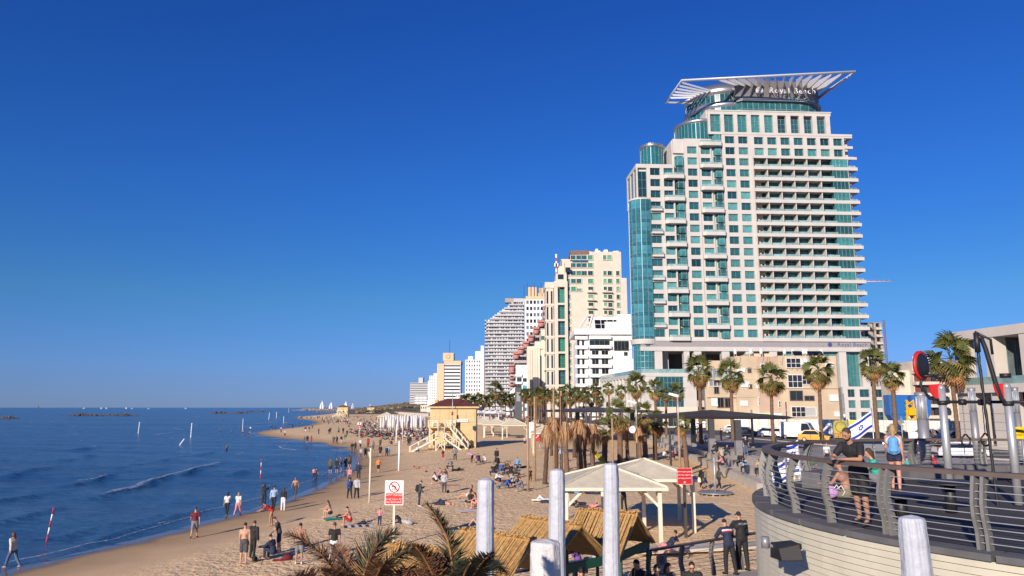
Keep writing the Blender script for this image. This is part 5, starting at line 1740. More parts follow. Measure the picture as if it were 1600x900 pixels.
boat(206,637,1.4, 'small white boat just right of the one above the breakwater'); boat(232,637.5,1.2, 'tiny white boat right of the left breakwater')
boat(578,634,9, 'moored yacht with bare tall mast at the marina', False)
p = sand(1118,773)
e = empty('playground_turntable', p, 0, 'flat steel playground turntable with a centre pole on the sand', 'playground turntable')
b = MB(); b.lathe([(0,.12),(1.3,.12),(1.3,.2),(1.25,.22),(0,.22)], 36); b.build('platform', M_grey, e)
for i in range(16):
 b = MB(); a_ = 2 * pi * i / 16; b.box((1.22 * cos(a_),1.22 * sin(a_),.05),(.06,.1,.14), a_); b.build('support', M_grey, e)
b = MB(); b.tube([(0,0,.2),(0,0, at(1118,713, p.y).z - p.z)], .075,10); b.build('centre_pole', M_galv, e)
b = MB(); b.lathe([(.08,0),(.13,.03),(.13,.1),(.08,.13)], 12,(0,0,2.55)); b.build('collar', M_galv, e)
p = sand(935,727)
e = empty('slide', p, R(30), 'small yellow slide in the sand among the palms', 'playground slide')
b = MB()
for q in (-.3,.3): b.tube([(q, -2,.15),(q, -1.2,.25),(q, .5,1.3),(q, 1.4,1.9)], .07,6)
b.add([(-.3,-2,.12),(.3,-2,.12),(.3,-1.2,.2),(-.3,-1.2,.2),(.3,.5,1.22),(-.3,.5,1.22),(.3,1.4,1.85),(-.3,1.4,1.85)], [(0,1,2,3),(3,2,4,5),(5,4,6,7)])
b.build('chute', mat('yellow_plastic', (.75,.60,.04),.4), e)
b = MB(); b.tube([(0,1.5,-.2),(0,1.5,1.9)], .06,6); b.build('ladder_post', M_grey, e)
# ================================================================ raised round terrace at the right
random.seed(41)
TX, TY, TR = 13.8,16.3,8.25
DZ = 5.55
M_board = mat('cream_cladding', (.52,.485,.38),.6,.07,1.2, bump=.08, bscale=6)
M_deck = mat('rubber_deck', (.05,.044,.042),.8,.2,2, bump=.2, bscale=40)
M_cop = mat('slate_coping', (.11,.107,.11),.8,.15,3, bump=.2, bscale=14)
M_rail = mat('rail_post_paint', (.20,.195,.18),.5,.07,4, metal=.1)
TE = empty('terrace', (TX, TY, LZ),0, 'raised round terrace clad in cream boards with a slate edge at the right', 'terrace')
hD = DZ - LZ
m = MB(); m.lathe([(0, hD - .02),(TR - .35, hD - .02)], 72); m.lathe([(TR - .12,-1.2),(TR - .12, hD - .12)], 72)
m.build('deck', [M_deck], TE)
for i in range(40):
 a0 = 2 * pi * i / 40 + .004; a1 = 2 * pi * (i + 1) / 40 - .004
 m = MB(); n = 4; vs = []
 for k in range(n + 1):
  a = a0 + (a1 - a0) * k / n
  for r, z in ((TR - .42, hD - .1),(TR - .42, hD),(TR + .05, hD),(TR + .05, hD - .1)): vs.append((r * cos(a), r * sin(a), z))
 fs = []
 for k in range(n):
  for q in range(4): fs.append((k * 4 + q, (k + 1) * 4 + q, (k + 1) * 4 + (q + 1) % 4, k * 4 + (q + 1) % 4))
 fs += [(3,2,1,0),(n * 4, n * 4 + 1, n * 4 + 2, n * 4 + 3)]
 m.add(vs, fs); m.build('coping_stone', M_cop, TE)
bh = .114
rows = int((hD + .9 - .12) / bh)
for r_ in range(rows):
 z1 = hD - .115 - r_ * bh; z0 = z1 - bh + .014
 off = random.uniform(0,.9); seg = 2 if r_ % 3 == 0 else 1
 A0, A1 = pi * .80, pi * 1.62
 cuts = [A0] + [A0 + (A1 - A0) * (k + off) / seg for k in range(1, seg)] + [A1]
 for a0, a1 in zip(cuts, cuts[1:]):
  a0 += .0006; a1 -= .0006
  n = max(3, int((a1 - a0) / .07)); vs = []; dr = random.uniform(-.004,.004)
  for k in range(n + 1):
   a = a0 + (a1 - a0) * k / n
   for r, z in ((TR - .1, z0),(TR - .1, z1),(TR - .02 + dr, z1),(TR + .012 + dr, z0)): vs.append((r * cos(a), r * sin(a), z))
  fs = []
  for k in range(n):
   for q in range(1,4): fs.append((k * 4 + q, (k + 1) * 4 + q, (k + 1) * 4 + (q + 1) % 4, k * 4 + (q + 1) % 4))
  m = MB(); m.add(vs, fs); m.build('cladding_board', M_board, TE)
RR = TR - .25
hr = MB()
def ringpt(a, r, z): return Vector((r * cos(a), r * sin(a), z))
RAIL = empty('terrace_railing', (TX, TY, DZ),0, 'steel railing with a wide brown handrail round the terrace', 'railing')
n = 72
for s0 in range(12):
 m = MB(); vs = []; fs = []
 nn = 6
 for k in range(nn + 1):
  a = 2 * pi * (s0 + k / nn) / 12
  for r, z in ((RR - .20,1.10),(RR - .20,1.17),(RR + .02,1.17),(RR + .02,1.10)): vs.append((r * cos(a), r * sin(a), z))
 for k in range(nn):
  for q in range(4): fs.append((k * 4 + q, (k + 1) * 4 + q, (k + 1) * 4 + (q + 1) % 4, k * 4 + (q + 1) % 4))
 m.add(vs, fs); m.build('handrail', M_brownrail, RAIL)
def post_plate(a, w=.05, dirs=1):
 m = MB(); prof = [(.10,-.12,0),(.13,-.10,.3),(.20,-.02,.55),(.16,.03,.8),(.07,.06,1.10)]
 vs = []
 for o, wd, z in [(-.06,.16,0.0),(-.045,.15,.25),(.03,.14,.5),(.045,.13,.7),(-.01,.15,.9),(-.09,.2,1.1)]:
  for q in (-1,1):
   for rr in (o - wd / 2, o + wd / 2):
    p = ringpt(a, RR + rr, z); t = Vector((-sin(a), cos(a),0))
    vs.append(p + t * q * w / 2)
 k = len(vs) // 4; fs = []
 for i in range(k - 1):
  b = i * 4; c = b + 4
  fs += [(b, b + 1, c + 1, c),(b + 3, b + 2, c + 2, c + 3),(b + 1, b + 3, c + 3, c + 1),(b + 2, b, c, c + 2)]
 m.add(vs, fs); return m
angs = []
k = 0
A = pi * .83
def ang_for(px):
 best = None
 for k in range(900):
  a = pi * .80 + k * .0028
  p = Vector((TX + RR * cos(a), TY + RR * sin(a), DZ)); d = p - Vector((0,0, CZ)); dep = d.y * CT + d.z * ST
  e_ = abs(800 + FPX * d.x / dep - px)
  if a > pi * .93 and (best is None or e_ < best[0]): best = (e_, a)
 return best[1]
angs = [(ang_for(1206) - .0,0),(ang_for(1240),0),(ang_for(1296),0),(ang_for(1388),1),(ang_for(1537),1),(ang_for(1537) + .35,1),(ang_for(1537) + .7,1)]
step = .31; a = angs[0][0] - .2
while a > -pi * .35: angs.append((a, 1)); a -= step * .9
for a, pair in angs:
 if pair:
  post_plate(a - .0085).build('post', M_rail, RAIL); post_plate(a + .0085).build('post', M_rail, RAIL)
 else: post_plate(a, .06).build('post', M_rail, RAIL)
for j in range(9):
 z = .1 + j * .11
 m = MB()
 dr = [-.05,-.03,0,.03,.045,.045,.03,0,-.04][j]
 pts = [ringpt(2 * pi * k / 96, RR + dr, z) for k in range(97)]
 m.tube(pts, .0085,6, cap=False); m.build('rod', M_galv, RAIL)
a_ = atan2(15.0 - TY, 5.5 - TX)
p = at(1228,858,14.3)
FL = empty('floodlight', (p.x, p.y, p.z), R(20), 'black floodlight fixed to the left side of the cream terrace wall', 'floodlight')
m = MB()
m.add([(-.24,-.17,-.17),(.22,-.2,-.2),(.28,.16,-.17),(-.2,.2,-.16),(-.30,-.16,.06),(.16,-.18,.12),(.26,.16,.12),(-.18,.2,.1)],
      [(0,3,2,1),(4,5,6,7),(0,1,5,4),(1,2,6,5),(2,3,7,6),(3,0,4,7)])
m.build('housing', M_black, FL)
m = MB(); m.add([(-.245,-.172,-.15),(-.30,-.165,.05),(.14,-.185,.10),(.19,-.205,-.17)], [(0,3,2,1)]); o = m.build('lens', mat('lamp_glass', (.05,.05,.055),.1), FL, (0,-.006,0))
m = MB(); m.tube([(-.34,.14,.02),(-.34,.14,.22)], .075,12); m.beam((-.34,.14,.1),(-.1,.1,.0),.05,.05); m.build('bracket', M_grey, FL)
m = MB(); m.b2(.26,.34,-.03,.06,-.02,.08); m.build('driver_box', M_black, FL)
def frame_pole(px, pyb, pyt, Y, r, label, m=M_galv, capped=True, zt=None):
 b = at(px, pyb, Y)
 t = at(px, pyt, Y)
 return b.x, Y, t.z
FE = empty('exercise_station', (0,0, DZ),0, 'outdoor exercise frame of thick steel posts with bar, rings and red plates', 'exercise frame')
def cylp(x, y, zt, r, name='steel_post', m=M_galv):
 b = MB(); b.tube([(0,0,0),(0,0, zt - r)], r, 16); b.lathe([(r, zt - r),(r * .85, zt - r * .45),(r * .5, zt - r * .1),(0, zt)], 16); b.build(name, m, FE, (x, y, 0))
P1 = gnd(1486,778, DZ); P2 = gnd(1592,789, DZ)
cylp(P1.x, P1.y, at(1474,601, P1.y).z - DZ, .09); cylp(P2.x, P2.y, at(1575,598, P2.y).z - DZ, .09)
zb = at(1480,628, P1.y).z - DZ; zb2 = at(1580,629, P2.y).z - DZ
b = MB(); b.tube([(P1.x - .1, P1.y, zb),(P2.x + 4, P2.y - .9, zb2)], .038,10); b.build('crossbar', M_black, FE)
def ringset(t, L_):
 a = Vector((P1.x, P1.y, zb)).lerp(Vector((P2.x, P2.y, zb2)), t)
 b = MB(); b.tube([a + Vector((-.07,0,0)), a + Vector((.07,0,0))], .075,10); b.build('clamp', M_black, FE)
 b = MB();
 for i in range(10): b.tube([a + Vector((.006 * (i % 2),0,-.05 - i * L_ / 10)), a + Vector((-.006 * (i % 2),0,-.05 - (i + 1) * L_ / 10))], .011,5)
 b.build('chain', M_grey, FE)
 c = a + Vector((0,0,-.05 - L_ - .13)); b = MB()
 b.tube([c + Vector((.13 * cos(q * pi / 9) * (1 if sin(q * pi / 9) < .6 else .7),.04 * cos(q * pi / 9),.14 * sin(q * pi / 9))) for q in range(19)], .021,7, cap=False); b.build('hand_ring', M_black, FE)
ringset(.32,.72); ringset(.62,.68)
for (P, top, s) in ((P1, zb, -1),(P2, zb2,-1)):
 b = MB(); z0 = top - .02
 b.xprism([(0, z0 + .46),(-.30, z0 + .44),(-.26, z0 + .24),(-.17, z0 + .10),(0, z0 + .05)], -.02,.02); b.build('red_plate', mat('red_plate', (.55,.02,.02),.45), FE, (P.x, P.y, 0))
 for zz in (z0, z0 + .63):
  b = MB(); b.tube([(0,0,-.05),(0,0,.05)], .115,14); b.build('clamp', M_black, FE, (P.x, P.y, zz))
D1 = at(1439,571, P1.y);
b = MB(); b.tube([(P1.x, P1.y, zb + .05),(P1.x - .3, P1.y, zb + .08),(P1.x - .5, P1.y, zb + .4),(D1.x + .05, P1.y - .02, D1.z - DZ)], .035,8); b.tube([(P1.x, P1.y, zb + .62),(P1.x - .45, P1.y, zb + .64)], .025,8); b.build('bent_arm', M_black, FE)
b = MB(); b.lathe([(0,-.03),(.36,-.03),(.36,.03),(0,.03)], 28); o = b.build('red_disc', mat('red_plate', (.5,.01,.01)), FE, (D1.x, P1.y, D1.z - DZ)); o.rotation_euler = (pi / 2,0, R(36))
b = MB(); b.lathe([(0,.031),(.30,.031),(.28,.05),(0,.05)], 28); o = b.build('black_pad', M_black, FE, (D1.x, P1.y, D1.z - DZ)); o.rotation_euler = (pi / 2,0, R(36))
b = MB(); b.lathe([(0,-.05),(.28,-.05),(.30,-.031),(0,-.031)], 28); o = b.build('black_pad', M_black, FE, (D1.x, P1.y, D1.z - DZ)); o.rotation_euler = (pi / 2,0, R(36))
q1 = at(1572,630, P2.y); q2 = at(1556,600, P2.y); q3 = at(1540,545, P2.y); q4 = at(1531,528, P2.y); q5 = at(1525,520, P2.y)
b = MB(); b.tube([(P2.x, P2.y, q1.z - DZ),(q2.x + .1, P2.y, q2.z - .35 - DZ),(q2.x, P2.y, q2.z - DZ),(q3.x, P2.y, q3.z - DZ),(q4.x + .03, P2.y, q4.z - DZ),(q5.x, P2.y, q4.z - DZ + .04)], .052,10)
b.tube([(q5.x - .02, P2.y, q5.z - DZ + .02),(q5.x + .32, P2.y, q5.z - DZ - .16),(q5.x + .33, P2.y, q5.z - DZ - .5)], .03,8)
b.build('bent_arm', M_black, FE)
b = MB(); b.tube([(q5.x, P2.y, q5.z - DZ),(q5.x, P2.y, q5.z - DZ - .45)], .06,10); b.build('hinge', M_black, FE)
b = MB(); rp_ = [(q5.x + .03 * sin(i * 2.1) * .2 + .012 * i * .4, P2.y, q5.z - DZ - .4 - i * .16) for i in range(24)]; b.tube(rp_, [.028 + .008 * (i % 2) for i in range(24)], 8); b.build('climbing_rope', M_black, FE)
def tpost(px, pyb, pyt, r, label, pat=False):
 g = gnd(px, pyb, DZ if pyb > 735 else DZ)
 e = empty('thick_post', (g.x, g.y, DZ),0, label, 'post', 'thick grey posts of the exercise area')
 H = at(px, pyt, g.y).z - DZ
 b = MB(); b.tube([(0,0,0),(0,0, H - .9)], r, 16); b.build('lower_tube', M_grey, e)
 b = MB(); b.tube([(0,0, H - .9),(0,0, H - .05)], r * .96,16)
 for k in range(6): a = k * pi / 3; b.b2(r * cos(a) - .012, r * cos(a) + .012, r * sin(a) - .012, r * sin(a) + .012, H - .85, H - .15)
 b.build('perforated_top', M_galv, e)
 b = MB(); b.lathe([(r * 1.08,0),(r * 1.08,.1),(0,.11)], 16,(0,0, H - .1)); b.build('cap', M_grey, e)
tpost(1449,742,613,.17, 'thick grey post behind the woman with the blue backpack')
tpost(1529,728,606,.13, 'grey post between the two rings')
tpost(1599,736,605,.10, 'grey post cut off at the right edge of the picture')
for px, py, r, z, lab in ((1487,800,.62,.62, 'black mushroom shaped exercise stand behind the railing, the taller one'),(1410,815,.5,.5, 'low black exercise stand behind the silver parasol')):
 g = gnd(px, py, DZ); e = empty('exercise_stand', g, 0, lab, 'exercise stand')
 b = MB(); b.tube([(0,0,0),(0,0, z - .04)], .11,14); b.build('stem', M_black, e)
 b = MB(); b.lathe([(0,0),(r * .9,0),(r, .02),(r * .95,.05),(0,.06)], 28,(0,0, z - .05)); b.build('round_top', M_black, e)
for i in range(9):
 a = .62 + i * .22
 if i == 0: WB = empty('terrace_bench', (TX, TY, DZ),0, 'low grey concrete seating wall along the back of the terrace', 'bench')
 m = MB(); r = TR - 1.1; x = r * cos(a); y = r * sin(a); m.box((x, y, .2),(.5, r * .216,.42), a); m.build('concrete_block', M_cop, WB)
g = at(1592,682,19.5); e = empty('yellow_sign', (g.x, g.y, DZ),0, 'yellow notice plate behind the terrace railing at the right edge', 'sign')
b = MB(); b.b2(-.2,.35,-.01,.01,1.35,1.65); b.build('board', mat('yellow_sign', (.85,.55,.0),.5), e); b = MB(); b.tube([(0.1,.03,0),(.1,.03,1.6)], .03,8); b.build('pole', M_grey, e)
for i, tx in enumerate(('עד משקל', 'לפני השימוש')): text(tx[::-1], .085, M_black, e, (.07,-.015,1.56 - i * .11), extrude=.002)
PA = Vector((-3.2,17.9, LZ)); PB = Vector((1.6,21.3, LZ)); PC = Vector((8.5,26.4, LZ)); PD = Vector((9.6,27.2, LZ))
LR = empty('walk_railing', (0,0, LZ),0, 'dark steel railing along the lower walk with curved posts', 'railing')
line = [PA, PB, PC, PD]
tot = sum((b - a).length for a, b in zip(line, line[1:]))
def onl(s_):
 for a, b in zip(line, line[1:]):
  L = (b - a).length
  if s_ <= L + 1e-6: return a.lerp(b, s_ / L),(b - a).normalized()
  s_ -= L
 return line[-1], (line[-1] - line[-2]).normalized()
for a, b in zip(line, line[1:]):
 m = MB(); m.beam(Vector((a.x, a.y, 1.08)), Vector((b.x, b.y, 1.08)),.16,.055); m.build('handrail', mat('dark_handrail', (.05,.043,.045),.45,.1,3), LR)
s_ = .3
while s_ < tot:
 p, d = onl(s_); nrm = Vector((d.y, -d.x, 0))
 for q in (-.04,.04):
  m = MB(); prev = None
  pr = [(0,.02),(.3,.0),(.55,-.07),(.8,-.05),(1.05,.02)]
  for (z0, o0),(z1, o1) in zip(pr, pr[1:]):
   a = Vector((p.x, p.y, z0)) + nrm * o0 + d * q; b = Vector((p.x, p.y, z1)) + nrm * o1 + d * q
   m.beam(a, b, .02,.11,0, nrm)
  m.build('post', mat('lower_post_paint', (.17,.16,.16),.5), LR)
 s_ += 1.45
for j in range(8):
 m = MB()
 for a, b in zip(line, line[1:]): m.tube([Vector((a.x, a.y, .12 + j * .115)), Vector((b.x, b.y, .12 + j * .115))], .0075,5, cap=False)
 m.build('rod', M_grey, LR)
p, d = onl(9.4)
e = empty('rule_sign', (p.x + .05, p.y - .12, LZ), atan2(d.y, d.x), 'small grey rules plate fixed on the lower railing', 'sign')
b = MB(); b.b2(-.22,.22,-.02,.0,.3,.92); b.build('plate', mat('grey_plate', (.22,.23,.25),.5), e)
b = MB(); b.lathe([(.1,-.004),(.1,.004),(.085,.004),(.085,-.004),(.1,-.004)], 20); b.box((0,0,0),(.17,.02,.006), pi / 4); o = b.build('prohibition_ring', M_black, e, (0,-.026,.78)); o.rotation_euler = (pi / 2,0,0)
b = MB()
for i in range(5): b.b2(-.15,.13 - .03 * (i % 2),-.024,-.021,.6 - i * .06,.615 - i * .06)
b.build('printed_lines', M_white, e)
m = MB(); m.beam((-4,19.0, LZ - .95),(9.5,29.5, LZ - .95),.5,.3); o = m.build('sand_kerb', M_conc); o['kind'] = 'structure'
m = MB(); a = gnd(1055,829,1.42); b = gnd(1196,838,1.42); m.beam((5.6,34.8,1.36),(13.5,36.5,1.36),1.2,.14); o = m.build('sand_path', M_conc); o['kind'] = 'structure'
# ================================================================ steps, walls, canopies, street furniture
random.seed(51)
STEPS = empty('promenade_steps', (0,0,0),0, kind='structure')
seq = [p for p in PROM if p[1] < 150]
S_ = [Vector((21.5,49,0))] + [Vector((a, b, 0)) for a, b in seq]
acc = [0]
for a, b in zip(S_, S_[1:]): acc.append(acc[-1] + (b - a).length)
def along(s):
 for i in range(len(S_) - 1):
  if s <= acc[i + 1]:
   t = (s - acc[i]) / max(1e-6, acc[i + 1] - acc[i])
   return S_[i].lerp(S_[i + 1], t),(S_[i + 1] - S_[i]).normalized()
 return S_[-1], (S_[-1] - S_[-2]).normalized()
s = 0
while s < acc[-1] - 2.4:
 for k in range(3):
  L_ = 2.4
  p, d = along(s + 1.2 + .6 * (k % 2)); nrm = Vector((d.y, -d.x, 0))
  if nrm.x < 0: nrm = -nrm
  h = .6 * (k + 1); w = .95
  c = p + nrm * (k * w + w / 2)
  m = MB(); m.box((0,0,0),(L_ - .03, w - .004, h + .6));
  m.box((0,0, h / 2 + .3 + .02),(L_ - .03, w + .0 - .004,.04))
  o = m.build('step_block', M_conc, STEPS, (c.x, c.y, 1.4 + h / 2 - .3), atan2(d.y, d.x))
 s += 2.4
far = [Vector((p[0], p[1], 0)) for p in PROM if p[1] > 132]
m = MB()
for a, b in zip(far, far[1:]): m.beam((a.x, a.y, 2.3),(b.x, b.y, 2.3),.4,2.3)
o = m.build('retaining_wall', M_cream); o['label'] = 'pale curved retaining wall at the inland edge of the beach'; o['category'] = 'wall'
RF = empty('promenade_railing', (0,0, PZ),0, 'dark railing on top of the pale curved beach wall', 'railing')
m = MB(); m2 = MB()
for a, b in zip(far, far[1:]):
 if a.y > 700: break
 for z in (.35,.7,1.05,1.3): m.beam((a.x + .4, a.y, z),(b.x + .4, b.y, z),.06,.09)
 L_ = (b - a).length; n = max(1, int(L_ / 1.6))
 for i in range(n):
  q = a.lerp(b, i / n); m2.b2(q.x + .34, q.x + .46, q.y - .12, q.y + .12,0,1.32)
m.build('rails', M_dark, RF); m2.build('uprights', mat('brown_uprights', (.10,.08,.08),.7), RF)['kind'] = 'stuff'
M_can = mat('canopy_brown', (.045,.032,.03),.55,.15,.4)
def canopy(pts, z, label, cols, th=.32):
 cx = sum(p[0] for p in pts) / len(pts); cy = sum(p[1] for p in pts) / len(pts)
 e = empty('canopy', (cx, cy, PZ),0, label, 'canopy')
 P = [Vector((x - cx, y - cy, 0)) for x, y in pts]
 n = len(P); m = MB()
 top = [(p.x * .93, p.y * .9, z + th) for p in P]; edg = [(p.x, p.y, z + th * .45) for p in P]; bot = [(p.x * .9, p.y * .86, z) for p in P]
 m.add(top + edg + bot + [(0,0, z + th + .62)], [(i, (i + 1) % n, 3 * n) for i in range(n)] + [tuple(range(2 * n, 3 * n))[::-1]] + [(i, n + i, n + (i + 1) % n, (i + 1) % n) for i in range(n)] + [(n + i, 2 * n + i, 2 * n + (i + 1) % n, n + (i + 1) % n) for i in range(n)])
 o = m.build('roof', M_can, e); fixnormals(o.data)
 for (x, y, w) in cols:
  b = MB(); b.b2(-w / 2, w / 2,-.3,.3,0,1.4,1); b.b2(-w / 2 + .02, w / 2 - .02,-.28,.28,1.4, z + .02); b.build('column', [mat('column_dark', (.05,.05,.055),.6), mat('column_grey', (.20,.20,.21),.7,.1,2)], e, (x - cx, y - cy, 0))
def lens(ax, ay, bx, by, w, n=12):
 a = Vector((ax, ay, 0)); b = Vector((bx, by, 0)); d = (b - a).normalized(); q = Vector((-d.y, d.x, 0)); P = []
 for i in range(n + 1): t = i / n; p = a.lerp(b, t) - q * w * sin(pi * t) ** .8; P.append((p.x, p.y))
 for i in range(n - 1,0,-1): t = i / n; p = a.lerp(b, t) + q * w * sin(pi * t) ** .8; P.append((p.x, p.y))
 return P
a = at(1242,643,76); b = at(1005,641,92)
canopy(lens(b.x, 92, a.x, 76,6.5),3.3, 'large dark leaf shaped canopy over the plaza, right one', [(at(1112,640,76).x, 76.5,.6),(at(1151,640,72).x, 72.0,.6),(at(1082,640,88).x, 88,.5)])
a = at(1040,641,125); b = at(845,637,165)
canopy(lens(b.x, 165, a.x, 125,8.0),3.6, 'second dark leaf shaped canopy behind the playground palms', [(at(905,640,146).x, 150,.8),(at(985,640,135).x, 133,.8)])
def lamp(px, py, top, z0, label, m=M_wood, head='box', r=.1):
 g = gnd(px, py, z0); H = at(px, top, g.y).z - z0
 e = empty('street_lamp', (g.x, g.y, z0),0, label, 'street lamp', 'street lamps of the promenade')
 b = MB(); b.tube([(0,0,0),(0,0, H * .62)], r * 1.15,10); b.build('lower_pole', m, e)
 b = MB(); b.tube([(0,0, H * .62),(0,0, H)], r * .85,10); b.build('upper_pole', M_galv, e)
 b = MB(); s_ = g.y / 1160
 b.add([(-14 * s_, -.25, H + .32),(-14 * s_, .25, H + .32),(0,.28, H + .05),(0,-.28, H + .05),(-13 * s_, -.18, H + .52),(-13 * s_, .18, H + .52),(.05,.2, H + .3),(.05,-.2, H + .3)],
          [(0,1,2,3),(7,6,5,4),(0,4,5,1),(1,5,6,2),(2,6,7,3),(3,7,4,0)])
 b.build('lamp_head', M_white, e)
 return e, H
lamp(1063,742,622,1.45, 'brown and grey street lamp with white head right of the bound palms')
e, H = lamp(996,722,632,1.45, 'brown and grey street lamp with a white round loudspeaker, among the playground palms')
b = MB(); b.lathe([(0,-.12),(.30,-.1),(.42,.04),(.40,.08),(0,.02)], 18); o = b.build('round_reflector', M_white, e, (-.5,-.2, H * .56)); o.rotation_euler = (R(80),0, R(-35))
b = MB(); b.b2(-.45,.1,-.05,.05, H * .55, H * .57); b.build('bracket', M_grey, e)
M_grpole = mat('grey_pole', (.22,.23,.25),.5,.05,3)
for px, py, top, r, lab in ((1177,700,640,.16, 'slim dark lamp post under the right end of the canopy'),(1231,684,628,.11, 'thin grey street pole in front of the parked white cars'),
       (1322,684,615,.16, 'grey pole with a blue and white band behind the terrace')):
 g = gnd(px, py, PZ); e = empty('street_pole', (g.x, g.y, PZ),0, lab, 'pole'); H = at(px, top, g.y).z - PZ
 b = MB(); b.tube([(0,0,0),(0,0, H)], [r, r * .7], 10); b.build('shaft', M_grpole, e)
 b = MB(); b.tube([(0,0,0),(0,0,.3)], r * 1.5,10); b.build('base', M_grpole, e)
 if px == 1322:
  for i, mm in enumerate((M_white, M_navy, M_white)): b = MB(); b.tube([(0,0, H * .3 + i * .5),(0,0, H * .3 + i * .5 + .5)], r * 1.1,10); b.build('band', mm, e)
g = at(810,640,232); e = empty('pillar_kiosk', (g.x, 232, PZ),0, 'tall dark grey advertising pillar on the promenade', 'kiosk pillar')
H = at(810,601,232).z - PZ; b = MB(); b.b2(-1.1,1.1,-.8,.8,0, H - 1); b.build('pillar', mat('slate_panel', (.06,.075,.085),.5,.1,1), e)
b = MB(); b.b2(-.9,.9,-.7,.7, H - 1, H); b.build('top', M_dark, e); b = MB(); b.b2(-.6,.6,-.86,-.81, H * .55, H * .8); b.build('poster', mat('poster_grey', (.25,.26,.26),.5), e)
M_caf = mat('cafe_canopy', (.78,.74,.68),.8)
for i, (px, Y, s) in enumerate(((748,240,1),(757,250,1),(766,245,1),(775,240,1),(783,250,.9))):
 g = at(px, 640, Y); e = empty('cafe_parasol', (g.x, Y, PZ),0, ['open white cafe parasol touching the lifeguard tower roof', 'open white cafe parasol second from the lifeguard tower', 'open white cafe parasol in the middle of the row', 'open white cafe parasol second from the right end', 'small open white cafe parasol at the right end of its row'][i], 'parasol', 'open white cafe parasols')
 b = MB(); b.lathe([(2.1 * s, 2.7),(2.05 * s, 2.85),(0,3.7)], 4,(0,0,0),0, False); b.build('canopy', M_caf, e)
 b = MB(); b.tube([(0,0,0),(0,0,3.6)], .06,6); b.build('pole', M_white, e)
g = at(770,640,262); e = empty('cafe_pavilion', (g.x, 262, PZ),0, 'low dark cafe pavilion behind the white parasols', 'pavilion')
b = MB(); b.b2(-9,11,0,6,2.9,3.3); b.build('roof', M_dark, e)
for x in (-8,-3,2,7,10.5): b = MB(); b.b2(x - .1, x + .1,0,.2,0,2.9); b.build('post', M_white, e)
M_tyre = mat('tyre', (.02,.02,.02),.8); M_rim = mat('wheel_rim', (.35,.35,.36),.35, metal=.7); M_cglass = mat('car_glass', (.015,.018,.022),.06, spec=.8); M_lampg = mat('headlight_glass', (.6,.6,.6),.1)
M_trim = mat('car_trim', (.02,.02,.022),.5); M_rl = mat('tail_light', (.35,.01,.01),.3)
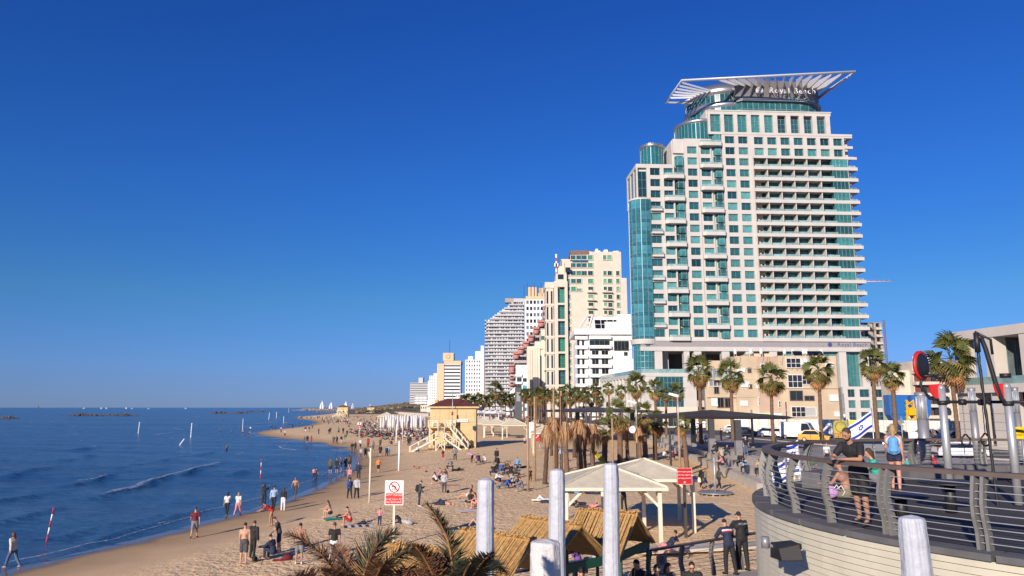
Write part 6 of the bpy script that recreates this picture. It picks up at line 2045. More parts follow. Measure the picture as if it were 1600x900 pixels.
def car(loc, rz, paint, label, van=False, L=4.2, W=1.76, H=1.46, group='cars parked along the street', cat='car'):
 e = empty('delivery_van' if van else 'parked_car', loc, rz, label, cat, group)
 if van:
  side = [(-L / 2,.35),(L / 2 - .05,.35),(L / 2,.62),(L / 2 - .08,.95),(L / 2 - .75,1.15),(L / 2 - 1.35, H - .15),(L / 2 - 1.8, H),(-L / 2 + .1, H),(-L / 2, H - .2)]
  gl = [(L / 2 - .85,1.2),(L / 2 - 1.38, H - .22),(L / 2 - 2.2, H - .22),(L / 2 - 2.3,1.2)]
 else:
  side = [(-L / 2,.3),(L / 2 - .08,.3),(L / 2,.55),(L / 2 - .1,.74),(L / 2 - .95,.9),(L / 2 - 1.65, H - .06),(L / 2 - 2.2, H),(-L / 2 + .75, H - .04),(-L / 2 + .18,.95),(-L / 2 + .0,.8)]
  gl = [(L / 2 - 1.05,.93),(L / 2 - 1.72, H - .12),(-L / 2 + .85, H - .12),(-L / 2 + .35,.95)]
 m = MB()
 n = len(side); ys = [(-W / 2,1),(-W / 2 + .06,1.02),(W / 2 - .06,1.02),(W / 2,1)]
 def off(x, z, k):
  taper = 0.0 if z < .95 else (z - .95) * (.22 if not van else .08)
  return taper
 vs = []
 for k, (y, s) in enumerate(ys):
  for (x, z) in side:
   t = off(x, z, k); yy = y + (t if y < 0 else -t); sx = x * (.985 if k in (0,3) else 1)
   vs.append((sx, yy, z - (.015 if k in (0,3) else 0)))
 fs = [tuple(range(n))[::-1], tuple(range(3 * n, 4 * n))]
 for k in range(3):
  for i in range(n):
   j = (i + 1) % n
   fs.append((k * n + i, k * n + j, (k + 1) * n + j, (k + 1) * n + i))
 m.add(vs, fs); o = m.build('body', paint, e); fixnormals(o.data)
 for sgn in (-1,1):
  m = MB(); v = [(x, sgn * (W / 2 + .006 - off(x, z, 0)), z) for x, z in gl]; m.add(v, [tuple(range(4)) if sgn < 0 else tuple(range(4))[::-1]]); m.build('side_window', M_cglass, e)
  m = MB(); xm = L / 2 - (2.35 if not van else 2.32); m.b2(xm - .03, xm + .03, sgn * (W / 2 + .003) - .008, sgn * (W / 2 + .003) + .008,.4,.93); m.build('door_gap', M_trim, e)
  m = MB(); m.box((L / 2 - 1.25 if not van else L / 2 - .95, sgn * (W / 2 + .1),1.02 if not van else 1.35),(.12,.18,.13 if not van else .25)); m.build('mirror', paint, e)
  m = MB(); m.box((L / 2 - .1, sgn * (W / 2 - .28),.66 if not van else .8),(.14,.34,.15)); m.build('headlight', M_lampg, e)
  m = MB(); m.box((-L / 2 + .02, sgn * (W / 2 - .12),.85),(.08,.18,.3)); m.build('tail_light', M_rl, e)
 a = side[4]; b = side[5]
 for (p0, p1, nm) in ((a, b, 'windscreen'),(side[-2] if not van else side[-1], side[-3] if not van else side[-2], 'rear_window')):
  m = MB(); w0 = W / 2 - .1 - off(0, p0[1], 0); w1 = W / 2 - .12 - off(0, p1[1], 0)
  q0 = (p0[0] * .94 + p1[0] * .06, p0[1] * .94 + p1[1] * .06); q1 = (p1[0] * .94 + p0[0] * .06, p1[1] * .94 + p0[1] * .06)
  ex = .012 if nm == 'windscreen' else -.012
  m.add([(q0[0] + ex, -w0, q0[1] + .008),(q0[0] + ex, w0, q0[1] + .008),(q1[0] + ex, w1, q1[1] + .008),(q1[0] + ex, -w1, q1[1] + .008)], [(0,1,2,3)]); m.build(nm, M_cglass, e)
 m = MB(); m.b2(L / 2 - .06, L / 2 + .02,-W / 2 + .15, W / 2 - .15,.3,.5); m.b2(-L / 2 - .02,-L / 2 + .06,-W / 2 + .1, W / 2 - .1,.3,.52); m.b2(L / 2 - .03, L / 2 + .012,-.35,.35,.52,.66); m.build('bumper', M_trim, e)
 m = MB(); m.b2(L / 2 + .02, L / 2 + .03,-.26,.26,.36,.47); m.build('number_plate', mat('plate_yellow', (.75,.6,.05),.5), e)
 for sx in (-L / 2 + .75, L / 2 - .8):
  for sy in (-1,1):
   w = MB(); w.tube([(0,-.1,0),(0,.1,0)], .31,16); wo_ = w.build('wheel', M_tyre, e, (sx, sy * (W / 2 - .1),.31))
   w = MB(); w.tube([(0, sy * .09,0),(0, sy * .115,0)], .19,10); w.build('rim', M_rim, wo_)
 return e
PW = mat('car_white', (.72,.72,.72),.3, coat=.6); PN = mat('car_navy', (.02,.03,.055),.25, coat=.7); PS = mat('car_silver', (.35,.36,.38),.3, metal=.6, coat=.5); PY = mat('taxi_orange', (.80,.36,.01),.35, coat=.5); PK = mat('car_black', (.02,.02,.022),.25, coat=.7)
def cg(px, py): g = gnd(px, py, PZ); return (g.x, g.y, PZ)
rz = R(-38)
car(cg(1165,681), R(-30), PN, 'dark navy parked car left of the first white car')
car(cg(1208,683), R(-38), PW, 'white parked car right of the navy car, seen behind the slim dark post')
car(cg(1228,684), R(-38), PW, 'second white parked car, just left of the white van')
car(cg(1251,686), R(-36), PW, 'white high roofed van parked between the white cars and the orange car', True, 5.3,2.0,2.45, cat='van')
car(cg(1273,690), R(-28), PY, 'bright orange small car parked nearest the terrace railing', False, 3.9,1.7,1.55)
car(cg(1150,677), R(-25), PS, 'silver parked car half hidden behind the canopy column')
car(cg(1412,692), R(-10), PK, 'black parked car right of the woman with the backpack')
car(cg(1455,687), R(-8), PW, 'white parked car behind the thick grey post', False, 4.3)
car(cg(1362,708), R(-8), PS, 'silver car right behind the bearded man, its roof showing over the railing', False, 4.4)
car(cg(1372,693), R(-12), PK, 'dark car behind the silver one and the flag')
car(cg(1505,690), R(-5), PS, 'grey car beside the travertine pillar', False, 4.3)
car(cg(1540,693), R(-80), PN, 'dark blue car in the shade beneath the stone frame building', False, 4.3)
car(cg(1503,716), R(-8), PW, 'white car behind the terrace railing under the rings', False, 4.5)
car(cg(1100,670), R(-20), PW, 'white car seen far off under the canopy', False, 4.3)
car(cg(1080,668), R(-20), PW, 'farther white car seen under the left of the canopy', False, 4.3)
car(cg(1120,671), R(-20), PK, 'dark car far off between the canopy columns', False, 4.3)
FN = empty('site_fence', (0,0, PZ),0, 'white corrugated construction fence behind the parked cars', 'fence')
xa = at(1170,650,128); xb = at(1545,650,112)
A_ = Vector((xa.x, 128,0)); B_ = Vector((xb.x, 112,0)); n = 22
hF = at(1400,657,118).z - PZ
for i in range(n):
 a = A_.lerp(B_, i / n); b = A_.lerp(B_, (i + 1) / n)
 m = MB(); d = (b - a).normalized()
 rows_ = 6
 for r_ in range(rows_):
  z0 = hF * r_ / rows_; z1 = hF * (r_ + .93) / rows_
  m.beam(Vector((a.x, a.y, (z0 + z1) / 2)) + d * .05, Vector((b.x, b.y, (z0 + z1) / 2)) - d * .05,.05, z1 - z0)
 m.beam(Vector((a.x, a.y + .06, hF / 2)) + d * .05, Vector((b.x, b.y + .06, hF / 2)) - d * .05,.04, hF)
 m.build('fence_panel', mat('fence_white', (.66,.63,.56),.6,.08,1, rnd=.08), FN)
 m = MB(); m.box((a.x, a.y - .08, hF / 2),(.12,.12, hF + .15)); m.build('post', M_post, FN)
def banner(px0, px1, yt, yb, Y, col, label, words, size, tcol):
 a = at(px0, yb, Y); b = at(px1, yt, Y)
 e = empty('banner', (a.x, Y, a.z),0, label, 'banner')
 m = MB(); m.b2(0, b.x - a.x, -.04,0,0, b.z - a.z); m.build('board', col, e)
 for i, (tx, dz, sz) in enumerate(words): text(tx[::-1], sz, tcol, e, ((b.x - a.x) / 2,-.05, dz), extrude=.01)
 return e, b.x - a.x, b.z - a.z
M_yel = mat('banner_yellow', (.80,.66,.02),.6);
gmat = mat('banner_grey_yellow', (.30,.28,.12),.6, col2=(.62,.50,.06), scale=.8)
e, w_, h_ = banner(1303,1324,657,684,110, gmat, 'grey and yellow banner with red Hebrew letters on the site fence', [('מוסבל', .38,.95)], 1, mat('banner_red', (.42,.05,.02),.6))
b = MB(); b.lathe([(.8,-.01),(.8,.01),(.7,.01),(.7,-.01),(.8,-.01)], 24,(0,0,0)); o = b.build('arch_line', mat('olive_line', (.16,.15,.03),.6), e, (w_ / 2,-.05, h_ * .62)); o.rotation_euler = (pi / 2,0,0)
banner(1327,1355,657,674,110.5, M_yel, 'bright yellow banner with black Hebrew writing behind the flag', [('מוסבל', .85,.8),('חניון', .35,.4)], 1, M_black)
e = empty('white_hoarding', (at(1243,660,122).x, 120, PZ),0, 'white timber hoarding boards behind the parked van', 'hoarding')
for i in range(5): m = MB(); m.b2(i * 1.6, i * 1.6 + 1.5,0,.06,0,2.6); m.build('board', M_wstucco, e)
def container(px0, px1, yt, yb, Y, label):
 a = at(px0, yb, Y); b = at(px1, yt, Y)
 e = empty('blue_container', (a.x, Y, a.z), R(-6), label, 'container'); W_ = b.x - a.x; H_ = b.z - a.z
 m = MB(); m.b2(0, W_, .05,2.6,0, H_); n = int(W_ / .22)
 m.xprism([(0,0),(W_, 0),(W_ - .6,-1.1),(.6,-1.1)], .1,2.5)
 for i in range(n): m.b2(i * W_ / n, (i + .5) * W_ / n, 0,.06,.1, H_ - .1)
 m.b2(-.02, W_ + .02,-.02,.1,0,.12); m.b2(-.02, W_ + .02,-.02,.1, H_ - .12, H_)
 m.build('shell', mat('container_blue', (.01,.13,.42),.5,.08,2), e)
 m = MB()
 for x in (.6, W_ - .6): m.b2(x - .08, x + .08,.3,.46,-(a.z - PZ),-1.1); m.b2(x - .08, x + .08,2.1,2.26,-(a.z - PZ),-1.1)
 m.build('legs', mat('rusty_frame', (.25,.11,.05),.8), e)
container(1391,1416,617,648,132, 'blue corrugated container on rusty legs, left one')
container(1426,1452,617,644,136, 'blue corrugated container on rusty legs, right one')
g = at(1424,655,130); e = empty('yellow_machine', (g.x, 130, PZ),0, 'yellow lattice machine between the two blue containers', 'machine'); m = MB()
H = at(1424,625,130).z - PZ
for x in (-.9,.9): m.beam((x, 0,0),(x * .6,0, H),.22,.22)
for i in range(6): m.beam((-.9 + .05 * i, 0, H * i / 6),(.9 - .05 * i, 0, H * (i + 1) / 6),.16,.16); m.beam((.9 - .05 * i, .3, H * i / 6),(-.9 + .05 * i, .3, H * (i + 1) / 6),.16,.16)
m.b2(-.5,1.4,-.3,.6, H * .55, H * .75); m.build('lattice_frame', mat('machine_yellow', (.75,.42,.0),.5), e)
m = MB(); m.tube([(0,-.5, H * .3),(0,.5, H * .3)], .4,12); m.build('drum', M_dark, e)
g = gnd(1430,712, PZ); e = empty('road_sign', (g.x, g.y, PZ),0, 'round white back of a road sign on a grey pole', 'road sign')
H = at(1430,665, g.y).z - PZ; m = MB(); m.tube([(0,0,0),(0,0, H)], .04,8); m.build('pole', M_galv, e); m = MB(); m.tube([(0,-.06, H - .1),(0,-.04, H - .1)], .38,20); m.build('disc', M_white, e)
m = MB(); m.b2(-.5,.35,-.05,-.03, H - 1.75, H - .6); m.build('panel', M_white, e)
g = gnd(1412,705, PZ); e = empty('road_sign', (g.x, g.y, PZ),0, 'grey triangular back of a road sign on a thin pole', 'road sign')
H = at(1412,650, g.y).z - PZ; m = MB(); m.tube([(0,0,0),(0,0, H)], .04,8); m.build('pole', M_galv, e); m = MB(); m.xprism([(-.35, H - .75),(.35, H - .75),(0, H - .1)], -.06,-.04); m.build('plate', M_grpole, e)
M_fw = mat('flag_white', (.80,.80,.82),.8, sub=0); M_fb = mat('flag_blue', (.012,.03,.36),.8)
def flag(loc, w, h, label, seed, droop=0.0, pole=2.0, lean=0.0, rz=0.0):
 e = empty('national_flag', loc, rz, label, 'flag', 'small blue and white flags')
 nx, ny = 24,20
 def P(u, v, off=0.0):
  x = u * w * (1 - .12 * droop); y = .07 * w * sin(u * 7 + seed + v * 1.5) * u + off
  z = v * h - u * w * droop + .03 * h * sin(u * 5 + seed)
  return Vector((-x, y, z + pole - h))
 m = MB(); vs = [P(i / nx, j / ny) for j in range(ny + 1) for i in range(nx + 1)]; fs = []
 for j in range(ny):
  for i in range(nx): fs.append((j * (nx + 1) + i, j * (nx + 1) + i + 1,(j + 1) * (nx + 1) + i + 1,(j + 1) * (nx + 1) + i))
 m.add(vs, fs, 0, True)
 for idx in range(len(fs)):
  j = idx // nx
  v = (j + .5) / ny
  if .12 < v < .27 or .73 < v < .88: m.m[idx] = 1
 m.build('cloth', [M_fw, M_fb], e)
 for sgn in (-1,1):
  m = MB()
  for t in range(2):
   pts = []
   for k in range(3):
    a = pi / 2 + k * 2 * pi / 3 + t * pi
    pts.append((.5 + .155 * h / w * cos(a),.5 + .155 * sin(a)))
   for k in range(3):
    (u0, v0),(u1, v1) = pts[k], pts[(k + 1) % 3]
    nseg = 5
    for q in range(nseg):
     ua, va = u0 + (u1 - u0) * q / nseg, v0 + (v1 - v0) * q / nseg; ub, vb = u0 + (u1 - u0) * (q + 1) / nseg, v0 + (v1 - v0) * (q + 1) / nseg
     m.beam(P(ua, va, sgn * .006), P(ub, vb, sgn * .006),.004,.028 * h * 1.2,0,(0,0,1))
  m.build('star', M_fb, e)
 m = MB(); m.tube([(0,0,-.1),(0,0, pole + .1)], .018 if h < 1.2 else .035,8); m.build('flag_pole', M_galv, e)
 return e
g = gnd(1362,706, DZ - 2.3); p = at(1362,645,24)
flag((p.x, 24, DZ),.84,.56, 'blue and white flag streaming left above the bearded man', 1,.55, p.z - DZ + .05,0, R(0))
p = at(1247,692,30); flag((p.x, 30,3.2),.5,.9, 'hanging blue and white flag seen through the railing, upper one', 2,.35, p.z - 3.2 + .1)
p = at(1227,722,27); flag((p.x, 27,3.2),.75,.75, 'drooping blue and white flag behind the first rail posts', 3,.5, p.z - 3.2 + .1)
p = at(1249,706,34); flag((p.x, 34,3.2),.45,.9, 'narrow hanging blue and white flag behind the rail, lower one', 4,.4, p.z - 3.2)
for i, (px, c) in enumerate(((830, 'r'),(843, 'r'),(824, 'w'))):
 g = at(px, 668,118 + i); e = empty('beach_banner', (g.x, 118 + i, 1.45),0, ['red feather banner behind the timber poles', 'second red feather banner by the bound palms', 'white upright banner left of the timber poles'][i], 'banner')
 H = 3.9 if c == 'w' else 2.6
 m = MB(); m.tube([(0,0,0),(0,0, H)], .04,6); m.build('pole', M_white, e); m = MB()
 m.xprism([(0, H * .35),(1.2, H * .4),(1.3, H * .8),(.9, H),(0, H)], -.02,.02); m.build('cloth', M_white if c == 'w' else M_redp, e)
# ================================================================ palms and other plants
random.seed(61)
def leafmat(name, c, c2, sc=2.0, rnd=.25):
 m = mat(name, c, .6,0, sc, col2=c2, rnd=rnd, spec=.3)
 return m
M_fg = leafmat('palm_green', (.055,.075,.018),(.14,.14,.04))
M_fy = leafmat('palm_olive', (.14,.12,.035),(.22,.16,.05))
M_fb = leafmat('palm_brown', (.27,.125,.05),(.42,.22,.095))
M_trk = mat('palm_trunk', (.17,.10,.06),.9,.3,5, bump=.6, bscale=14, bdist=.05)
M_trk2 = mat('palm_trunk_dark', (.095,.06,.04),.9,.3,5, bump=.6, bscale=14, bdist=.05)
def fan_mesh(seed, m, size=1.0, n=15, droop=.35):
 """one fan leaf: stalk then pleated blades; grows along +x, up is +z"""
 random.seed(seed); mb = MB()
 st = .75 * size
 mb.tube([(0,0,0),(st * .5,0,.03),(st, 0,-.02)], [.022,.016,.012], 4)
 for i in range(n):
  a = R(-78 + 156 * i / (n - 1)) + random.uniform(-.04,.04)
  L = size * (1.05 - .25 * abs(a) / 1.4) * random.uniform(.88,1.08)
  w = .042 * size * 1.6
  d = Vector((cos(a), sin(a),0)); s = Vector((-sin(a), cos(a),0))
  p0 = Vector((st, 0,-.02)); p1 = p0 + d * L * .55 + Vector((0,0,.06 - .05 * abs(a))); p2 = p0 + d * L * .82 + Vector((0,0,-droop * .25 * L)); p3 = p0 + d * L * .95 + Vector((0,0,-droop * L))
  mb.add([p0, p1 - s * w + Vector((0,0,-.02)), p1 + Vector((0,0,.02)), p1 + s * w + Vector((0,0,-.02)), p2 - s * w * .6, p2 + s * w * .6, p3], [(0,1,2),(0,2,3),(1,4,2),(2,4,5),(2,5,3),(4,6,5)])
 return mb
FANS = {}
for nm, m in (('g', M_fg),('y', M_fy),('b', M_fb)):
 FANS[nm] = [fan_mesh(s, m, 1.0,15, {'g': .35, 'y': .6, 'b': .9}[nm]) for s in range(3)]
FANME = {k: [mb.mesh('frond', {'g': M_fg, 'y': M_fy, 'b': M_fb}[k]) for mb in v] for k, v in FANS.items()}
def crown_rots(seed, ng, ny, nb, size):
 random.seed(seed); out = []
 def rot(az, el, roll=0): return Matrix.Rotation(az, 4, 'Z') @ Matrix.Rotation(-el, 4, 'Y') @ Matrix.Rotation(roll, 4, 'X')
 for i in range(ng):
  t = i / ng
  out.append(('g', rot(i * 2.4 + random.uniform(-.2,.2), R(84 - 125 * t + random.uniform(-14,14)), random.uniform(-1.1,1.1)), size * random.uniform(.9,1.1), Vector((0,0,.25 * (1 - t)))))
 for i in range(ny):
  out.append(('y', rot(i * 2.4 + 1 + random.uniform(-.3,.3), R(random.uniform(-65,-15)), random.uniform(-1.1,1.1)), size * random.uniform(.8,1.0), Vector((0,0,-.1))))
 for i in range(nb):
  out.append(('b', rot(random.random() * 6.28, R(random.uniform(-88,-45)), random.uniform(-1.2,1.2)), size * random.uniform(.5,1.0), Vector((0,0,-.15 - .35 * random.random()))))
 return out
def trunk_mb(h, r0, r1, seed, lean=0.0, rings=True):
 random.seed(seed); mb = MB(); n = max(8, int(h * 3.2)); pts = []; rad = []
 for i in range(n + 1):
  t = i / n
  pts.append((lean * t * t + .05 * sin(t * 5 + seed),.04 * cos(t * 4 + seed), h * t))
  rad.append((r0 + (r1 - r0) * t ** .6) * (1.0 + (.09 if i % 2 else -.03)) * (1.15 if i == 0 else 1))
 mb.tube(pts, rad, 10); return mb, Vector(pts[-1])
JOINT = {}
def palm(x, y, z, h, size, label, seed, ng=22, ny=10, nb=14, r0=.24, r1=.15, single=False, lean=0.0, group='fan palms along the promenade', tm=M_trk):
 e = empty('fan_palm', (x, y, z), random.random() * 6, label, 'palm tree', group)
 tb, top = trunk_mb(h, r0, r1, seed, lean)
 tb.build('trunk', tm, e)
 if single:
  for k, M, s, off in crown_rots(seed, ng, ny, nb, size):
   o = link('frond', random.choice(FANME[k]), e); o.matrix_local = Matrix.Translation(top + off * size) @ M @ Matrix.Scale(s, 4)
 else:
  key = (ng, ny, nb, seed % 4)
  if key not in JOINT:
   mb = MB(); mats = {'g': 0, 'y': 1, 'b': 2}
   for k, M, s, off in crown_rots(seed, ng, ny, nb, 1.0):
    src = random.choice(FANS[k]); T = Matrix.Translation(off) @ M @ Matrix.Scale(s, 4)
    mb.add([T @ Vector(v) for v in src.v], src.f, mats[k])
   JOINT[key] = mb.mesh('crown', [M_fg, M_fy, M_fb])
  o = link('crown', JOINT[key], e, top); o.scale = (size, size, size)
 return e
def palm_px(px, pyb, ptop, z, label, seed, crown_px, **kw):
 g = gnd(px, pyb, z); H = at(px, ptop, g.y).z - z
 size = crown_px / 2 / 1160 * g.y / 1.55
 return palm(g.x, g.y, z, max(1.5, H - size * .9), size, label, seed, **kw)
BIG = [(1096,694,566, 'big fan palm in front of the tower podium, left of two before the beige flats', 46),(1146,690,573, 'big fan palm before the left half of the beige flats', 46),
       (1209,690,579, 'big fan palm over the right end of the black canopy', 46),(1285,691,566, 'big fan palm with the thickest skirt, before the right half of the beige flats', 50),
       (1373,700,556, 'big fan palm in front of the hotel annex, behind the flag', 46),(1498,700,541, 'tallest fan palm, right of the round red disc', 74)]
for i, (px, b, t, lab, c) in enumerate(BIG):
 palm_px(px, b, t, PZ, lab, 70 + i, c, single=True, ng=17, ny=12, nb=12, r0=.26, r1=.2)
palm_px(1402,692,577, PZ, 'smaller date like palm behind the annex palm, beside the blue container', 90,40, ng=20, ny=8, nb=3, r0=.3, r1=.25)
ROW = [(819,612),(826,612),(839,610),(846,609),(854,611),(864,612),(876,611),(886,605),(900,610),(916,610),(932,603),(952,602),(972,607),(996,592),(1026,600),(1060,605),(1042,612)]
for i, (px, t) in enumerate(ROW):
 near = px > 940
 c = {996: 36,1026: 30,1060: 28}.get(px, 20 if px > 890 else 17)
 b = 662 if px < 940 else (668 if px < 980 else 680)
 if px in (996,1026): b = 684
 ordn = ['1st', '2nd', '3rd', '4th', '5th', '6th', '7th', '8th', '9th', '10th', '11th', '12th', '13th', '14th', '15th', '16th', '17th'][i]
 palm_px(px, b, t, PZ, '%s palm from the dark kiosk pillar in the long row before the hotels' % ordn, 100 + i, c, ng=16, ny=8, nb=8, r0=.25, r1=.17)
for i, (px, t) in enumerate(((724,621),(732,619),(741,622),(748,617),(756,621),(765,620),(774,604),(783,619),(790,617),(797,618),(803,616))):
 palm(at(px, 640,300 + i * 2).x, 300 + i * 2, PZ, max(4, at(px, t, 300).z - PZ - 1.5),1.5 if px != 774 else 2.4, 'far palm, %s between the lifeguard tower roof and the kiosk pillar' % (ORD[i] if i < 10 else 'rightmost'),140 + i, ng=16, ny=8, nb=8, group='far palms behind the cafe parasols')
for i in range(16):
 px = 818 + i * 10.4 + (i % 3) * 2
 palm_px(px, 657 + (i % 3),613 + (i * 7) % 9, PZ, 'palm of the second row behind, %s seen from the kiosk pillar' % ORD[i], 170 + i, 17 + i % 4, ng=16, ny=8, nb=8, r0=.25, r1=.17, group='second row of promenade palms')
def bound_palm(px, pyb, ptop, r, label, seed, top='dead', cpx=30, lean=0.0):
 p = sand(px, pyb); z = p.z
 Hh = at(px, ptop, p.y).z - z
 e = empty('bound_palm', (p.x, p.y, z - .1),0, label, 'palm tree', 'transplanted palms in the playground sand')
 random.seed(seed)
 s_ = cpx / 2 / 1160 * p.y
 if top == 'dead':
  ht = Hh - s_ * .9
  tb, tp = trunk_mb(ht + .1, r, r * .8, seed, lean); tb.build('trunk', M_trk if seed % 3 == 1 else M_trk2, e)
  mb = MB()
  for i in range(110):
   a = random.random() * 6.28; L = s_ * random.uniform(1.0,2.3); o = Vector((cos(a), sin(a),0)); q = Vector((-sin(a), cos(a),0))
   rise = random.uniform(.3,.9) * s_
   p0 = tp + o * .08; p1 = tp + o * s_ * random.uniform(.2,.4) + Vector((0,0, rise)); p2 = tp + o * s_ * random.uniform(.45,1.0) + Vector((0,0, rise * .1 - L * .2)); p3 = tp + o * s_ * random.uniform(.4,1.05) + Vector((0,0,-L))
   w = .035 + .04 * random.random()
   mb.add([p0 - q * w * .5, p0 + q * w * .5, p1 - q * w, p1 + q * w, p2 - q * w, p2 + q * w, p3], [(0,1,3,2),(2,3,5,4),(4,5,6)], random.randrange(2))
  mb.build('dead_leaves', [M_fb, mat('palm_pale_brown', (.40,.25,.13),.7,.2,3)], e)['kind'] = 'stuff'
 else:
  size = s_ / 1.6
  ht = Hh - size
  tb, tp = trunk_mb(ht + .1, r, r * .85, seed, lean); tb.build('trunk', M_trk if seed % 2 else M_trk2, e)
  for k, M, s, off in crown_rots(seed, 10,10,16, size):
   o = link('frond', random.choice(FANME[k]), e); o.matrix_local = Matrix.Translation(tp + off * size * 1.2) @ M @ Matrix.Scale(s, 4)
BP = [(852,757,664,.22, 'dead', 24, 'slender palm with hanging brown leaves, leftmost and nearest', .25),(869,737,654,.24, 'dead', 26, 'palm with hanging brown leaves behind the leftmost one', 0),
      (885,744,660,.26, 'dead', 24, 'palm with shaggy bark low on its trunk, third from the left', 0),(906,738,655,.34, 'dead', 30, 'thick palm with a big skirt of hanging brown leaves', 0),
      (914,735,662,.24, 'dead', 24, 'thinner palm just right of the thick skirted one', 0),(927,730,662,.26, 'dead', 28, 'dark trunked palm with brown hanging leaves', 0),
      (945,725,660,.36, 'fan', 34, 'stout palm with yellowish drooping fans', 0),(969,724,634,.34, 'fan', 48, 'tallest green crowned palm of the playground group', 0),(980,719,655,.26, 'dead', 24, 'dark palm close behind the tallest green one', 0),
      (1008,715,636,.36, 'fan', 40, 'green and brown palm right of the loudspeaker lamp', 0),(1024,719,648,.3, 'fan', 36, 'palm with leaves hanging to the right, near the steps', .3),(1074,735,655,.26, 'fan', 30, 'slender curved palm beside the brown street lamp', -.5),
      (898,715,658,.24, 'dead', 22, 'brown palm further back in the middle of the group', 0),(862,712,652,.2, 'dead', 20, 'brown palm far back near the pale gazebo', 0),(1000,722,668,.22, 'dead', 18, 'short dark trunk between the green palms', 0)]
for i, (px, b, t, r, k, c, lab, ln) in enumerate(BP): bound_palm(px, b, t, r, lab, 200 + i, k, c, ln)
def feather(base, pts, rise, label_parent, m1, m2, seed, lf=.34, n=70, name='frond', droop=.0, stiff=.6):
 random.seed(seed); P = [Vector(p) for p in pts]
 def bez(t):
  a, b, c, d = P; u = 1 - t
  return a * u ** 3 + b * 3 * u * u * t + c * 3 * u * t * t + d * t ** 3
 mb = MB(); K = 16; mb.tube([bez(i / K) for i in range(K + 1)], [.022 * (1 - .8 * i / K) + .003 for i in range(K + 1)], 6,2)
 for i in range(n):
  t = .10 + .9 * i / n; p = bez(t); d = (bez(min(1, t + .02)) - bez(t - .02)).normalized()
  side = d.cross(Vector((0,0,1)))
  if side.length < .1: side = Vector((1,0,0))
  side.normalize(); up = side.cross(d).normalized()
  L = lf * (sin(pi * min(1, t * .82 + .14)) ** .6) * random.uniform(.75,1.1)
  for sg in (-1,1):
   for rep in range(2):
    tw = random.uniform(-.35,.45) + (.35 if rep else -.05)
    dirv = (side * sg * (1 - .35 * t) + up * tw + d * (.55 + .5 * t) * random.uniform(.7,1.2)).normalized()
    bend = Vector((0,0,-1)) * droop * random.uniform(.4,1.2) + Vector((random.uniform(-.1,.1), random.uniform(-.1,.1),0))
    q1 = p + dirv * L * .5 + bend * L * .18; q2 = p + dirv * L + bend * L * .65
    w = .0085 * random.uniform(.7,1.2); s2 = dirv.cross(up)
    if s2.length < .1: s2 = side
    s2 = s2.normalized() * w
    mi = 0 if (random.random() < (.75 if t > .35 else .2)) else 1
    mb.add([p - s2 * .6, p + s2 * .6, q1 + s2, q1 - s2, q2], [(0,1,2,3),(3,2,4)], mi)
 return mb.build(name, [m1, m2, M_fb], label_parent)
M_dg = leafmat('date_leaf_green', (.035,.045,.022),(.085,.09,.05),3,0); M_db = leafmat('date_leaf_dry', (.13,.055,.028),(.25,.12,.06),3,0)
M_do = leafmat('date_leaf_orange', (.20,.10,.045),(.32,.17,.08),3,0)
def datepalm(px, py, Y, label, fr, seed):
 b = at(px, py, Y)
 e = empty('date_palm', (b.x, Y, LZ - 1.0),0, label, 'palm tree', 'small dry date palms in the foreground')
 hh = b.z - (LZ - 1.0)
 tb, tp = trunk_mb(hh, .2,.17, seed); tb.build('trunk', M_trk2, e)
 T = Vector((0,0, hh))
 for i, (pts, m1, m2, lf, dr) in enumerate(fr):
  W = [at(x, y, Y + dy) - Vector((b.x, Y, LZ - 1.0)) for x, y, dy in pts]
  feather(T, [T * .0 + T + (W[0] - T) * .1] + W, 0, e, m1, m2, seed * 10 + i, lf, 95, droop=dr)
datepalm(560,965,9.0, 'dry brown date palm with an upright green tipped frond, left one in the foreground', [
 ([(530,900,0),(505,850,-.1),(447,834,-.3)], M_db, M_do, .33,.35),
 ([(565,900,0),(575,850,.1),(618,832,.2)], M_dg, M_do, .40,.1),
 ([(590,905,0),(622,840,.1),(668,868,.2)], M_dg, M_db, .34,.5),
 ([(520,930,0),(480,880,-.5),(455,905,-.9)], M_db, M_do, .34,.5),
 ([(600,930,0),(640,860,-.4),(655,905,-.8)], M_db, M_do, .34,.5),
 ([(555,930,0),(548,880,.5),(520,852,1.2)], M_do, M_db, .38,.3),
 ([(545,930,0),(535,900,-.6),(500,890,-1.2)], M_do, M_db, .34,.4),
 ([(580,930,0),(590,890,-.5),(600,880,-1.0)], M_do, M_db, .34,.3),
 ([(560,930,0),(570,900,.6),(590,858,1.2)], M_do, M_db, .36,.2)], 31)
datepalm(705,968,8.6, 'greener date palm with one tall narrow frond, right one in the foreground', [
 ([(708,900,0),(716,838,.0),(664,787,-.2)], M_dg, M_db, .27,.15),
 ([(735,920,0),(755,860,.2),(792,895,.3)], M_dg, M_dg, .30,.4),
 ([(725,930,0),(745,880,-.4),(765,868,-.7)], M_dg, M_db, .32,.3),
 ([(690,930,0),(668,870,-.2),(650,855,-.4)], M_db, M_dg, .28,.3),
 ([(680,935,0),(650,880,.2),(632,905,.4)], M_do, M_db, .32,.5),
 ([(715,930,0),(725,890,-.6),(735,880,-1.2)], M_dg, M_dg, .30,.3),
 ([(700,930,0),(690,890,.6),(688,865,1.1)], M_do, M_db, .32,.2),
 ([(720,935,0),(760,905,-.5),(785,925,-.9)], M_dg, M_dg, .3,.4)], 32)
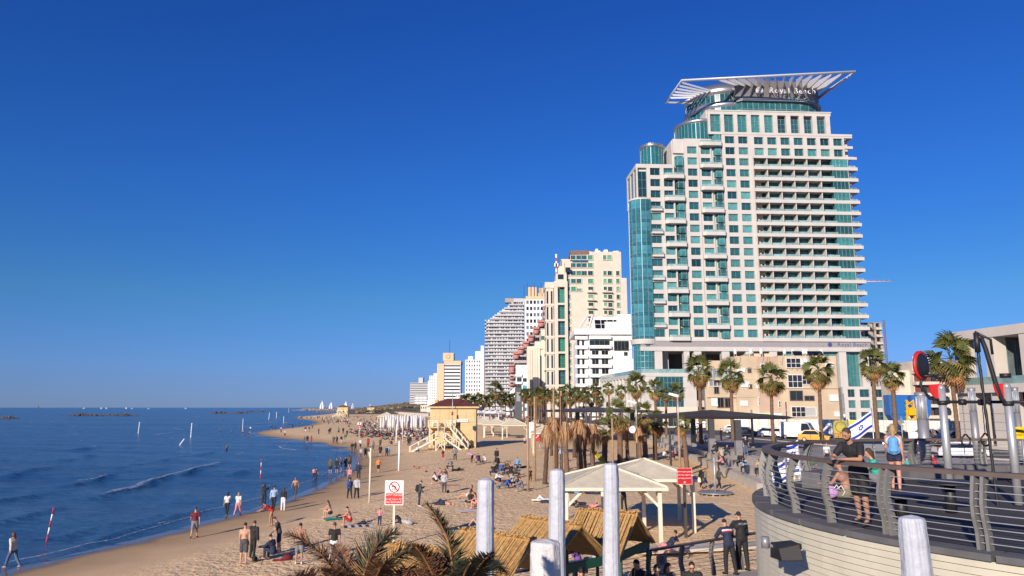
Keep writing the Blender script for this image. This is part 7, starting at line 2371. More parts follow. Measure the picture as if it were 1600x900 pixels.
def blob_tree(name, x, y, z, r, h, label, group, seed, m):
 random.seed(seed); mb = MB()
 for i in range(150):
  a = random.random() * 6.28; u = random.random() ** .5; ph = random.uniform(-.5,1)
  c = Vector((r * u * cos(a), r * u * sin(a), h * .55 + h * .45 * ph * (1 - .4 * u)))
  s = r * random.uniform(.10,.24); n = Vector((random.uniform(-1,1), random.uniform(-1,1), random.uniform(-.2,1))).normalized()
  t = n.cross(Vector((0,.3,1))).normalized(); b = n.cross(t)
  mb.add([c - t * s, c - b * s, c + t * s, c + b * s], [(0,1,2,3)], 0 if random.random() < .7 else 1)
 e = empty(name, (x, y, z),0, label, 'tree', group)
 mb.build('crown', m, e); t = MB(); t.tube([(0,0,0),(.1 * r, 0, h * .6)], [r * .09, r * .05], 6); t.build('trunk', M_trk2, e)
 return e
M_sc = [mat('scrub_green', (.085,.075,.04),.8,.3,.3), mat('scrub_tan', (.19,.145,.085),.8,.3,.3)]
base = None
for i in (52,55,58,61,64,67,69):
 random.seed(300 + i)
 px = 585 + i * 1.25 + random.uniform(-3,3) if i < 52 else 810 + (i - 52) * 14
 Y = random.uniform(420,1000) if i < 52 else random.uniform(180,205)
 g = at(px, 640, Y); r = random.uniform(3.5,7) if i < 52 else random.uniform(1.2,2)
 zt = 3.2 + (max(0,(px - 560)) * .02 * Y / 300 if i < 52 else 0)
 lab = 'low scrubby tree on the slope behind the far beach' if i < 52 else 'small bushy street tree behind the palm row, %s' % ORD[(i - 52) // 3]
 if i in (0,20,52): base = blob_tree('scrub_tree', g.x, Y, zt, r, r * 1.1, lab, 'scrubby trees behind the far beach' if i < 52 else 'street bushes behind the palms', i, M_sc); br = r
 else:
  o = copy_tree(base); o.location = (g.x, Y, zt); s_ = r / br; o.scale = (s_, s_, s_ * random.uniform(.7,1.1)); o.rotation_euler = (0,0, random.random() * 6); o['label'] = lab
  o['group'] = 'scrubby trees behind the far beach' if i < 52 else 'street bushes behind the palms'
hb = MB(); vs = []; fs = []
nx, ny = 40,12
for j in range(ny + 1):
 Y = 700 + 130 * j
 for i in range(nx + 1):
  px = 545 + i * 4.6
  p = at(px, 640, Y); hgt = 3.0 + (Y / 1160) * max(0, min(1,(px - 560) / 75)) * 9.0 * (.6 + .4 * j / ny) * (.85 + .3 * noise.noise(Vector((px * .06, j * .5,2))))
  vs.append((p.x, Y, hgt if j > 0 else 1.2))
for j in range(ny):
 for i in range(nx): fs.append((j * (nx + 1) + i, j * (nx + 1) + i + 1,(j + 1) * (nx + 1) + i + 1,(j + 1) * (nx + 1) + i))
hb.add(vs, fs, 0, True); o = hb.build('hill', mat('far_scrub', (.10,.085,.055),.9, col2=(.20,.16,.11), scale=.035, detail=8)); o['kind'] = 'structure'
fw = MB(); random.seed(77)
for i in range(1500):
 px = random.uniform(556,726); Y = random.uniform(700,1900); p = at(px, 640, Y)
 hgt = 3.0 + (Y / 1160) * max(0, min(1,(px - 560) / 75)) * 9.0 * .95
 s = Y * .0016 * random.uniform(.6,1.4)
 V_, F_ = random.choice(_rocks)
 fw.add([(p.x + v.x * s * 1.6, Y + v.y * s, hgt + v.z * s * 1.1) for v in V_], F_, random.randrange(2))
o = fw.build('wooded_slope', M_sc); o['kind'] = 'stuff'; o['label'] = 'scrub covered slope beyond the far beach'; o['category'] = 'woodland'
e = empty('balcony_bush', (at(1553,598,84).x + 1.2,84, at(1553,600,84).z),0, 'dark rounded bush on the balcony of the stone frame building', 'bush')
random.seed(5); mb = MB()
for i in range(260):
 v = Vector((random.gauss(0,1), random.gauss(0,1), random.gauss(0,1))).normalized() * random.uniform(.6,1); c = Vector((v.x * 1.6, v.y * 1.4,.9 + v.z * 1.0)); n = v; t = n.cross(Vector((0,.1,1))).normalized(); b = n.cross(t); s = .16
 mb.add([c - t * s, c - b * s * .6, c + t * s, c + b * s * .6], [(0,1,2,3)], i % 2)
mb.build('foliage', [M_fg, M_fy], e)
# ================================================================ people
def V(*a): return Vector(a)
def dirv(fwd, out=0.0, side=1):
 """unit vector: fwd = degrees forward from straight down, out = degrees outward"""
 f, o = R(fwd), R(out)
 return Vector((side * sin(o), sin(f) * cos(o),-cos(f) * cos(o)))
POSES = {
 'stand':   dict(lean=2, tL=(4,4), kL=6, tR=(-3,3), kR=2, aL=(8,7), eL=18, aR=(-4,6), eR=14, nod=6),
 'casual': dict(lean=1, tL=(10,0), kL=14, tR=(-5,-1), kR=3, aL=(16,5), eL=30, aR=(-4,4), eR=10, nod=6),
 'stand2':  dict(lean=3, tL=(8,5), kL=14, tR=(-3,3), kR=2, aL=(14,14), eL=35, aR=(-6,12), eR=14, nod=10),
 'walk':    dict(lean=5, tL=(24,2), kL=10, tR=(-18,2), kR=18, aL=(-20,8), eL=16, aR=(24,8), eR=26, nod=6),
 'walk2':   dict(lean=5, tL=(-16,3), kL=24, tR=(20,3), kR=6, aL=(18,9), eL=24, aR=(-16,9), eR=14, nod=4),
 'phone':   dict(lean=4, tL=(2,4), kL=3, tR=(-2,4), kR=2, aL=(22,6), eL=95, aR=(8,8), eR=30, nod=35),
 'photo':   dict(lean=0, tL=(2,4), kL=3, tR=(-2,3), kR=2, aL=(70,12), eL=95, aR=(70,12), eR=95, nod=0),
 'hips':    dict(lean=0, tL=(3,7), kL=3, tR=(-2,7), kR=2, aL=(-12,38), eL=62, aR=(-12,38), eR=62, nod=8, inw=1),
 'bend':    dict(lean=48, tL=(14,5), kL=16, tR=(2,5), kR=10, aL=(52,6), eL=22, aR=(44,6), eR=20, nod=10),
 'lookdown': dict(lean=14, tL=(6,4), kL=8, tR=(-4,4), kR=4, aL=(18,9), eL=24, aR=(14,8), eR=20, nod=42),
 'lean_rail': dict(lean=17, tL=(4,5), kL=8, tR=(-8,5), kR=3, aL=(32,20), eL=58, aR=(32,20), eR=58, nod=20, inw=1),
 'lean_side': dict(lean=10, tL=(10,4), kL=12, tR=(-4,4), kR=3, aL=(40,10), eL=50, aR=(6,10), eR=16, nod=8),
 'sit_knees': dict(lean=14, tL=(118,8), kL=118, tR=(112,10), kR=112, aL=(48,12), eL=34, aR=(44,12), eR=30, nod=18, sit=1),
 'sit_lean': dict(lean=-26, tL=(86,10), kL=16, tR=(104,10), kR=72, aL=(-34,14), eL=6, aR=(-30,14), eR=6, nod=8, sit=1),
 'sit_cross': dict(lean=12, tL=(84,42), kL=118, tR=(84,42), kR=118, aL=(36,14), eL=44, aR=(30,14), eR=48, nod=24, sit=1, inw=1),
 'sit_bench': dict(lean=16, tL=(86,8), kL=82, tR=(88,8), kR=92, aL=(34,8), eL=54, aR=(30,8), eR=60, nod=18, sit=1),
 'lie_back': dict(lean=-84, tL=(96,6), kL=6, tR=(132,8), kR=92, aL=(60,20), eL=16, aR=(-10,26), eR=10, nod=-30, sit=1),
 'lie_up':  dict(lean=-52, tL=(92,6), kL=4, tR=(96,8), kR=10, aL=(-56,16), eL=0, aR=(-50,16), eR=4, nod=20, sit=1),
 'knees_up': dict(lean=-86, tL=(140,6), kL=100, tR=(134,8), kR=96, aL=(-86,24), eL=6, aR=(60,20), eR=70, nod=-20, sit=1),
 'lie_front': dict(lean=82, tL=(-88,8), kL=4, tR=(-86,8), kR=30, aL=(120,20), eL=60, aR=(118,20), eR=70, nod=-40, sit=1),
 'crouch':  dict(lean=30, tL=(112,12), kL=128, tR=(104,12), kR=124, aL=(60,10), eL=20, aR=(56,8), eR=30, nod=14),
}
def joints(pose, girl=False):
 q = POSES[pose]; J = {}
 J['hip'] = V(0,0,0)
 lean = R(q['lean']); up = V(0, sin(lean), cos(lean))
 up2 = V(0, sin(lean * 1.12 + .0), cos(lean * 1.12))
 J['waist'] = up * .15; J['chest'] = J['waist'] + up2 * .22
 J['neck'] = J['chest'] + up2 * .15
 nd = R(q['lean'] * (.55 if abs(q['lean']) < 60 else 1) + q.get('nod', 0)); hu = V(0, sin(nd), cos(nd))
 J['head'] = J['neck'] + up2 * .05 + hu * .125; J['headup'] = hu; J['headf'] = V(0, cos(nd),-sin(nd))
 J['up'] = up2; J['fw'] = V(0, up2.z, -up2.y)
 sw = .165 if girl else .19
 for s, sd in (('L', -1),('R', 1)):
  J['sh' + s] = J['chest'] + up2 * .10 + V(sd * sw, 0,0)
  a = q['a' + s]; M = Matrix.Rotation(-0,3, 'X')
  lo = q['lean'] if abs(q['lean']) > 30 else 0
  ad = dirv(a[0] + (0 if abs(lo) < 40 else 0), a[1], sd)
  J['el' + s] = J['sh' + s] + ad * .285
  inw = -.62 if q.get('inw') else 0.0
  fd = dirv(a[0] + q['e' + s], a[1] * (.3 if not inw else 0) + (-38 if inw else 0), sd)
  J['wr' + s] = J['el' + s] + fd * .25; J['ha' + s] = J['wr' + s] + (fd * .9 + V(0,0,-.15)).normalized() * .10; J['fd' + s] = fd
  t = q['t' + s]; hp = V(sd * .085,0,-.02)
  J['hp' + s] = hp
  td = dirv(t[0], t[1], sd); J['kn' + s] = hp + td * .43
  out2 = t[1] if t[1] < 25 else -40
  kd = dirv(t[0] - q['k' + s], out2 * .4, sd); J['an' + s] = J['kn' + s] + kd * .41
  fa = t[0] - q['k' + s]
  ft = V(sd * .12, cos(R(min(60, max(-50, fa)))),-.25 + sin(R(fa)) * .3 if abs(fa) < 60 else .9).normalized()
  J['to' + s] = J['an' + s] + ft * .17 + V(0,0,-.03); J['hl' + s] = J['an' + s] + V(0,-.03,-.045)
 pts = [J[k].z for k in J if k not in ('headup', 'headf', 'up', 'fw', 'fdL', 'fdR')]
 low = min(J['toL'].z - .03, J['toR'].z - .03, J['hlL'].z - .03, J['hlR'].z - .03)
 if q.get('sit'): low = min(-.115, min(J['to' + s].z - .03 for s in 'LR')) if pose not in ('sit_bench',) else -.115
 if pose in ('lie_back', 'knees_up', 'lie_front', 'lie_up'): low = min(-.10, J['chest'].z - .11) if pose != 'lie_up' else -.11
 for k in J:
  if k not in ('headup', 'headf', 'up', 'fw', 'fdL', 'fdR'): J[k] = J[k] - V(0,0, low)
 return J
def seg(mb, a, b, ra, rb, n=10, fx=1.0, ax=None):
 """closed tapered capsule; fx flattens across the axis ax"""
 a = Vector(a); b = Vector(b); d = b - a; L = d.length
 if L < 1e-5: d = V(0,0,1); L = 1e-5
 t = d / L
 x = V(1,0,0) - t * t.x
 if x.length < .1: x = V(0,1,0) - t * t.y
 x.normalize(); y = t.cross(x)
 rings = []
 for k in range(1,4): th = pi / 2 * k / 3.5; rings.append((a - t * ra * cos(th), ra * sin(th)))
 rings.append((a, ra)); rings.append((b, rb))
 for k in range(3,0,-1): th = pi / 2 * k / 3.5; rings.append((b + t * rb * cos(th), rb * sin(th)))
 o = len(mb.v); vs = []; fs = []
 for c, r in rings:
  for k in range(n):
   an = 2 * pi * k / n; vs.append(c + x * cos(an) * r + y * sin(an) * r * fx)
 vs.append(a - t * ra); vs.append(b + t * rb); m = len(rings)
 for i in range(m - 1):
  for k in range(n): fs.append((i * n + k, i * n + (k + 1) % n, (i + 1) * n + (k + 1) % n, (i + 1) * n + k))
 for k in range(n): fs.append((m * n, (k + 1) % n, k)); fs.append((m * n + 1,(m - 1) * n + k, (m - 1) * n + (k + 1) % n))
 mb.add(vs, fs, 0, True)
def blob(mb, c, rx, ry, rz, up=None, n=12):
 up = up or V(0,0,1); x = V(1,0,0); y = up.cross(x).normalized()
 vs = []; fs = []; R_ = 8
 for i in range(1, R_):
  th = pi * i / R_
  for k in range(n):
   an = 2 * pi * k / n; vs.append(Vector(c) + x * rx * sin(th) * cos(an) + y * ry * sin(th) * sin(an) + up * rz * cos(th))
 vs.append(Vector(c) + up * rz); vs.append(Vector(c) - up * rz); q = R_ - 1
 for i in range(q - 1):
  for k in range(n): fs.append((i * n + k, (i + 1) * n + k, (i + 1) * n + (k + 1) % n, i * n + (k + 1) % n))
 for k in range(n): fs.append((q * n, k, (k + 1) % n)); fs.append((q * n + 1,(q - 1) * n + (k + 1) % n, (q - 1) * n + k))
 mb.add(vs, fs, 0, True)
_tmpm = bpy.data.materials.new('skin_base')
def remesh(mb, vox, name, smooth=2):
 me = mb.mesh(name, _tmpm)
 bm = bmesh.new(); bm.from_mesh(me); bmesh.ops.recalc_face_normals(bm, faces=bm.faces); bm.to_mesh(me); bm.free()
 ob = bpy.data.objects.new(name, me)
 m = ob.modifiers.new('r', 'REMESH'); m.mode = 'VOXEL'; m.voxel_size = vox; m.use_smooth_shade = True
 if smooth:
  s = ob.modifiers.new('s', 'SMOOTH'); s.factor = .5; s.iterations = smooth
 r = evaluated(ob); r.name = name
 return r
def shapes(pose, part, girl, near):
 J = joints(pose, girl); mb = MB(); g = .93 if girl else 1.0
 if part == 'body':
  blob(mb, J['head'], .072,.088,.108, J['headup'])
  blob(mb, J['head'] - J['headup'] * .055 + J['headf'] * .022,.052,.062,.06, J['headup'])
  if near:
   seg(mb, J['head'] + J['headf'] * .085 + J['headup'] * .005, J['head'] + J['headf'] * .105 - J['headup'] * .032,.010,.015)
   for sd in (-1,1): blob(mb, J['head'] + V(sd * .074,0,0) - J['headup'] * .01,.012,.02,.032, J['headup'])
   blob(mb, J['head'] + J['headf'] * .078 - J['headup'] * .065,.024,.016,.010, J['headup'])
   seg(mb, J['head'] + J['headf'] * .075 + V(-.03,0,0) + J['headup'] * .022, J['head'] + J['headf'] * .075 + V(.03,0,0) + J['headup'] * .022,.012,.012)
   blob(mb, J['head'] + J['headf'] * .066 - J['headup'] * .094,.026,.02,.016, J['headup'])
  seg(mb, J['neck'] - J['up'] * .05, J['head'] - J['headup'] * .03,.056 * g, .052 * g)
  seg(mb, J['chest'] + V(-.085,0,0), J['chest'] + V(.085,0,0),.108 * g, .108 * g)
  seg(mb, J['chest'] + J['up'] * .09 + V(-.13 * g, 0,0), J['chest'] + J['up'] * .09 + V(.13 * g, 0,0),.062,.062)
  seg(mb, J['waist'] + V(-.045,0,0), J['waist'] + V(.045,0,0),.098 * g, .098 * g)
  seg(mb, J['waist'], J['chest'], .112 * g, .12 * g); seg(mb, J['hip'] + V(-.06,0,0), J['hip'] + V(.06,0,0),.112,.112); seg(mb, J['hip'], J['waist'], .12,.108 * g)
  if girl:
   for sd in (-1,1): blob(mb, J['chest'] + J['fw'] * .085 + V(sd * .062,0,0) + J['up'] * .02,.056,.05,.055)
  for s in 'LR':
   seg(mb, J['sh' + s], J['el' + s], .052 * g, .040 * g); seg(mb, J['el' + s], J['wr' + s], .040 * g, .028 * g)
   seg(mb, J['hp' + s], J['kn' + s], .090,.057); c = J['kn' + s].lerp(J['an' + s], .3); seg(mb, J['kn' + s], c, .055,.055); seg(mb, c, J['an' + s], .055,.036)
   seg(mb, J['hl' + s], J['to' + s], .036,.030); seg(mb, J['an' + s], J['to' + s], .036,.026)
   sd = -1 if s == 'L' else 1; fd = J['fd' + s]; palm_c = J['wr' + s] + fd * .045
   if near:
    seg(mb, J['wr' + s], J['wr' + s] + fd * .075,.027,.034, fx=.75)
    x = V(1,0,0) - fd * fd.x; x.normalize(); nrm_ = fd.cross(x)
    for i, (o, L_) in enumerate(((-.027,.060),(-.009,.072),(.009,.068),(.026,.052))):
     b = J['wr' + s] + fd * .078 + x * o; k1 = b + fd * L_ * .55 - nrm_ * .006; k2 = k1 + (fd * .75 + V(0,0,-.6)).normalized() * L_ * .5
     seg(mb, b, k1,.0105,.010,8); seg(mb, k1, k2,.010,.0085,8)
    th0 = J['wr' + s] + fd * .03 - x * sd * .028; th1 = th0 + (fd * .7 - x * sd * .7).normalized() * .04; seg(mb, th0, th1,.014,.012,8); seg(mb, th1, th1 + fd * .032,.012,.009,8)
   else:
    seg(mb, J['wr' + s], J['ha' + s], .034,.026)
 elif part in ('shirt', 'long_shirt', 'jacket', 'vest'):
  k = .014 if part != 'jacket' else .026
  w = 1.0
  seg(mb, J['chest'] + V(-.085,0,0), J['chest'] + V(.085,0,0),.108 * g + k, .108 * g + k)
  if part != 'vest': seg(mb, J['chest'] + J['up'] * .085 + V(-.13 * g, 0,0), J['chest'] + J['up'] * .085 + V(.13 * g, 0,0),.060 + k, .060 + k)
  seg(mb, J['waist'] + V(-.055,0,0), J['waist'] + V(.055,0,0),.098 * g + k, .098 * g + k)
  seg(mb, J['waist'], J['chest'], .115 * g + k, .122 * g + k); seg(mb, J['hip'] + V(-.055,0,.01), J['hip'] + V(.055,0,.01),.112 + k, .112 + k); seg(mb, J['hip'] + J['up'] * .02, J['waist'], .120 + k, .11 * g + k)
  if girl:
   for sd in (-1,1): blob(mb, J['chest'] + J['fw'] * .085 + V(sd * .062,0,0) + J['up'] * .02,.056 + k, .05 + k, .055 + k)
  for s in 'LR':
   if part == 'shirt': e = J['sh' + s].lerp(J['el' + s], .62); seg(mb, J['sh' + s], e, .056 * g + k, .052 * g + k)
   if part in ('long_shirt', 'jacket'):
    seg(mb, J['sh' + s], J['el' + s], .053 * g + k, .044 * g + k); seg(mb, J['el' + s], J['wr' + s].lerp(J['el' + s], .06),.044 * g + k, .034 * g + k)
  if part == 'jacket': seg(mb, J['neck'] - J['up'] * .03 + V(-.02,0,0), J['neck'] + J['up'] * .0 + V(.02,0,0),.075,.072)
 elif part in ('trousers', 'shorts', 'briefs'):
  k = .016
  seg(mb, J['hip'] + V(-.06,0,0), J['hip'] + V(.06,0,0),.112 + k, .112 + k)
  if part != 'briefs': seg(mb, J['hip'], J['hip'].lerp(J['waist'], .45),.12 + k, .112 + k)
  for s in 'LR':
   if part == 'briefs': seg(mb, J['hp' + s], J['hp' + s].lerp(J['kn' + s], .16),.094 + k, .090 + k); continue
   e = J['kn' + s] if part == 'trousers' else J['hp' + s].lerp(J['kn' + s], .86)
   seg(mb, J['hp' + s], e, .090 + k, (.060 if part == 'trousers' else .076) + k)
   if part == 'trousers': c = J['kn' + s].lerp(J['an' + s], .4); seg(mb, J['kn' + s], c, .06 + k, .055 + k); seg(mb, c, J['an' + s], .055 + k, .042 + k)
 elif part in ('hair', 'long_hair', 'cap'):
  hu, hf = J['headup'], J['headf']
  blob(mb, J['head'] + hu * .026 - hf * .014,.077,.088,.094, hu)
  if part == 'long_hair':
   blob(mb, J['head'] - hf * .045 - hu * .04,.082,.060,.11, hu); seg(mb, J['head'] - hf * .06 - hu * .05, J['neck'] - J['fw'] * .07 - V(0,0,.12),.06,.045, fx=.7)
   for sd in (-1,1): seg(mb, J['head'] + V(sd * .068,0,0), J['head'] + V(sd * .075,0,0) - hu * .12 - hf * .03,.026,.026)
  if part == 'cap': seg(mb, J['head'] + hf * .06 + hu * .05, J['head'] + hf * .15 + hu * .035,.055,.05, fx=.3)
 elif part == 'shoes':
  for s in 'LR': seg(mb, J['hl' + s] , J['to' + s] + V(0,0,.0),.043,.038); seg(mb, J['an' + s] - V(0,0,.01), J['hl' + s], .042,.045)
 elif part == 'backpack':
  c = (J['chest'] + J['waist']) / 2 - J['fw'] * .18; seg(mb, c + J['up'] * .12 + V(-.05,0,0), c + J['up'] * .12 + V(.05,0,0),.085,.085); seg(mb, c - J['up'] * .13 + V(-.07,0,0), c - J['up'] * .13 + V(.07,0,0),.10,.10); seg(mb, c + J['up'] * .12, c - J['up'] * .13,.12,.13)
  seg(mb, c - J['fw'] * .09 - J['up'] * .12 + V(-.05,0,0), c - J['fw'] * .09 - J['up'] * .12 + V(.05,0,0),.06,.06)
  for sd in (-1,1):
   seg(mb, J['chest'] + V(sd * .11,0,0) + J['up'] * .15 - J['fw'] * .10, J['chest'] + V(sd * .12,0,0) + J['up'] * .165 + J['fw'] * .04,.02,.02)
   seg(mb, J['chest'] + V(sd * .12,0,0) + J['up'] * .165 + J['fw'] * .04, J['chest'] + V(sd * .135,0,0) - J['up'] * .04 + J['fw'] * .125,.02,.018); seg(mb, J['chest'] + V(sd * .135,0,0) - J['up'] * .04 + J['fw'] * .125, J['waist'] + V(sd * .14,0,0) - J['fw'] * .06,.018,.016)
 return mb
PM = {}
def pmesh(pose, part, girl=False, res='mid'):
 key = (pose, part, girl, res)
 if key not in PM:
  vox = {'near': .011, 'mid': .024, 'far': .042}[res]
  mb = shapes(pose, part, girl, res == 'near')
  me = remesh(mb, vox, part, {'near': 2, 'mid': 2, 'far': 1}[res])
  if part in ('hair', 'long_hair', 'cap'):
   J = joints(pose, girl); bm = bmesh.new(); bm.from_mesh(me)
   hd, hf, hu = J['head'], J['headf'], J['headup']
   lim = .012
   dele = [v for v in bm.verts if (v.co - hd).dot(hf) > (.045 if part != 'cap' else .2) and (v.co - hd).dot(hu) < .055 or ((v.co - hd).dot(hu) < -.035 and part != 'long_hair' and (v.co - hd).dot(hf) > -.03)]
   bmesh.ops.delete(bm, geom=dele, context='VERTS'); bm.to_mesh(me); bm.free()
  PM[key] = me
 return PM[key]
CL = {}
COLS = dict(black=(.016,.016,.018), white=(.66,.66,.66), navy=(.018,.025,.06), blue=(.03,.09,.32), lightblue=(.30,.42,.60), red=(.42,.02,.02), maroon=(.13,.012,.02), grey=(.18,.18,.19), darkgrey=(.06,.06,.065), lightgrey=(.42,.42,.43),
   cream=(.62,.54,.42), khaki=(.19,.17,.11), green=(.05,.12,.06), olive=(.09,.09,.05), pink=(.62,.24,.26), yellow=(.60,.50,.10), teal=(.03,.36,.28), denim=(.07,.11,.19), brown=(.12,.07,.04), orange=(.65,.22,.05), purple=(.16,.07,.28), lilac=(.55,.30,.62), beige=(.40,.33,.24), skyblue=(.12,.33,.60))
SK = dict(light=(.52,.29,.19), tan=(.40,.20,.12), dark=(.22,.11,.07), pinkish=(.56,.27,.19))
HR = dict(black=(.012,.010,.010), brown=(.06,.032,.018), blond=(.36,.22,.10), grey=(.3,.29,.28), auburn=(.12,.04,.02), shaved=(.06,.04,.03))
def cm(name, d, rough=.8):
 k = (name, id(d))
 if k not in CL:
  pre = 'cloth_' if d is COLS else ('skin_' if d is SK else 'hair_')
  if d is COLS: m = mat(pre + name, d[name], rough, .14,7, bump=.35, bscale=12, bdist=.02)
  elif d is SK: m = mat(pre + name, d[name], .55,.07,9)
  else: m = mat(pre + name, d[name], .7,.3,40)
  CL[k] = m
 return CL[k]
def slot(o, m, i=0):
 o.material_slots[i].link = 'OBJECT'; o.material_slots[i].material = m
def part_obj(name, me, parent, m):
 if not me.materials: me.materials.append(_tmpm)
 o = link(name, me, parent); slot(o, m); return o
FARM = {}
def far_mesh(pose, top, bot, hair, girl):
 """one light mesh for a person too small to show parts: slots skin, top, bottom, hair"""
 key = (pose, top, bot, hair, girl)
 if key not in FARM:
  mb = MB()
  for i, (pt) in enumerate(('body', top, bot, hair)):
   if not pt: continue
   me = pmesh(pose, pt, girl, 'far'); vs = [v.co.copy() for v in me.vertices]; fs = [tuple(p.vertices) for p in me.polygons]
   mb.add(vs, fs, i, True)
  FARM[key] = mb.mesh('person', [_tmpm] * 4)
 return FARM[key]
NP = [0]
def person(loc, pose, yaw, top, bot, label, skin='light', hair='brown', girl=False, res='mid', h=1.75, group='people on the beach', shoes=None, longhair=None, tops='shirt', bots='trousers', pack=None, cap=None, tilt=0.0):
 NP[0] += 1
 e = empty('person', loc, R(yaw), label, 'person', group)
 s = h / 1.75; e.scale = (s, s, s)
 part_obj('body', pmesh(pose, 'body', girl, res), e, cm(skin, SK))
 if top: part_obj({'shirt': 'shirt', 'long_shirt': 'shirt', 'jacket': 'jacket', 'vest': 'top'}[tops], pmesh(pose, tops, girl, res), e, cm(top, COLS))
 if bot: part_obj({'trousers': 'trousers', 'shorts': 'shorts', 'briefs': 'swimwear'}[bots], pmesh(pose, bots, girl, res), e, cm(bot, COLS))
 hk = 'cap' if cap else ('long_hair' if (longhair if longhair is not None else girl) else 'hair')
 if hair or cap:
  if cap: part_obj('cap', pmesh(pose, 'cap', girl, res), e, cm(cap, COLS))
  else: part_obj('hair', pmesh(pose, hk, girl, res), e, cm(hair, HR))
 if shoes: part_obj('shoes', pmesh(pose, 'shoes', girl, res), e, cm(shoes, COLS))
 if pack: part_obj('backpack', pmesh(pose, 'backpack', girl, res), e, cm(pack, COLS))
 return e
def far_person(loc, pose, yaw, top, bot, label, group, skin='light', hair='black', girl=False, h=1.72, tops='long_shirt', bots='trousers'):
 NP[0] += 1
 me = far_mesh(pose, tops if top else None, bots if bot else None, 'long_hair' if girl else 'hair', girl)
 o = link('person', me, None, loc, R(yaw)); s = h / 1.75; o.scale = (s, s, s)
 slot(o, cm(skin, SK),0); slot(o, cm(top or 'black', COLS),1); slot(o, cm(bot or 'black', COLS),2); slot(o, cm(hair, HR),3)
 props(o, label, 'person', group)
 return o
GB = 'people on the beach'
def P_(px, py, pose, yaw, top, bot, label, **k):
 return person(sand(px, py), pose, yaw, top, bot, label, **k)
W = 'people strolling along the waterline'
P_(18,887, 'walk', 75, 'cream', 'denim', 'woman in cream jacket and jeans walking barefoot at the far left water edge', hair='auburn', girl=True, tops='jacket', group=W, h=1.72)
P_(303,841, 'walk2', 15, 'maroon', 'grey', 'man in maroon t-shirt and grey shorts walking beside the water', bots='shorts', hair='brown', group=W, shoes='black', h=1.8)
P_(354,806, 'walk', 5, 'white', 'black', 'dark haired woman in white t-shirt and black trousers at the waterline', girl=True, hair='black', group=W, h=1.7)
P_(371,806, 'walk2', 0, 'white', 'pink', 'blond woman in white t-shirt and pink trousers at the waterline', girl=True, hair='blond', group=W, h=1.68)
P_(412,791, 'photo', 0, 'black', 'black', 'woman in black lifting her hands to take a picture at the water', girl=True, hair='black', tops='long_shirt', group=W, h=1.68)
P_(427,797, 'walk', 5, 'lightblue', 'black', 'man in pale blue long sleeved shirt walking away', tops='long_shirt', hair='black', pack=None, group=W, h=1.82)
P_(442,799, 'stand', 0, 'black', 'white', 'woman in black top and white trousers', girl=True, hair='brown', tops='long_shirt', group=W, h=1.72)
P_(424,822, 'bend', 100, 'red', None, 'person in red top stooping with bare legs behind the t-shirt man', bots='briefs', hair='black', group=W, h=1.7, skin='tan')
P_(461,777, 'walk', 180, None, 'darkgrey', 'bare chested man in dark trousers walking towards the viewer at the water', hair='black', skin='tan', group=W)
P_(380,882, 'stand', 5, None, 'darkgrey', 'bare backed man in grey trousers standing in the left foreground', hair='black', skin='light', bots='shorts', group=GB, h=1.82)
P_(394,874, 'stand2', -20, 'black', 'black', 'person in black jacket and black trousers beside the bare backed man', hair='brown', tops='jacket', group=GB, h=1.74)
P_(435,864, 'lookdown', 110, 'darkgrey', 'navy', 'man in dark t-shirt bending his head down over the seated friend', bots='shorts', hair='brown', group=GB, skin='light', h=1.78)
P_(427,875, 'sit_knees', 75, 'navy', 'navy', 'person in dark blue sitting on the sand at the feet of the standing group', hair='black', tops='jacket', group=GB)
P_(467,882, 'stand2', 8, None, 'grey', 'sunburnt bare backed man in grey shorts in front of the dry fronds', hair='black', skin='tan', bots='shorts', shoes='white', group=GB, h=1.78)
P_(521,880, 'walk2', 10, 'black', 'white', 'man in black t-shirt and white trousers in the foreground', hair='shaved', skin='tan', group=GB, h=1.8)
P_(516,810, 'sit_knees', 80, None, 'black', 'sunbathing woman hugging her knees next to a black bag', girl=True, hair='brown', bots='briefs', tops='vest', group=GB, skin='light')
P_(547,822, 'sit_knees', 95, None, 'red', 'bare backed man sitting on a striped towel', hair='black', bots='shorts', group=GB, skin='pinkish')
P_(593,822, 'stand', 0, 'pink', 'navy', 'small child in pink standing left of the warning sign', hair='brown', h=1.05, group=GB)
P_(627,818, 'knees_up', 80, 'lightgrey', 'black', 'person in black trousers lying with raised knees right of the warning sign', hair='black', group=GB)
P_(655,791, 'phone', -75, 'darkgrey', 'navy', 'man in dark jacket looking down at his phone', hair='brown', tops='jacket', shoes='white', pack='black', group=GB, h=1.8)
P_(694,771, 'stand', 10, 'lightgrey', 'darkgrey', 'person in grey hoodie standing over the seated friends', hair='black', tops='jacket', group=GB, h=1.75)
P_(682,757, 'sit_knees', 75, 'white', 'black', 'seated woman in white top, left of the grey hoodie', girl=True, hair='black', bots='shorts', group=GB)
P_(690,752, 'sit_cross', 90, 'pink', 'black', 'seated person in pink behind the grey hoodie', hair='black', group=GB)
P_(698,754, 'sit_cross', 60, 'brown', 'black', 'seated woman in brown right of the grey hoodie', girl=True, hair='brown', tops='long_shirt', group=GB)
P_(694,789, 'lie_back', 85, None, 'navy', 'bare chested man lying on the sand', hair='black', skin='pinkish', group=GB)
P_(731,780, 'sit_lean', 85, None, 'white', 'woman in white swimwear leaning back on a towel', girl=True, hair='auburn', bots='briefs', group=GB)
P_(735,795, 'sit_cross', 0, 'black', 'black', 'woman in black sitting with her back turned near the silver parasol', girl=True, hair='brown', bots='shorts', tops='vest', group=GB)
P_(746,796, 'sit_knees', 85, None, 'red', 'sunburnt woman beside the leftmost silver parasol', girl=True, hair='auburn', bots='briefs', group=GB, skin='pinkish')
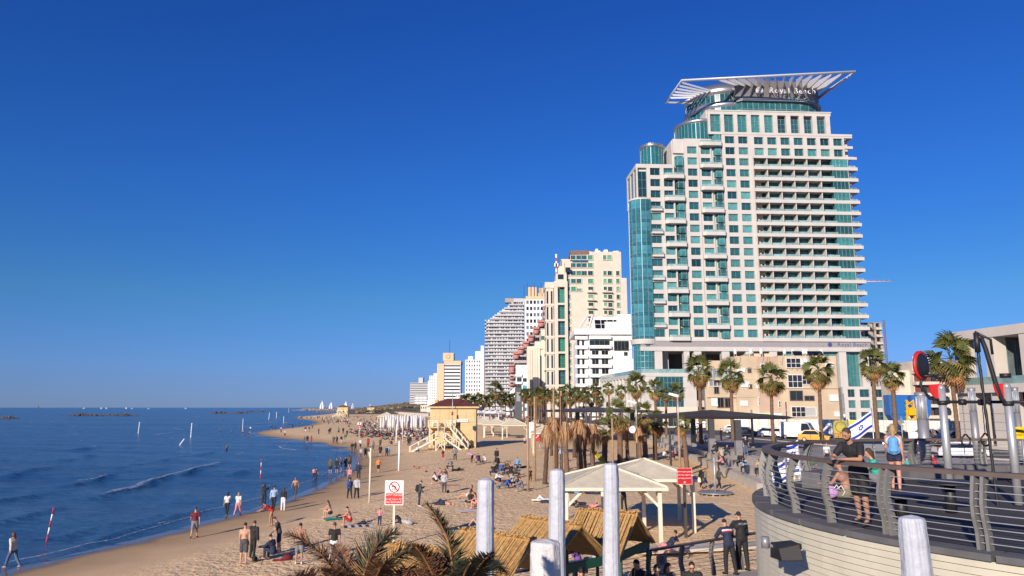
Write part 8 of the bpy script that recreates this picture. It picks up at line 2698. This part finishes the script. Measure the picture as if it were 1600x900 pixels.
P_(748,823, 'knees_up', 85, None, 'green', 'sunbather with raised bare knees half hidden by the silver parasol', bots='briefs', group=GB, skin='pinkish')
P_(776,724, 'stand', 0, 'black', 'black', 'tall person in black standing in the middle of the sand', hair='black', tops='jacket', group=GB, h=1.8)
P_(777,737, 'stand2', 20, 'black', 'darkgrey', 'person in black bending over the picnic group', hair='black', tops='jacket', group=GB, h=1.7)
P_(546,779, 'walk', 25, 'blue', 'black', 'person in blue jacket and black trousers with a backpack, walking', hair='black', tops='jacket', pack='navy', shoes='black', group=GB, h=1.7)
P_(557,779, 'walk2', 5, 'lightgrey', 'black', 'person in light grey hoodie walking beside the blue jacket', hair='brown', tops='jacket', shoes='black', group=GB, h=1.78)
P_(546,758, 'stand', 170, 'pink', 'darkgrey', 'woman in coral top facing the viewer behind the blue jacket', girl=True, hair='black', group=GB)
P_(560,750, 'stand2', 180, 'navy', 'navy', 'tall man in navy hoodie behind the walkers', hair='black', tops='jacket', group=GB, h=1.85)
P_(591,739, 'walk', 0, 'orange', 'black', 'blond person in orange top and black shorts left of the stairs', hair='blond', tops='long_shirt', bots='shorts', group=GB)
P_(516,741, 'stand', 5, 'olive', 'black', 'wading man in khaki jacket and rolled up trousers', hair='brown', tops='jacket', bots='shorts', group=W, h=1.85)
for i, (x, y, c, c2, gl, t) in enumerate(((526,740, 'black', 'black', True, 'leftmost'),(533,737, 'darkgrey', 'navy', True, 'second from the left'),(540,736, 'black', 'darkgrey', False, 'third from the left'),(546,732, 'brown', 'black', True, 'rightmost'))):
 P_(x, y, ('stand', 'stand2')[i % 2], 170 - 50 * i, c, c2, 'barefoot wader in dark clothes, %s of the four close together' % t, girl=gl, hair='black', tops='jacket', bots='shorts', group=W)
P_(490,749, 'stand', 10, 'pink', 'navy', 'child in pink paddling beside another child', hair='black', h=1.25, group=W); P_(494,751, 'stand2', -30, 'navy', 'black', 'child in navy paddling beside the pink one', hair='black', h=1.35, group=W)
P_(720,716 + 2, 'stand', 0, 'red', 'red', 'little girl in a red skirt before the lifeguard stairs', girl=True, hair='black', bots='shorts', h=1.3) if False else None
P_(692,720, 'stand', 0, 'black', 'red', 'little girl in black top and red skirt before the lifeguard stairs', girl=True, hair='black', bots='shorts', h=1.45)
P_(711,720, 'hips', 0, 'grey', 'black', 'man in grey jacket before the right foot of the lifeguard stairs', hair='black', tops='jacket', h=1.75)
P_(651,708, 'crouch', -20, 'white', 'navy', 'person in white shirt crouching under the left lifeguard ramp', hair='black')
P_(820,698, 'stand', 0, 'lightgrey', 'navy', 'man in grey t-shirt and dark shorts near the pale gazebos', hair='black', bots='shorts')
P_(655,732, 'lie_front', 80, None, 'brown', 'sunbather lying on the stomach in the middle sand', skin='tan', bots='briefs', hair='brown')
P_(704,735, 'sit_cross', 20, 'grey', 'black', 'person in grey lounging alone in the middle sand', hair='black', tops='jacket'); P_(713,736, 'lie_back', -85, 'black', 'black', 'person in black lying beside the lounging one', hair='black')
P_(738,724, 'bend', 70, 'lilac', 'black', 'person in lilac bending over three seated friends', hair='black'); P_(744,727, 'sit_cross', 90, 'pink', 'beige', 'seated person in pink beside the bending one', hair='black')
P_(748,725, 'sit_cross', 30, 'navy', 'black', 'seated person in navy left of the white shirt', hair='black', tops='jacket'); P_(759,724, 'sit_knees', 60, 'white', 'beige', 'seated man in white t-shirt, right end of the trio', hair='black')
PG = 'picnic group on the sand'
pic = [(771,745, 'sit_cross', 'black', 'navy', 0, 'black'),(778,741, 'sit_cross', 'black', 'black', 60, 'black'),(784,742, 'sit_cross', 'blue', 'denim', 10, 'blue'),(791,739, 'sit_cross', 'brown', 'black', 200, 'brown'),(796,737, 'sit_knees', 'orange', 'beige', 190, 'orange'),
       (799,745, 'sit_cross', 'black', 'black', 30, 'second black'),(804,747, 'sit_cross', 'darkgrey', 'black', -40, 'dark grey'),(775,755, 'sit_knees', 'white', 'navy', 250, 'white'),(800,763, 'sit_cross', 'lightgrey', 'black', 20, 'pale grey'),(790,764, 'sit_lean', 'blue', 'denim', 70, 'bright blue'),
       (810,760, 'sit_bench', 'darkgrey', 'black', 10, 'charcoal'),(808,733, 'sit_cross', 'skyblue', 'denim', -10, 'pale blue'),(818,731, 'lie_front', 'black', 'black', -80, 'black, stretched flat'),(765,757, 'lie_back', 'grey', 'black', 100, 'grey, reclining')]
for i, (x, y, po, t, b, yw, nm) in enumerate(pic):
 P_(x, y, po, yw, t, b, 'picnicker in %s, %s of the crowded picnic group' % (nm, ['left end', 'rear left', 'rear left', 'back row', 'back row', 'centre', 'centre right', 'front left', 'front right', 'front', 'right end', 'upper right edge', 'upper right edge', 'far front left'][i]), hair=['black', 'brown', 'auburn'][i % 3], tops='long_shirt' if i % 2 else 'shirt', girl=i % 3 == 1, group=PG)
P_(816,768, 'sit_knees', 100, 'grey', 'grey', 'person in grey sitting by the foot of the leftmost timber pole', tops='jacket'); P_(829,752, 'stand', 20, 'black', 'black', 'small child in black between the two left timber poles', h=1.15, hair='black')
P_(877,722, 'stand', 0, 'lightblue', 'navy', 'man in pale blue shirt among the bound palms', hair='black', tops='long_shirt'); P_(877,737, 'stand', 30, 'black', 'black', 'child in black beneath the bound palms', h=1.2)
P_(884,811, 'stand2', -30, 'lightgrey', 'darkgrey', 'person in grey top partly hidden behind the middle silver parasol', tops='long_shirt')
P_(975,798, 'lookdown', 30, 'darkgrey', 'black', 'person in dark clothes standing under the nearest gazebo roof', tops='jacket')
P_(850,784, 'lie_back', 80, 'white', 'white', 'person in white lying on the sand left of the middle parasol'); P_(862,786, 'lie_up', 70, 'lightgrey', 'navy', 'person in pale clothes reclining next to the one in white')
P_(905,790, 'lie_back', 90, 'black', 'black', 'person in black sleeping on the sand under the gazebo'); P_(918,793, 'lie_front', -80, 'pink', 'darkgrey', 'person in pink lying beside the sleeper in black'); P_(896,771, 'lie_back', 80, 'skyblue', 'navy', 'person in blue lying at the shade edge of the gazebo'); P_(925,772, 'lie_front', 90, 'navy', 'navy', 'person in navy lying behind the gazebo post')
SG_ = 'people around the promenade steps'
P_(1102,765, 'walk', -95, 'khaki', 'navy', 'man in khaki t-shirt and navy shorts beside the turntable', bots='shorts', hair='brown', group=SG_, skin='tan', pack='black'); P_(1096,764, 'stand', 60, 'black', 'black', 'person in black just behind the khaki man', group=SG_, tops='jacket')
P_(1124,765, 'walk', -60, 'darkgrey', 'black', 'woman in dark grey striding right of the turntable pole', girl=True, hair='brown', group=SG_, tops='long_shirt')
P_(1197,756, 'walk', -170, 'blue', 'black', 'child in bright blue jacket walking by the terrace corner', tops='jacket', hair='black', group=SG_, h=1.4)
def PX(px, py, z, pose, yaw, top, bot, label, **k):
 g = gnd(px, py, z); return person((g.x, g.y, z), pose, yaw, top, bot, label, **k)
PX(1166,713, PZ, 'stand', 178, 'black', 'denim', 'man in black t-shirt, jeans and white cap on the plaza', cap='white', group=SG_, skin='light', h=1.8)
PX(1087,690, PZ, 'stand', 10, 'white', 'black', 'man in white t-shirt with a pram under the canopy', bots='shorts', group=SG_); PX(1094,688, PZ, 'stand2', -20, 'lightblue', 'beige', 'woman in pale blue top beside the pram', girl=True, group=SG_)
PX(1130,726,2.62, 'sit_bench', 80, 'pink', 'black', 'person in coral sitting on the steps with a black backpack', group=SG_, pack='black', tops='long_shirt')
PX(1163,731,2.62, 'sit_bench', 150, 'lightblue', 'black', 'person in pale blue jacket sitting on the steps', group=SG_, tops='jacket'); PX(1158,731,2.62, 'sit_cross', 170, 'black', 'black', 'person in black next to the pale blue jacket on the steps', group=SG_, tops='jacket')
PX(1188,734,2.62, 'sit_bench', 120, 'beige', 'black', 'person in beige on the steps nearest the terrace', girl=True, group=SG_); PX(1195,733,2.62, 'sit_bench', 110, 'black', 'black', 'person in black on the steps nearest the terrace', group=SG_, tops='jacket')
PX(1120,712, PZ, 'sit_cross', 10, 'black', 'black', 'person in black sitting at the canopy column', group=SG_, tops='jacket'); PX(1128,713, PZ, 'sit_bench', -10, 'beige', 'darkgrey', 'person in beige jacket beside the canopy column', group=SG_, tops='jacket'); PX(1136,714, PZ, 'sit_knees', -30, 'black', 'denim', 'person in black and jeans on the plaza edge', group=SG_)
P_(1037,719, 'sit_cross', -60, 'white', 'navy', 'person in white sitting under the stepped wall', group=SG_); P_(1052,720, 'sit_cross', 20, 'maroon', 'black', 'person in maroon sitting under the stepped wall', group=SG_)
PX(1127,690, PZ, 'stand', 60, 'black', 'black', 'person in black standing between the canopy columns', group=SG_, tops='jacket')
GD = 'people on the lower walk'
a = gnd(1141,898, LZ); b = gnd(1157,893, LZ)
g1 = person((a.x, a.y, LZ), 'lean_rail', 14, 'navy', 'black', 'man in navy jacket with white and red stripes leaning on the lower railing', hair='black', tops='jacket', res='near', h=1.72, shoes='black', group=GD)
g2 = person((b.x + .12, b.y + .1, LZ), 'lean_side', 14, 'black', 'black', 'man in black jacket and black cap leaning on the lower railing', cap='black', tops='jacket', res='near', h=1.86, shoes='black', group=GD)
J = joints('lean_rail')
def stripe(e, J, z0, z1, m, name, k=.036):
 mb = MB(); me = pmesh('lean_rail', 'jacket', False, 'near'); bm = bmesh.new(); bm.from_mesh(me)
 up = J['up']; c = J['chest']
 keep = [f for f in bm.faces if z0 < (f.calc_center_median() - c).dot(up) < z1 and (f.calc_center_median() - c).dot(J['fw']) < .1 and abs(f.calc_center_median().x) < .19]
 vs = {}; out = MB(); V2 = []; F2 = []
 for f in keep:
  idx = []
  for v in f.verts:
   if v.index not in vs: vs[v.index] = len(V2); V2.append(v.co + v.normal * .004)
   idx.append(vs[v.index])
  F2.append(tuple(idx))
 bm.free(); out.add(V2, F2,0, True); out.build(name, m, e)
stripe(g1, J, .03,.085, cm('white', COLS), 'white_stripe'); stripe(g1, J, -.005,.03, cm('red', COLS), 'red_stripe')
text('SECURITY', .085, cm('lightgrey', COLS), g2, V(0,-.165,1.42), rot=(R(78),0,0), extrude=.002)
PX(1046,868,1.45, 'sit_lean', 60, 'navy', 'pink', 'man in navy t-shirt and bright shorts sitting on the sand kerb', bots='shorts', hair='black', group=GD, skin='tan')
def seated(px, pyt, Y, yaw, top, label, hair='black', skin='light', girl=False, pose='sit_bench', cap=None, glasses=False, tops='jacket'):
 """people whose heads and shoulders show above the bottom edge; pyt = pixel row of the top of the head"""
 t = at(px, pyt, Y); J = joints(pose, girl); top_z = J['head'].z + .12
 e = person((t.x, Y, t.z - top_z), pose, yaw, top, 'black', label, hair=hair, skin=skin, girl=girl, res='near', group=GD, tops=tops, cap=cap)
 base = t.z - top_z
 c = empty('bench', (t.x, Y, LZ), R(yaw), 'low dark bench carrying the ' + ' '.join(label.split()[:9]), 'bench')
 hh = max(.1, base - LZ)
 m = MB(); m.b2(-.3,.3,-.3,.25, hh - .06, hh - .01); m.build('seat', M_dark, c)
 for x in (-.27,.27):
  for y in (-.27,.22): m = MB(); m.b2(x - .025, x + .025, y - .025, y + .025,0, hh - .06); m.build('leg', M_dark, c)
 if glasses:
  m = MB(); hf, hu = J['headf'], J['headup']
  for sd in (-1,1): m.box(J['head'] + hf * .097 + V(sd * .028,0,0) + hu * .008,(.044,.008,.03))
  m.build('sunglasses', M_black, e)
 return e
seated(1079,874,19.5,172, 'black', 'dark haired man in black shirt with sunglasses seated at the bottom edge', skin='light', glasses=True, pose='sit_bench')
seated(1026,878,18.6,168, 'black', 'man in a black jacket with round sunglasses left of the rules plate', glasses=True)
seated(1036,876,19.6,200, 'darkgrey', 'woman with fair brown hair behind the man in round sunglasses', hair='brown', girl=True)
seated(1005,872,19.9,120, 'black', 'person in black with dark hair turned to the left at the bottom', hair='black')
seated(913,889,16.5,10, 'black', 'dark haired head between the two right parasols at the bottom edge', hair='black')
PX(905,885, LZ, 'sit_bench', 90, 'purple', 'denim', 'person in purple t-shirt sitting under the second hut', hair='black', group=GD, skin='light', tops='shirt'); PX(932,880, LZ, 'sit_bench', 70, 'lightgrey', 'denim', 'person in grey leaning forward under the right hut', hair='brown', group=GD, skin='pinkish')
TG = 'people on the round terrace'
def TPX(px, py, pose, yaw, top, bot, label, **k):
 g = gnd(px, py, DZ); return person((g.x, g.y, DZ), pose, yaw, top, bot, label, group=TG, **k)
man = TPX(1347,820, 'lean_rail', 118, 'black', 'black', 'bearded man in black t-shirt leaning his forearms on the terrace handrail', res='near', hair='shaved', skin='tan', bots='shorts', shoes='black', h=1.80)
J = joints('lean_rail')
mb = MB(); hu, hf = J['headup'], J['headf']
blob(mb, J['head'] - hu * .072 + hf * .036,.058,.062,.042, hu); bmm = remesh(mb, .009, 'beard', 2)
bm = bmesh.new(); bm.from_mesh(bmm); bmesh.ops.delete(bm, geom=[v for v in bm.verts if (v.co - J['head']).dot(hu) > -.055], context='VERTS'); bm.to_mesh(bmm); bm.free()
part_obj('beard', bmm, man, cm('black', HR))
def eyes(e, J):
 m = MB()
 for sd in (-1,1): blob(m, J['head'] + J['headf'] * .080 + V(sd * .028,0,0) + J['headup'] * .004,.012,.008,.006, J['headup'])
 m.build('eyes', M_black, e)
 m = MB()
 for sd in (-1,1): seg(m, J['head'] + J['headf'] * .086 + V(sd * .014,0,0) + J['headup'] * .026, J['head'] + J['headf'] * .080 + V(sd * .042,0,0) + J['headup'] * .024,.005,.004,6)
 m.build('eyebrows', cm('black', HR), e)
eyes(man, J)
wmn = TPX(1402,770, 'casual', -28, 'white', 'navy', 'woman in white tank top and denim shorts carrying a light blue backpack', girl=True, hair='blond', skin='pinkish', tops='vest', bots='briefs', pack='skyblue', shoes='brown', res='near', h=1.70)
TPX(1327,778, 'sit_bench', 40, None, 'khaki', 'bare skinned man in khaki shorts sitting behind the bearded man', skin='tan', hair='black', bots='shorts', res='mid', h=1.75)
TPX(1376,774, 'sit_knees', 75, 'teal', 'grey', 'person in bright turquoise shirt hunched on the terrace floor', hair='brown', girl=True, res='near', tops='shirt')
g = gnd(1298,778, DZ)
e = empty('handbag', (g.x, g.y, DZ),0, 'pink handbag with white handles on the terrace floor', 'bag'); mb = MB(); blob(mb, V(0,0,.14),.2,.11,.15); me = remesh(mb, .02, 'bag_body', 1); part_obj('bag_body', me, e, cm('lilac', COLS))
m = MB(); m.tube([(.1,-.1,.2),(.22,-.12,.3),(.3,-.12,.16),(.24,-.1,.05)], .012,6); m.tube([(.02,-.12,.2),(.1,-.14,.32),(.18,-.13,.2)], .012,6); m.build('handle', M_white, e)
for i, (px, py, z, po, yw, t, b, lab) in enumerate(((1247,745,3.2, 'sit_bench', 150, 'white', 'cream', 'person in white sitting beyond the first rail posts'),(1260,748,3.2, 'sit_cross', 180, 'black', 'black', 'person in black beside the one in white beyond the rail'),(1270,745,3.2, 'sit_cross', 160, 'green', 'maroon', 'person in green beyond the rail'),
      (1293,728,3.2, 'stand', 180, 'white', 'black', 'person in white t-shirt standing beyond the rail left of the bearded man'),(1421,745,3.2, 'sit_cross', 0, 'teal', 'white', 'person in pale green beyond the woman with the backpack'),(1463,738,3.2, 'sit_cross', 30, 'red', 'black', 'person in red sitting beyond the thick grey post'),(1480,752,3.2, 'sit_cross', 120, 'black', 'black', 'person in black lying by the planters beyond the rail'))):
 PX(px, py, z, po, yw, t, b, lab, group='people beyond the terrace railing')
PX(1283,694, PZ, 'stand', 90, 'black', 'black', 'person in black standing beside the orange car', group='people beyond the terrace railing', tops='jacket')
for i, (px, py) in enumerate(((1461,690),(1458,692))): PX(px, py, PZ, 'walk', 90 - i * 20, ['grey', 'brown'][i], 'black', ['pedestrian in grey near the white car behind the posts', 'pedestrian in brown near the white car behind the posts'][i], group='people beyond the terrace railing', tops='jacket')
random.seed(91)
def towel(px, py, col, label, w=.9, l=1.7, rz=0.0, stripe=None):
 p = sand(px, py); e = empty('towel', (p.x, p.y, p.z + .02), R(rz), label, 'towel'); mb = MB(); n = 8
 vs = [((i / n - .5) * l, (j / 4 - .5) * w, .015 + .03 * noise.noise(Vector((i * .7, j * .9, px)))) for j in range(5) for i in range(n + 1)]
 fs = [(j * (n + 1) + i, j * (n + 1) + i + 1,(j + 1) * (n + 1) + i + 1,(j + 1) * (n + 1) + i) for j in range(4) for i in range(n)]
 mb.add(vs, fs)
 if stripe:
  for k in range(len(fs)):
   if (k % n) % 2: mb.m[k] = 1
 mb.build('cloth', [cm(col, COLS), cm(stripe or col, COLS)], e)
towel(527,811, 'teal', 'pale green towel behind the woman hugging her knees', rz=10); towel(560,823, 'navy', 'blue and white striped towel under the bare backed man', rz=15, stripe='white'); towel(735,783, 'white', 'white towel under the woman leaning back', rz=5)
towel(735,799, 'white', 'crumpled white towel near the leftmost silver parasol', rz=20); towel(750,826, 'green', 'green towel under the raised knees', rz=0); towel(440,876, 'red', 'red cloth on the sand by the seated person in dark blue', .5,.8, rz=10); towel(788,751, 'red', 'red blanket in the picnic group', rz=30); towel(702,758, 'pink', 'pink towel right of the grey hoodie', rz=5)
def bag(px, py, col, label, s=.3):
 s *= .72; p = sand(px, py); e = empty('bag', (p.x, p.y, p.z), random.uniform(0,3), label, 'bag'); mb = MB(); blob(mb, V(0,0, s * .5), s, s * .6, s * .6); seg(mb, V(-s * .6,0, s * .5), V(s * .7,.05, s * .4), s * .4, s * .3); part_obj('bag_body', remesh(mb, .05, 'bag_body', 1), e, cm(col, COLS))
 m = MB(); m.tube([(-s * .4,0, s),(0,0, s * 1.35),(s * .4,0, s)], .02,5); m.build('handle', cm(col, COLS), e)
bag(530,810, 'black', 'black bag next to the woman hugging her knees', .3); bag(449,876, 'maroon', 'dark red bag by the seated person in dark blue', .38); bag(398,877, 'black', 'black rucksack at the feet of the black jacket', .3); bag(640,820, 'lightgrey', 'striped pale bag beside the raised black knees', .35); bag(568,819, 'black', 'black bag on the striped towel', .28); bag(666,790 - 52, 'maroon', 'small red bag at the foot of the volleyball pole', .25)
bag(862,745, 'white', 'white bag hanging low by the leftmost bound palm', .25); bag(700,770, 'black', 'black bag behind the legs of the grey hoodie', .28)
MG = 'strollers on the middle beach'
mids = [(424,672, 'black', 'navy', 'walk', 0),(430,670, 'darkgrey', 'black', 'walk2', 0),(439,676, 'pink', 'black', 'stand', 0),(445,682, 'lightgrey', 'black', 'stand2', 0),(457,670, 'black', 'black', 'walk', 20),(477,676, 'maroon', 'white', 'walk', 0),(483,675, 'black', 'grey', 'stand', 180),(488,671, 'brown', 'black', 'walk2', 0),
  (498,679, 'black', 'black', 'stand', 90),(514,679, 'black', 'navy', 'walk', 0),(529,679, 'grey', 'black', 'stand', 30),(536,678, 'black', 'black', 'stand2', 0),(542,682, 'navy', 'darkgrey', 'walk', 180),(568,668, 'black', 'black', 'walk2', 0),(475,693, 'grey', 'denim', 'stand2', 20),(480,693, 'black', 'black', 'stand', 0),(486,693, 'red', 'denim', 'stand', -10),
  (521,694, 'olive', 'darkgrey', 'stand', 0),(526,694, 'darkgrey', 'black', 'stand2', 40),(533,694, 'black', 'beige', 'stand', 0),(539,690, 'green', 'grey', 'walk', 0),(550,706, 'black', 'darkgrey', 'walk', 0),(555,705, 'black', 'black', 'walk2', 0),(563,700, 'white', 'black', 'walk', 180),(564,717, 'lightgrey', 'denim', 'walk', 180),
  (571,716, 'black', 'black', 'walk2', 180),(577,716, 'darkgrey', 'white', 'walk', 170),(575,698, 'black', 'navy', 'stand', 0),(583,703, 'grey', 'darkgrey', 'walk', 0),(594,699, 'brown', 'black', 'stand', 20),(594,714, 'black', 'black', 'stand2', 0),(604,714, 'navy', 'black', 'walk', 20),(607,713, 'skyblue', 'denim', 'stand', 0),
  (638,697, 'black', 'black', 'stand', 0),(641,696, 'black', 'darkgrey', 'stand2', 10),(612,697, 'maroon', 'black', 'crouch', 30),(516,677, 'black', 'black', 'walk2', 0),(575,700, 'red', 'black', 'stand2', 0),(598,664, 'red', 'black', 'stand', 0)]
for i, (x, y, t, b, po, yw) in enumerate(mids):
 where = 'near the second spit' if y < 674 else ('by the curve of the waterline' if x < 500 else ('on the open sand' if y < 700 else 'left of the volleyball poles'))
 far_person(sand(x, y), po, yw, t, b, '%s stroller in a %s top and %s %s, %s' % (['distant', 'small', 'far'][i % 3] + (' walking' if po[0] == 'w' else ' standing'), t, b, 'shorts' if i % 5 == 0 else 'trousers', where), MG, girl=i % 3 == 1, tops='jacket' if i % 2 else 'long_shirt', bots='shorts' if i % 5 == 0 else 'trousers', hair=['black', 'brown', 'black', 'blond'][i % 4], h=random.uniform(1.62,1.84))
random.seed(17)
cc = ['black'] * 5 + ['navy'] * 3 + ['darkgrey'] * 3 + ['grey', 'white', 'white', 'lightgrey', 'red', 'blue', 'beige', 'maroon', 'pink', 'brown', 'olive']
for i, (x, y, po, t) in enumerate(((379,679, 'stand', None),(388,681, 'bend', None),(391,673, 'stand', 'white'),(344,674, 'stand', None),(362,676, 'stand', None),(354,703, 'stand', None),(339,656, 'stand', 'red'),(349,656, 'stand', 'red'),(447,664, 'stand', None),(453,666, 'bend', 'black'),(467,664, 'stand', 'navy'),(472,666, 'stand2', None))):
 g = gnd(x, y, 0); far_person((g.x, g.y, -.75 if x < 372 else -.25), po, random.uniform(0,360), t, 'black', ['bather at the tip of the spit', 'stooping bather at the tip of the spit', 'bather in white at the tip of the spit', 'swimmer left of the spit', 'swimmer low in the water by the spit', 'lone bather in the bay', 'red swimmer far out, left', 'red swimmer far out, right', 'bather off the second spit', 'stooping bather off the second spit', 'bather in navy off the second spit', 'rightmost bather off the second spit'][i], 'bathers in the sea', skin='tan', bots='shorts')
CROWD = MB(); CMATS = []
def merge(loc, po, yw, t, b, girl, hair, skin, h=1.72):
 me = far_mesh(po, 'long_shirt', 'trousers', 'long_hair' if girl else 'hair', girl)
 M = Matrix.Translation(loc) @ Matrix.Rotation(R(yw),4, 'Z') @ Matrix.Scale(h / 1.75,4)
 ids = []
 for m_ in (cm(skin, SK), cm(t, COLS), cm(b, COLS), cm(hair, HR)):
  if m_ not in CMATS: CMATS.append(m_)
  ids.append(CMATS.index(m_))
 o = len(CROWD.v)
 CROWD.v.extend([tuple(M @ v.co) for v in me.vertices])
 for p in me.polygons: CROWD.f.append(tuple(i + o for i in p.vertices)); CROWD.m.append(ids[p.material_index]); CROWD.sm.append(True)
WP = dict(sit_cross='cross legged', sit_knees='knees up', sit_lean='leaning', lie_back='flat lying', lie_up='half lying', sit_bench='chair high')
def scatter(n, fx, y0, y1, poses, label, group, seed, xr, single=False):
 random.seed(seed)
 for i in range(n):
  x = random.uniform(*xr); y = random.uniform(y0, y1)
  if fx and not fx(x, y): continue
  t = random.choice(cc)
  if not single:
   merge(sand(x, y), random.choice(poses), random.uniform(0,360), t, random.choice(['black', 'navy', 'darkgrey', 'beige']), random.random() < .35, random.choice(['black', 'brown', 'black']), random.choice(['light', 'tan'])); continue
  po_ = random.choice(poses)
  far_person(sand(x, y), po_, random.uniform(0,360), t, random.choice(['black', 'navy', 'darkgrey', 'beige']), '%s %s in %s %s %s' % (WP.get(po_, 'upright'), label[0], t, label[1], ('at its left end', 'left of its middle', 'in its middle', 'right of its middle', 'at its right end')[min(4, int(5 * (x - xr[0]) / (xr[1] - xr[0])))]), group, girl=random.random() < .35, hair=random.choice(['black', 'brown', 'black']), skin=random.choice(['light', 'tan']))
st = ['stand', 'stand2', 'walk', 'walk2']; si = ['sit_cross', 'sit_knees', 'sit_lean', 'lie_back', 'lie_up', 'sit_bench']
scatter(34, None, 653.5,656.5, st, ('far walker', 'in the line along the tip of the second spit'), 'walkers on the second spit', 1,(462,524))
scatter(38, None, 658,664, st, ('far walker', 'in the stream between the spit and the sign'), 'walkers before the far lifeguard tower', 2,(490,545))
scatter(34, None, 650,662, st + si, ('tiny beachgoer', 'right of the far lifeguard tower'), 'beachgoers right of the far tower', 3,(538,596))
scatter(30, None, 662,678, si, ('sunbather', 'left of the parasol crowd'), 'sunbathers left of the parasols', 4,(545,596), True)
scatter(96, None, 674,684, si, ('sunbather', 'in the crowd by the parasols'), 'dense seated crowd before the closed parasols', 5,(556,666), True)
scatter(16, None, 684,690, si, ('sunbather', 'on the crowd\'s front fringe'), 'fringe of the seated crowd', 6,(600,664), True)
scatter(120, None, 671.5,683, si, ('', ''), '', 15,(572,667))
scatter(30, None, 666,674, si + st, ('', ''), '', 16,(560,600))
random.seed(8)
for i in range(60):
 x = random.uniform(748,905); Y = 236 + (905 - x) * .1 + random.uniform(-4,10) + (40 if x < 800 else 0)
 a = at(x, 640, Y); t = random.choice(cc)
 merge((a.x, Y, PZ), random.choice(st + ['sit_bench']), random.uniform(0,360), t, 'black', random.random() < .4, 'black', 'light')
for i, (px, py) in enumerate(((1010,684),(1022,690),(1030,692),(1008,676),(985,684),(1016,680))):
 g = gnd(px, py, PZ); t = random.choice(cc); far_person((g.x, g.y, PZ), random.choice(st), random.uniform(0,360), t, 'black', 'passer by in %s seen between the playground palms, %s' % (t, ['first', 'second', 'third', 'fourth', 'fifth', 'sixth'][i]), 'passers by behind the playground palms')
o = CROWD.build('distant_crowd', CMATS); props(o, 'tiny far people along the second spit, the far beach and the upper promenade', 'crowd', None, 'stuff')
bpy.data.scenes.remove(TMP)
g = gnd(1104,692, PZ); e = empty('pram', (g.x, g.y, PZ), R(60), 'white pram with big wheels under the canopy', 'pram')
m = MB(); m.lathe([(.3,.55),(.38,.7),(.36,.9),(.1,1.05),(0,1.06)], 12,(0,0,0),0, True, 0, pi * 1.3,1.3,.8); m.build('hood', M_white, e); m = MB(); m.b2(-.4,.35,-.2,.2,.45,.6); m.build('seat', cm('darkgrey', COLS), e)
for x in (-.35,.35):
 for y in (-.25,.25): m = MB(); m.tube([(x, y - .02,.16),(x, y + .02,.16)], .16,12); m.build('wheel', M_tyre, e)
m = MB(); m.tube([(-.35,0,.2),(.1,0,.6),(.6,0,1.0)], .02,6); m.build('handle', M_grey, e)
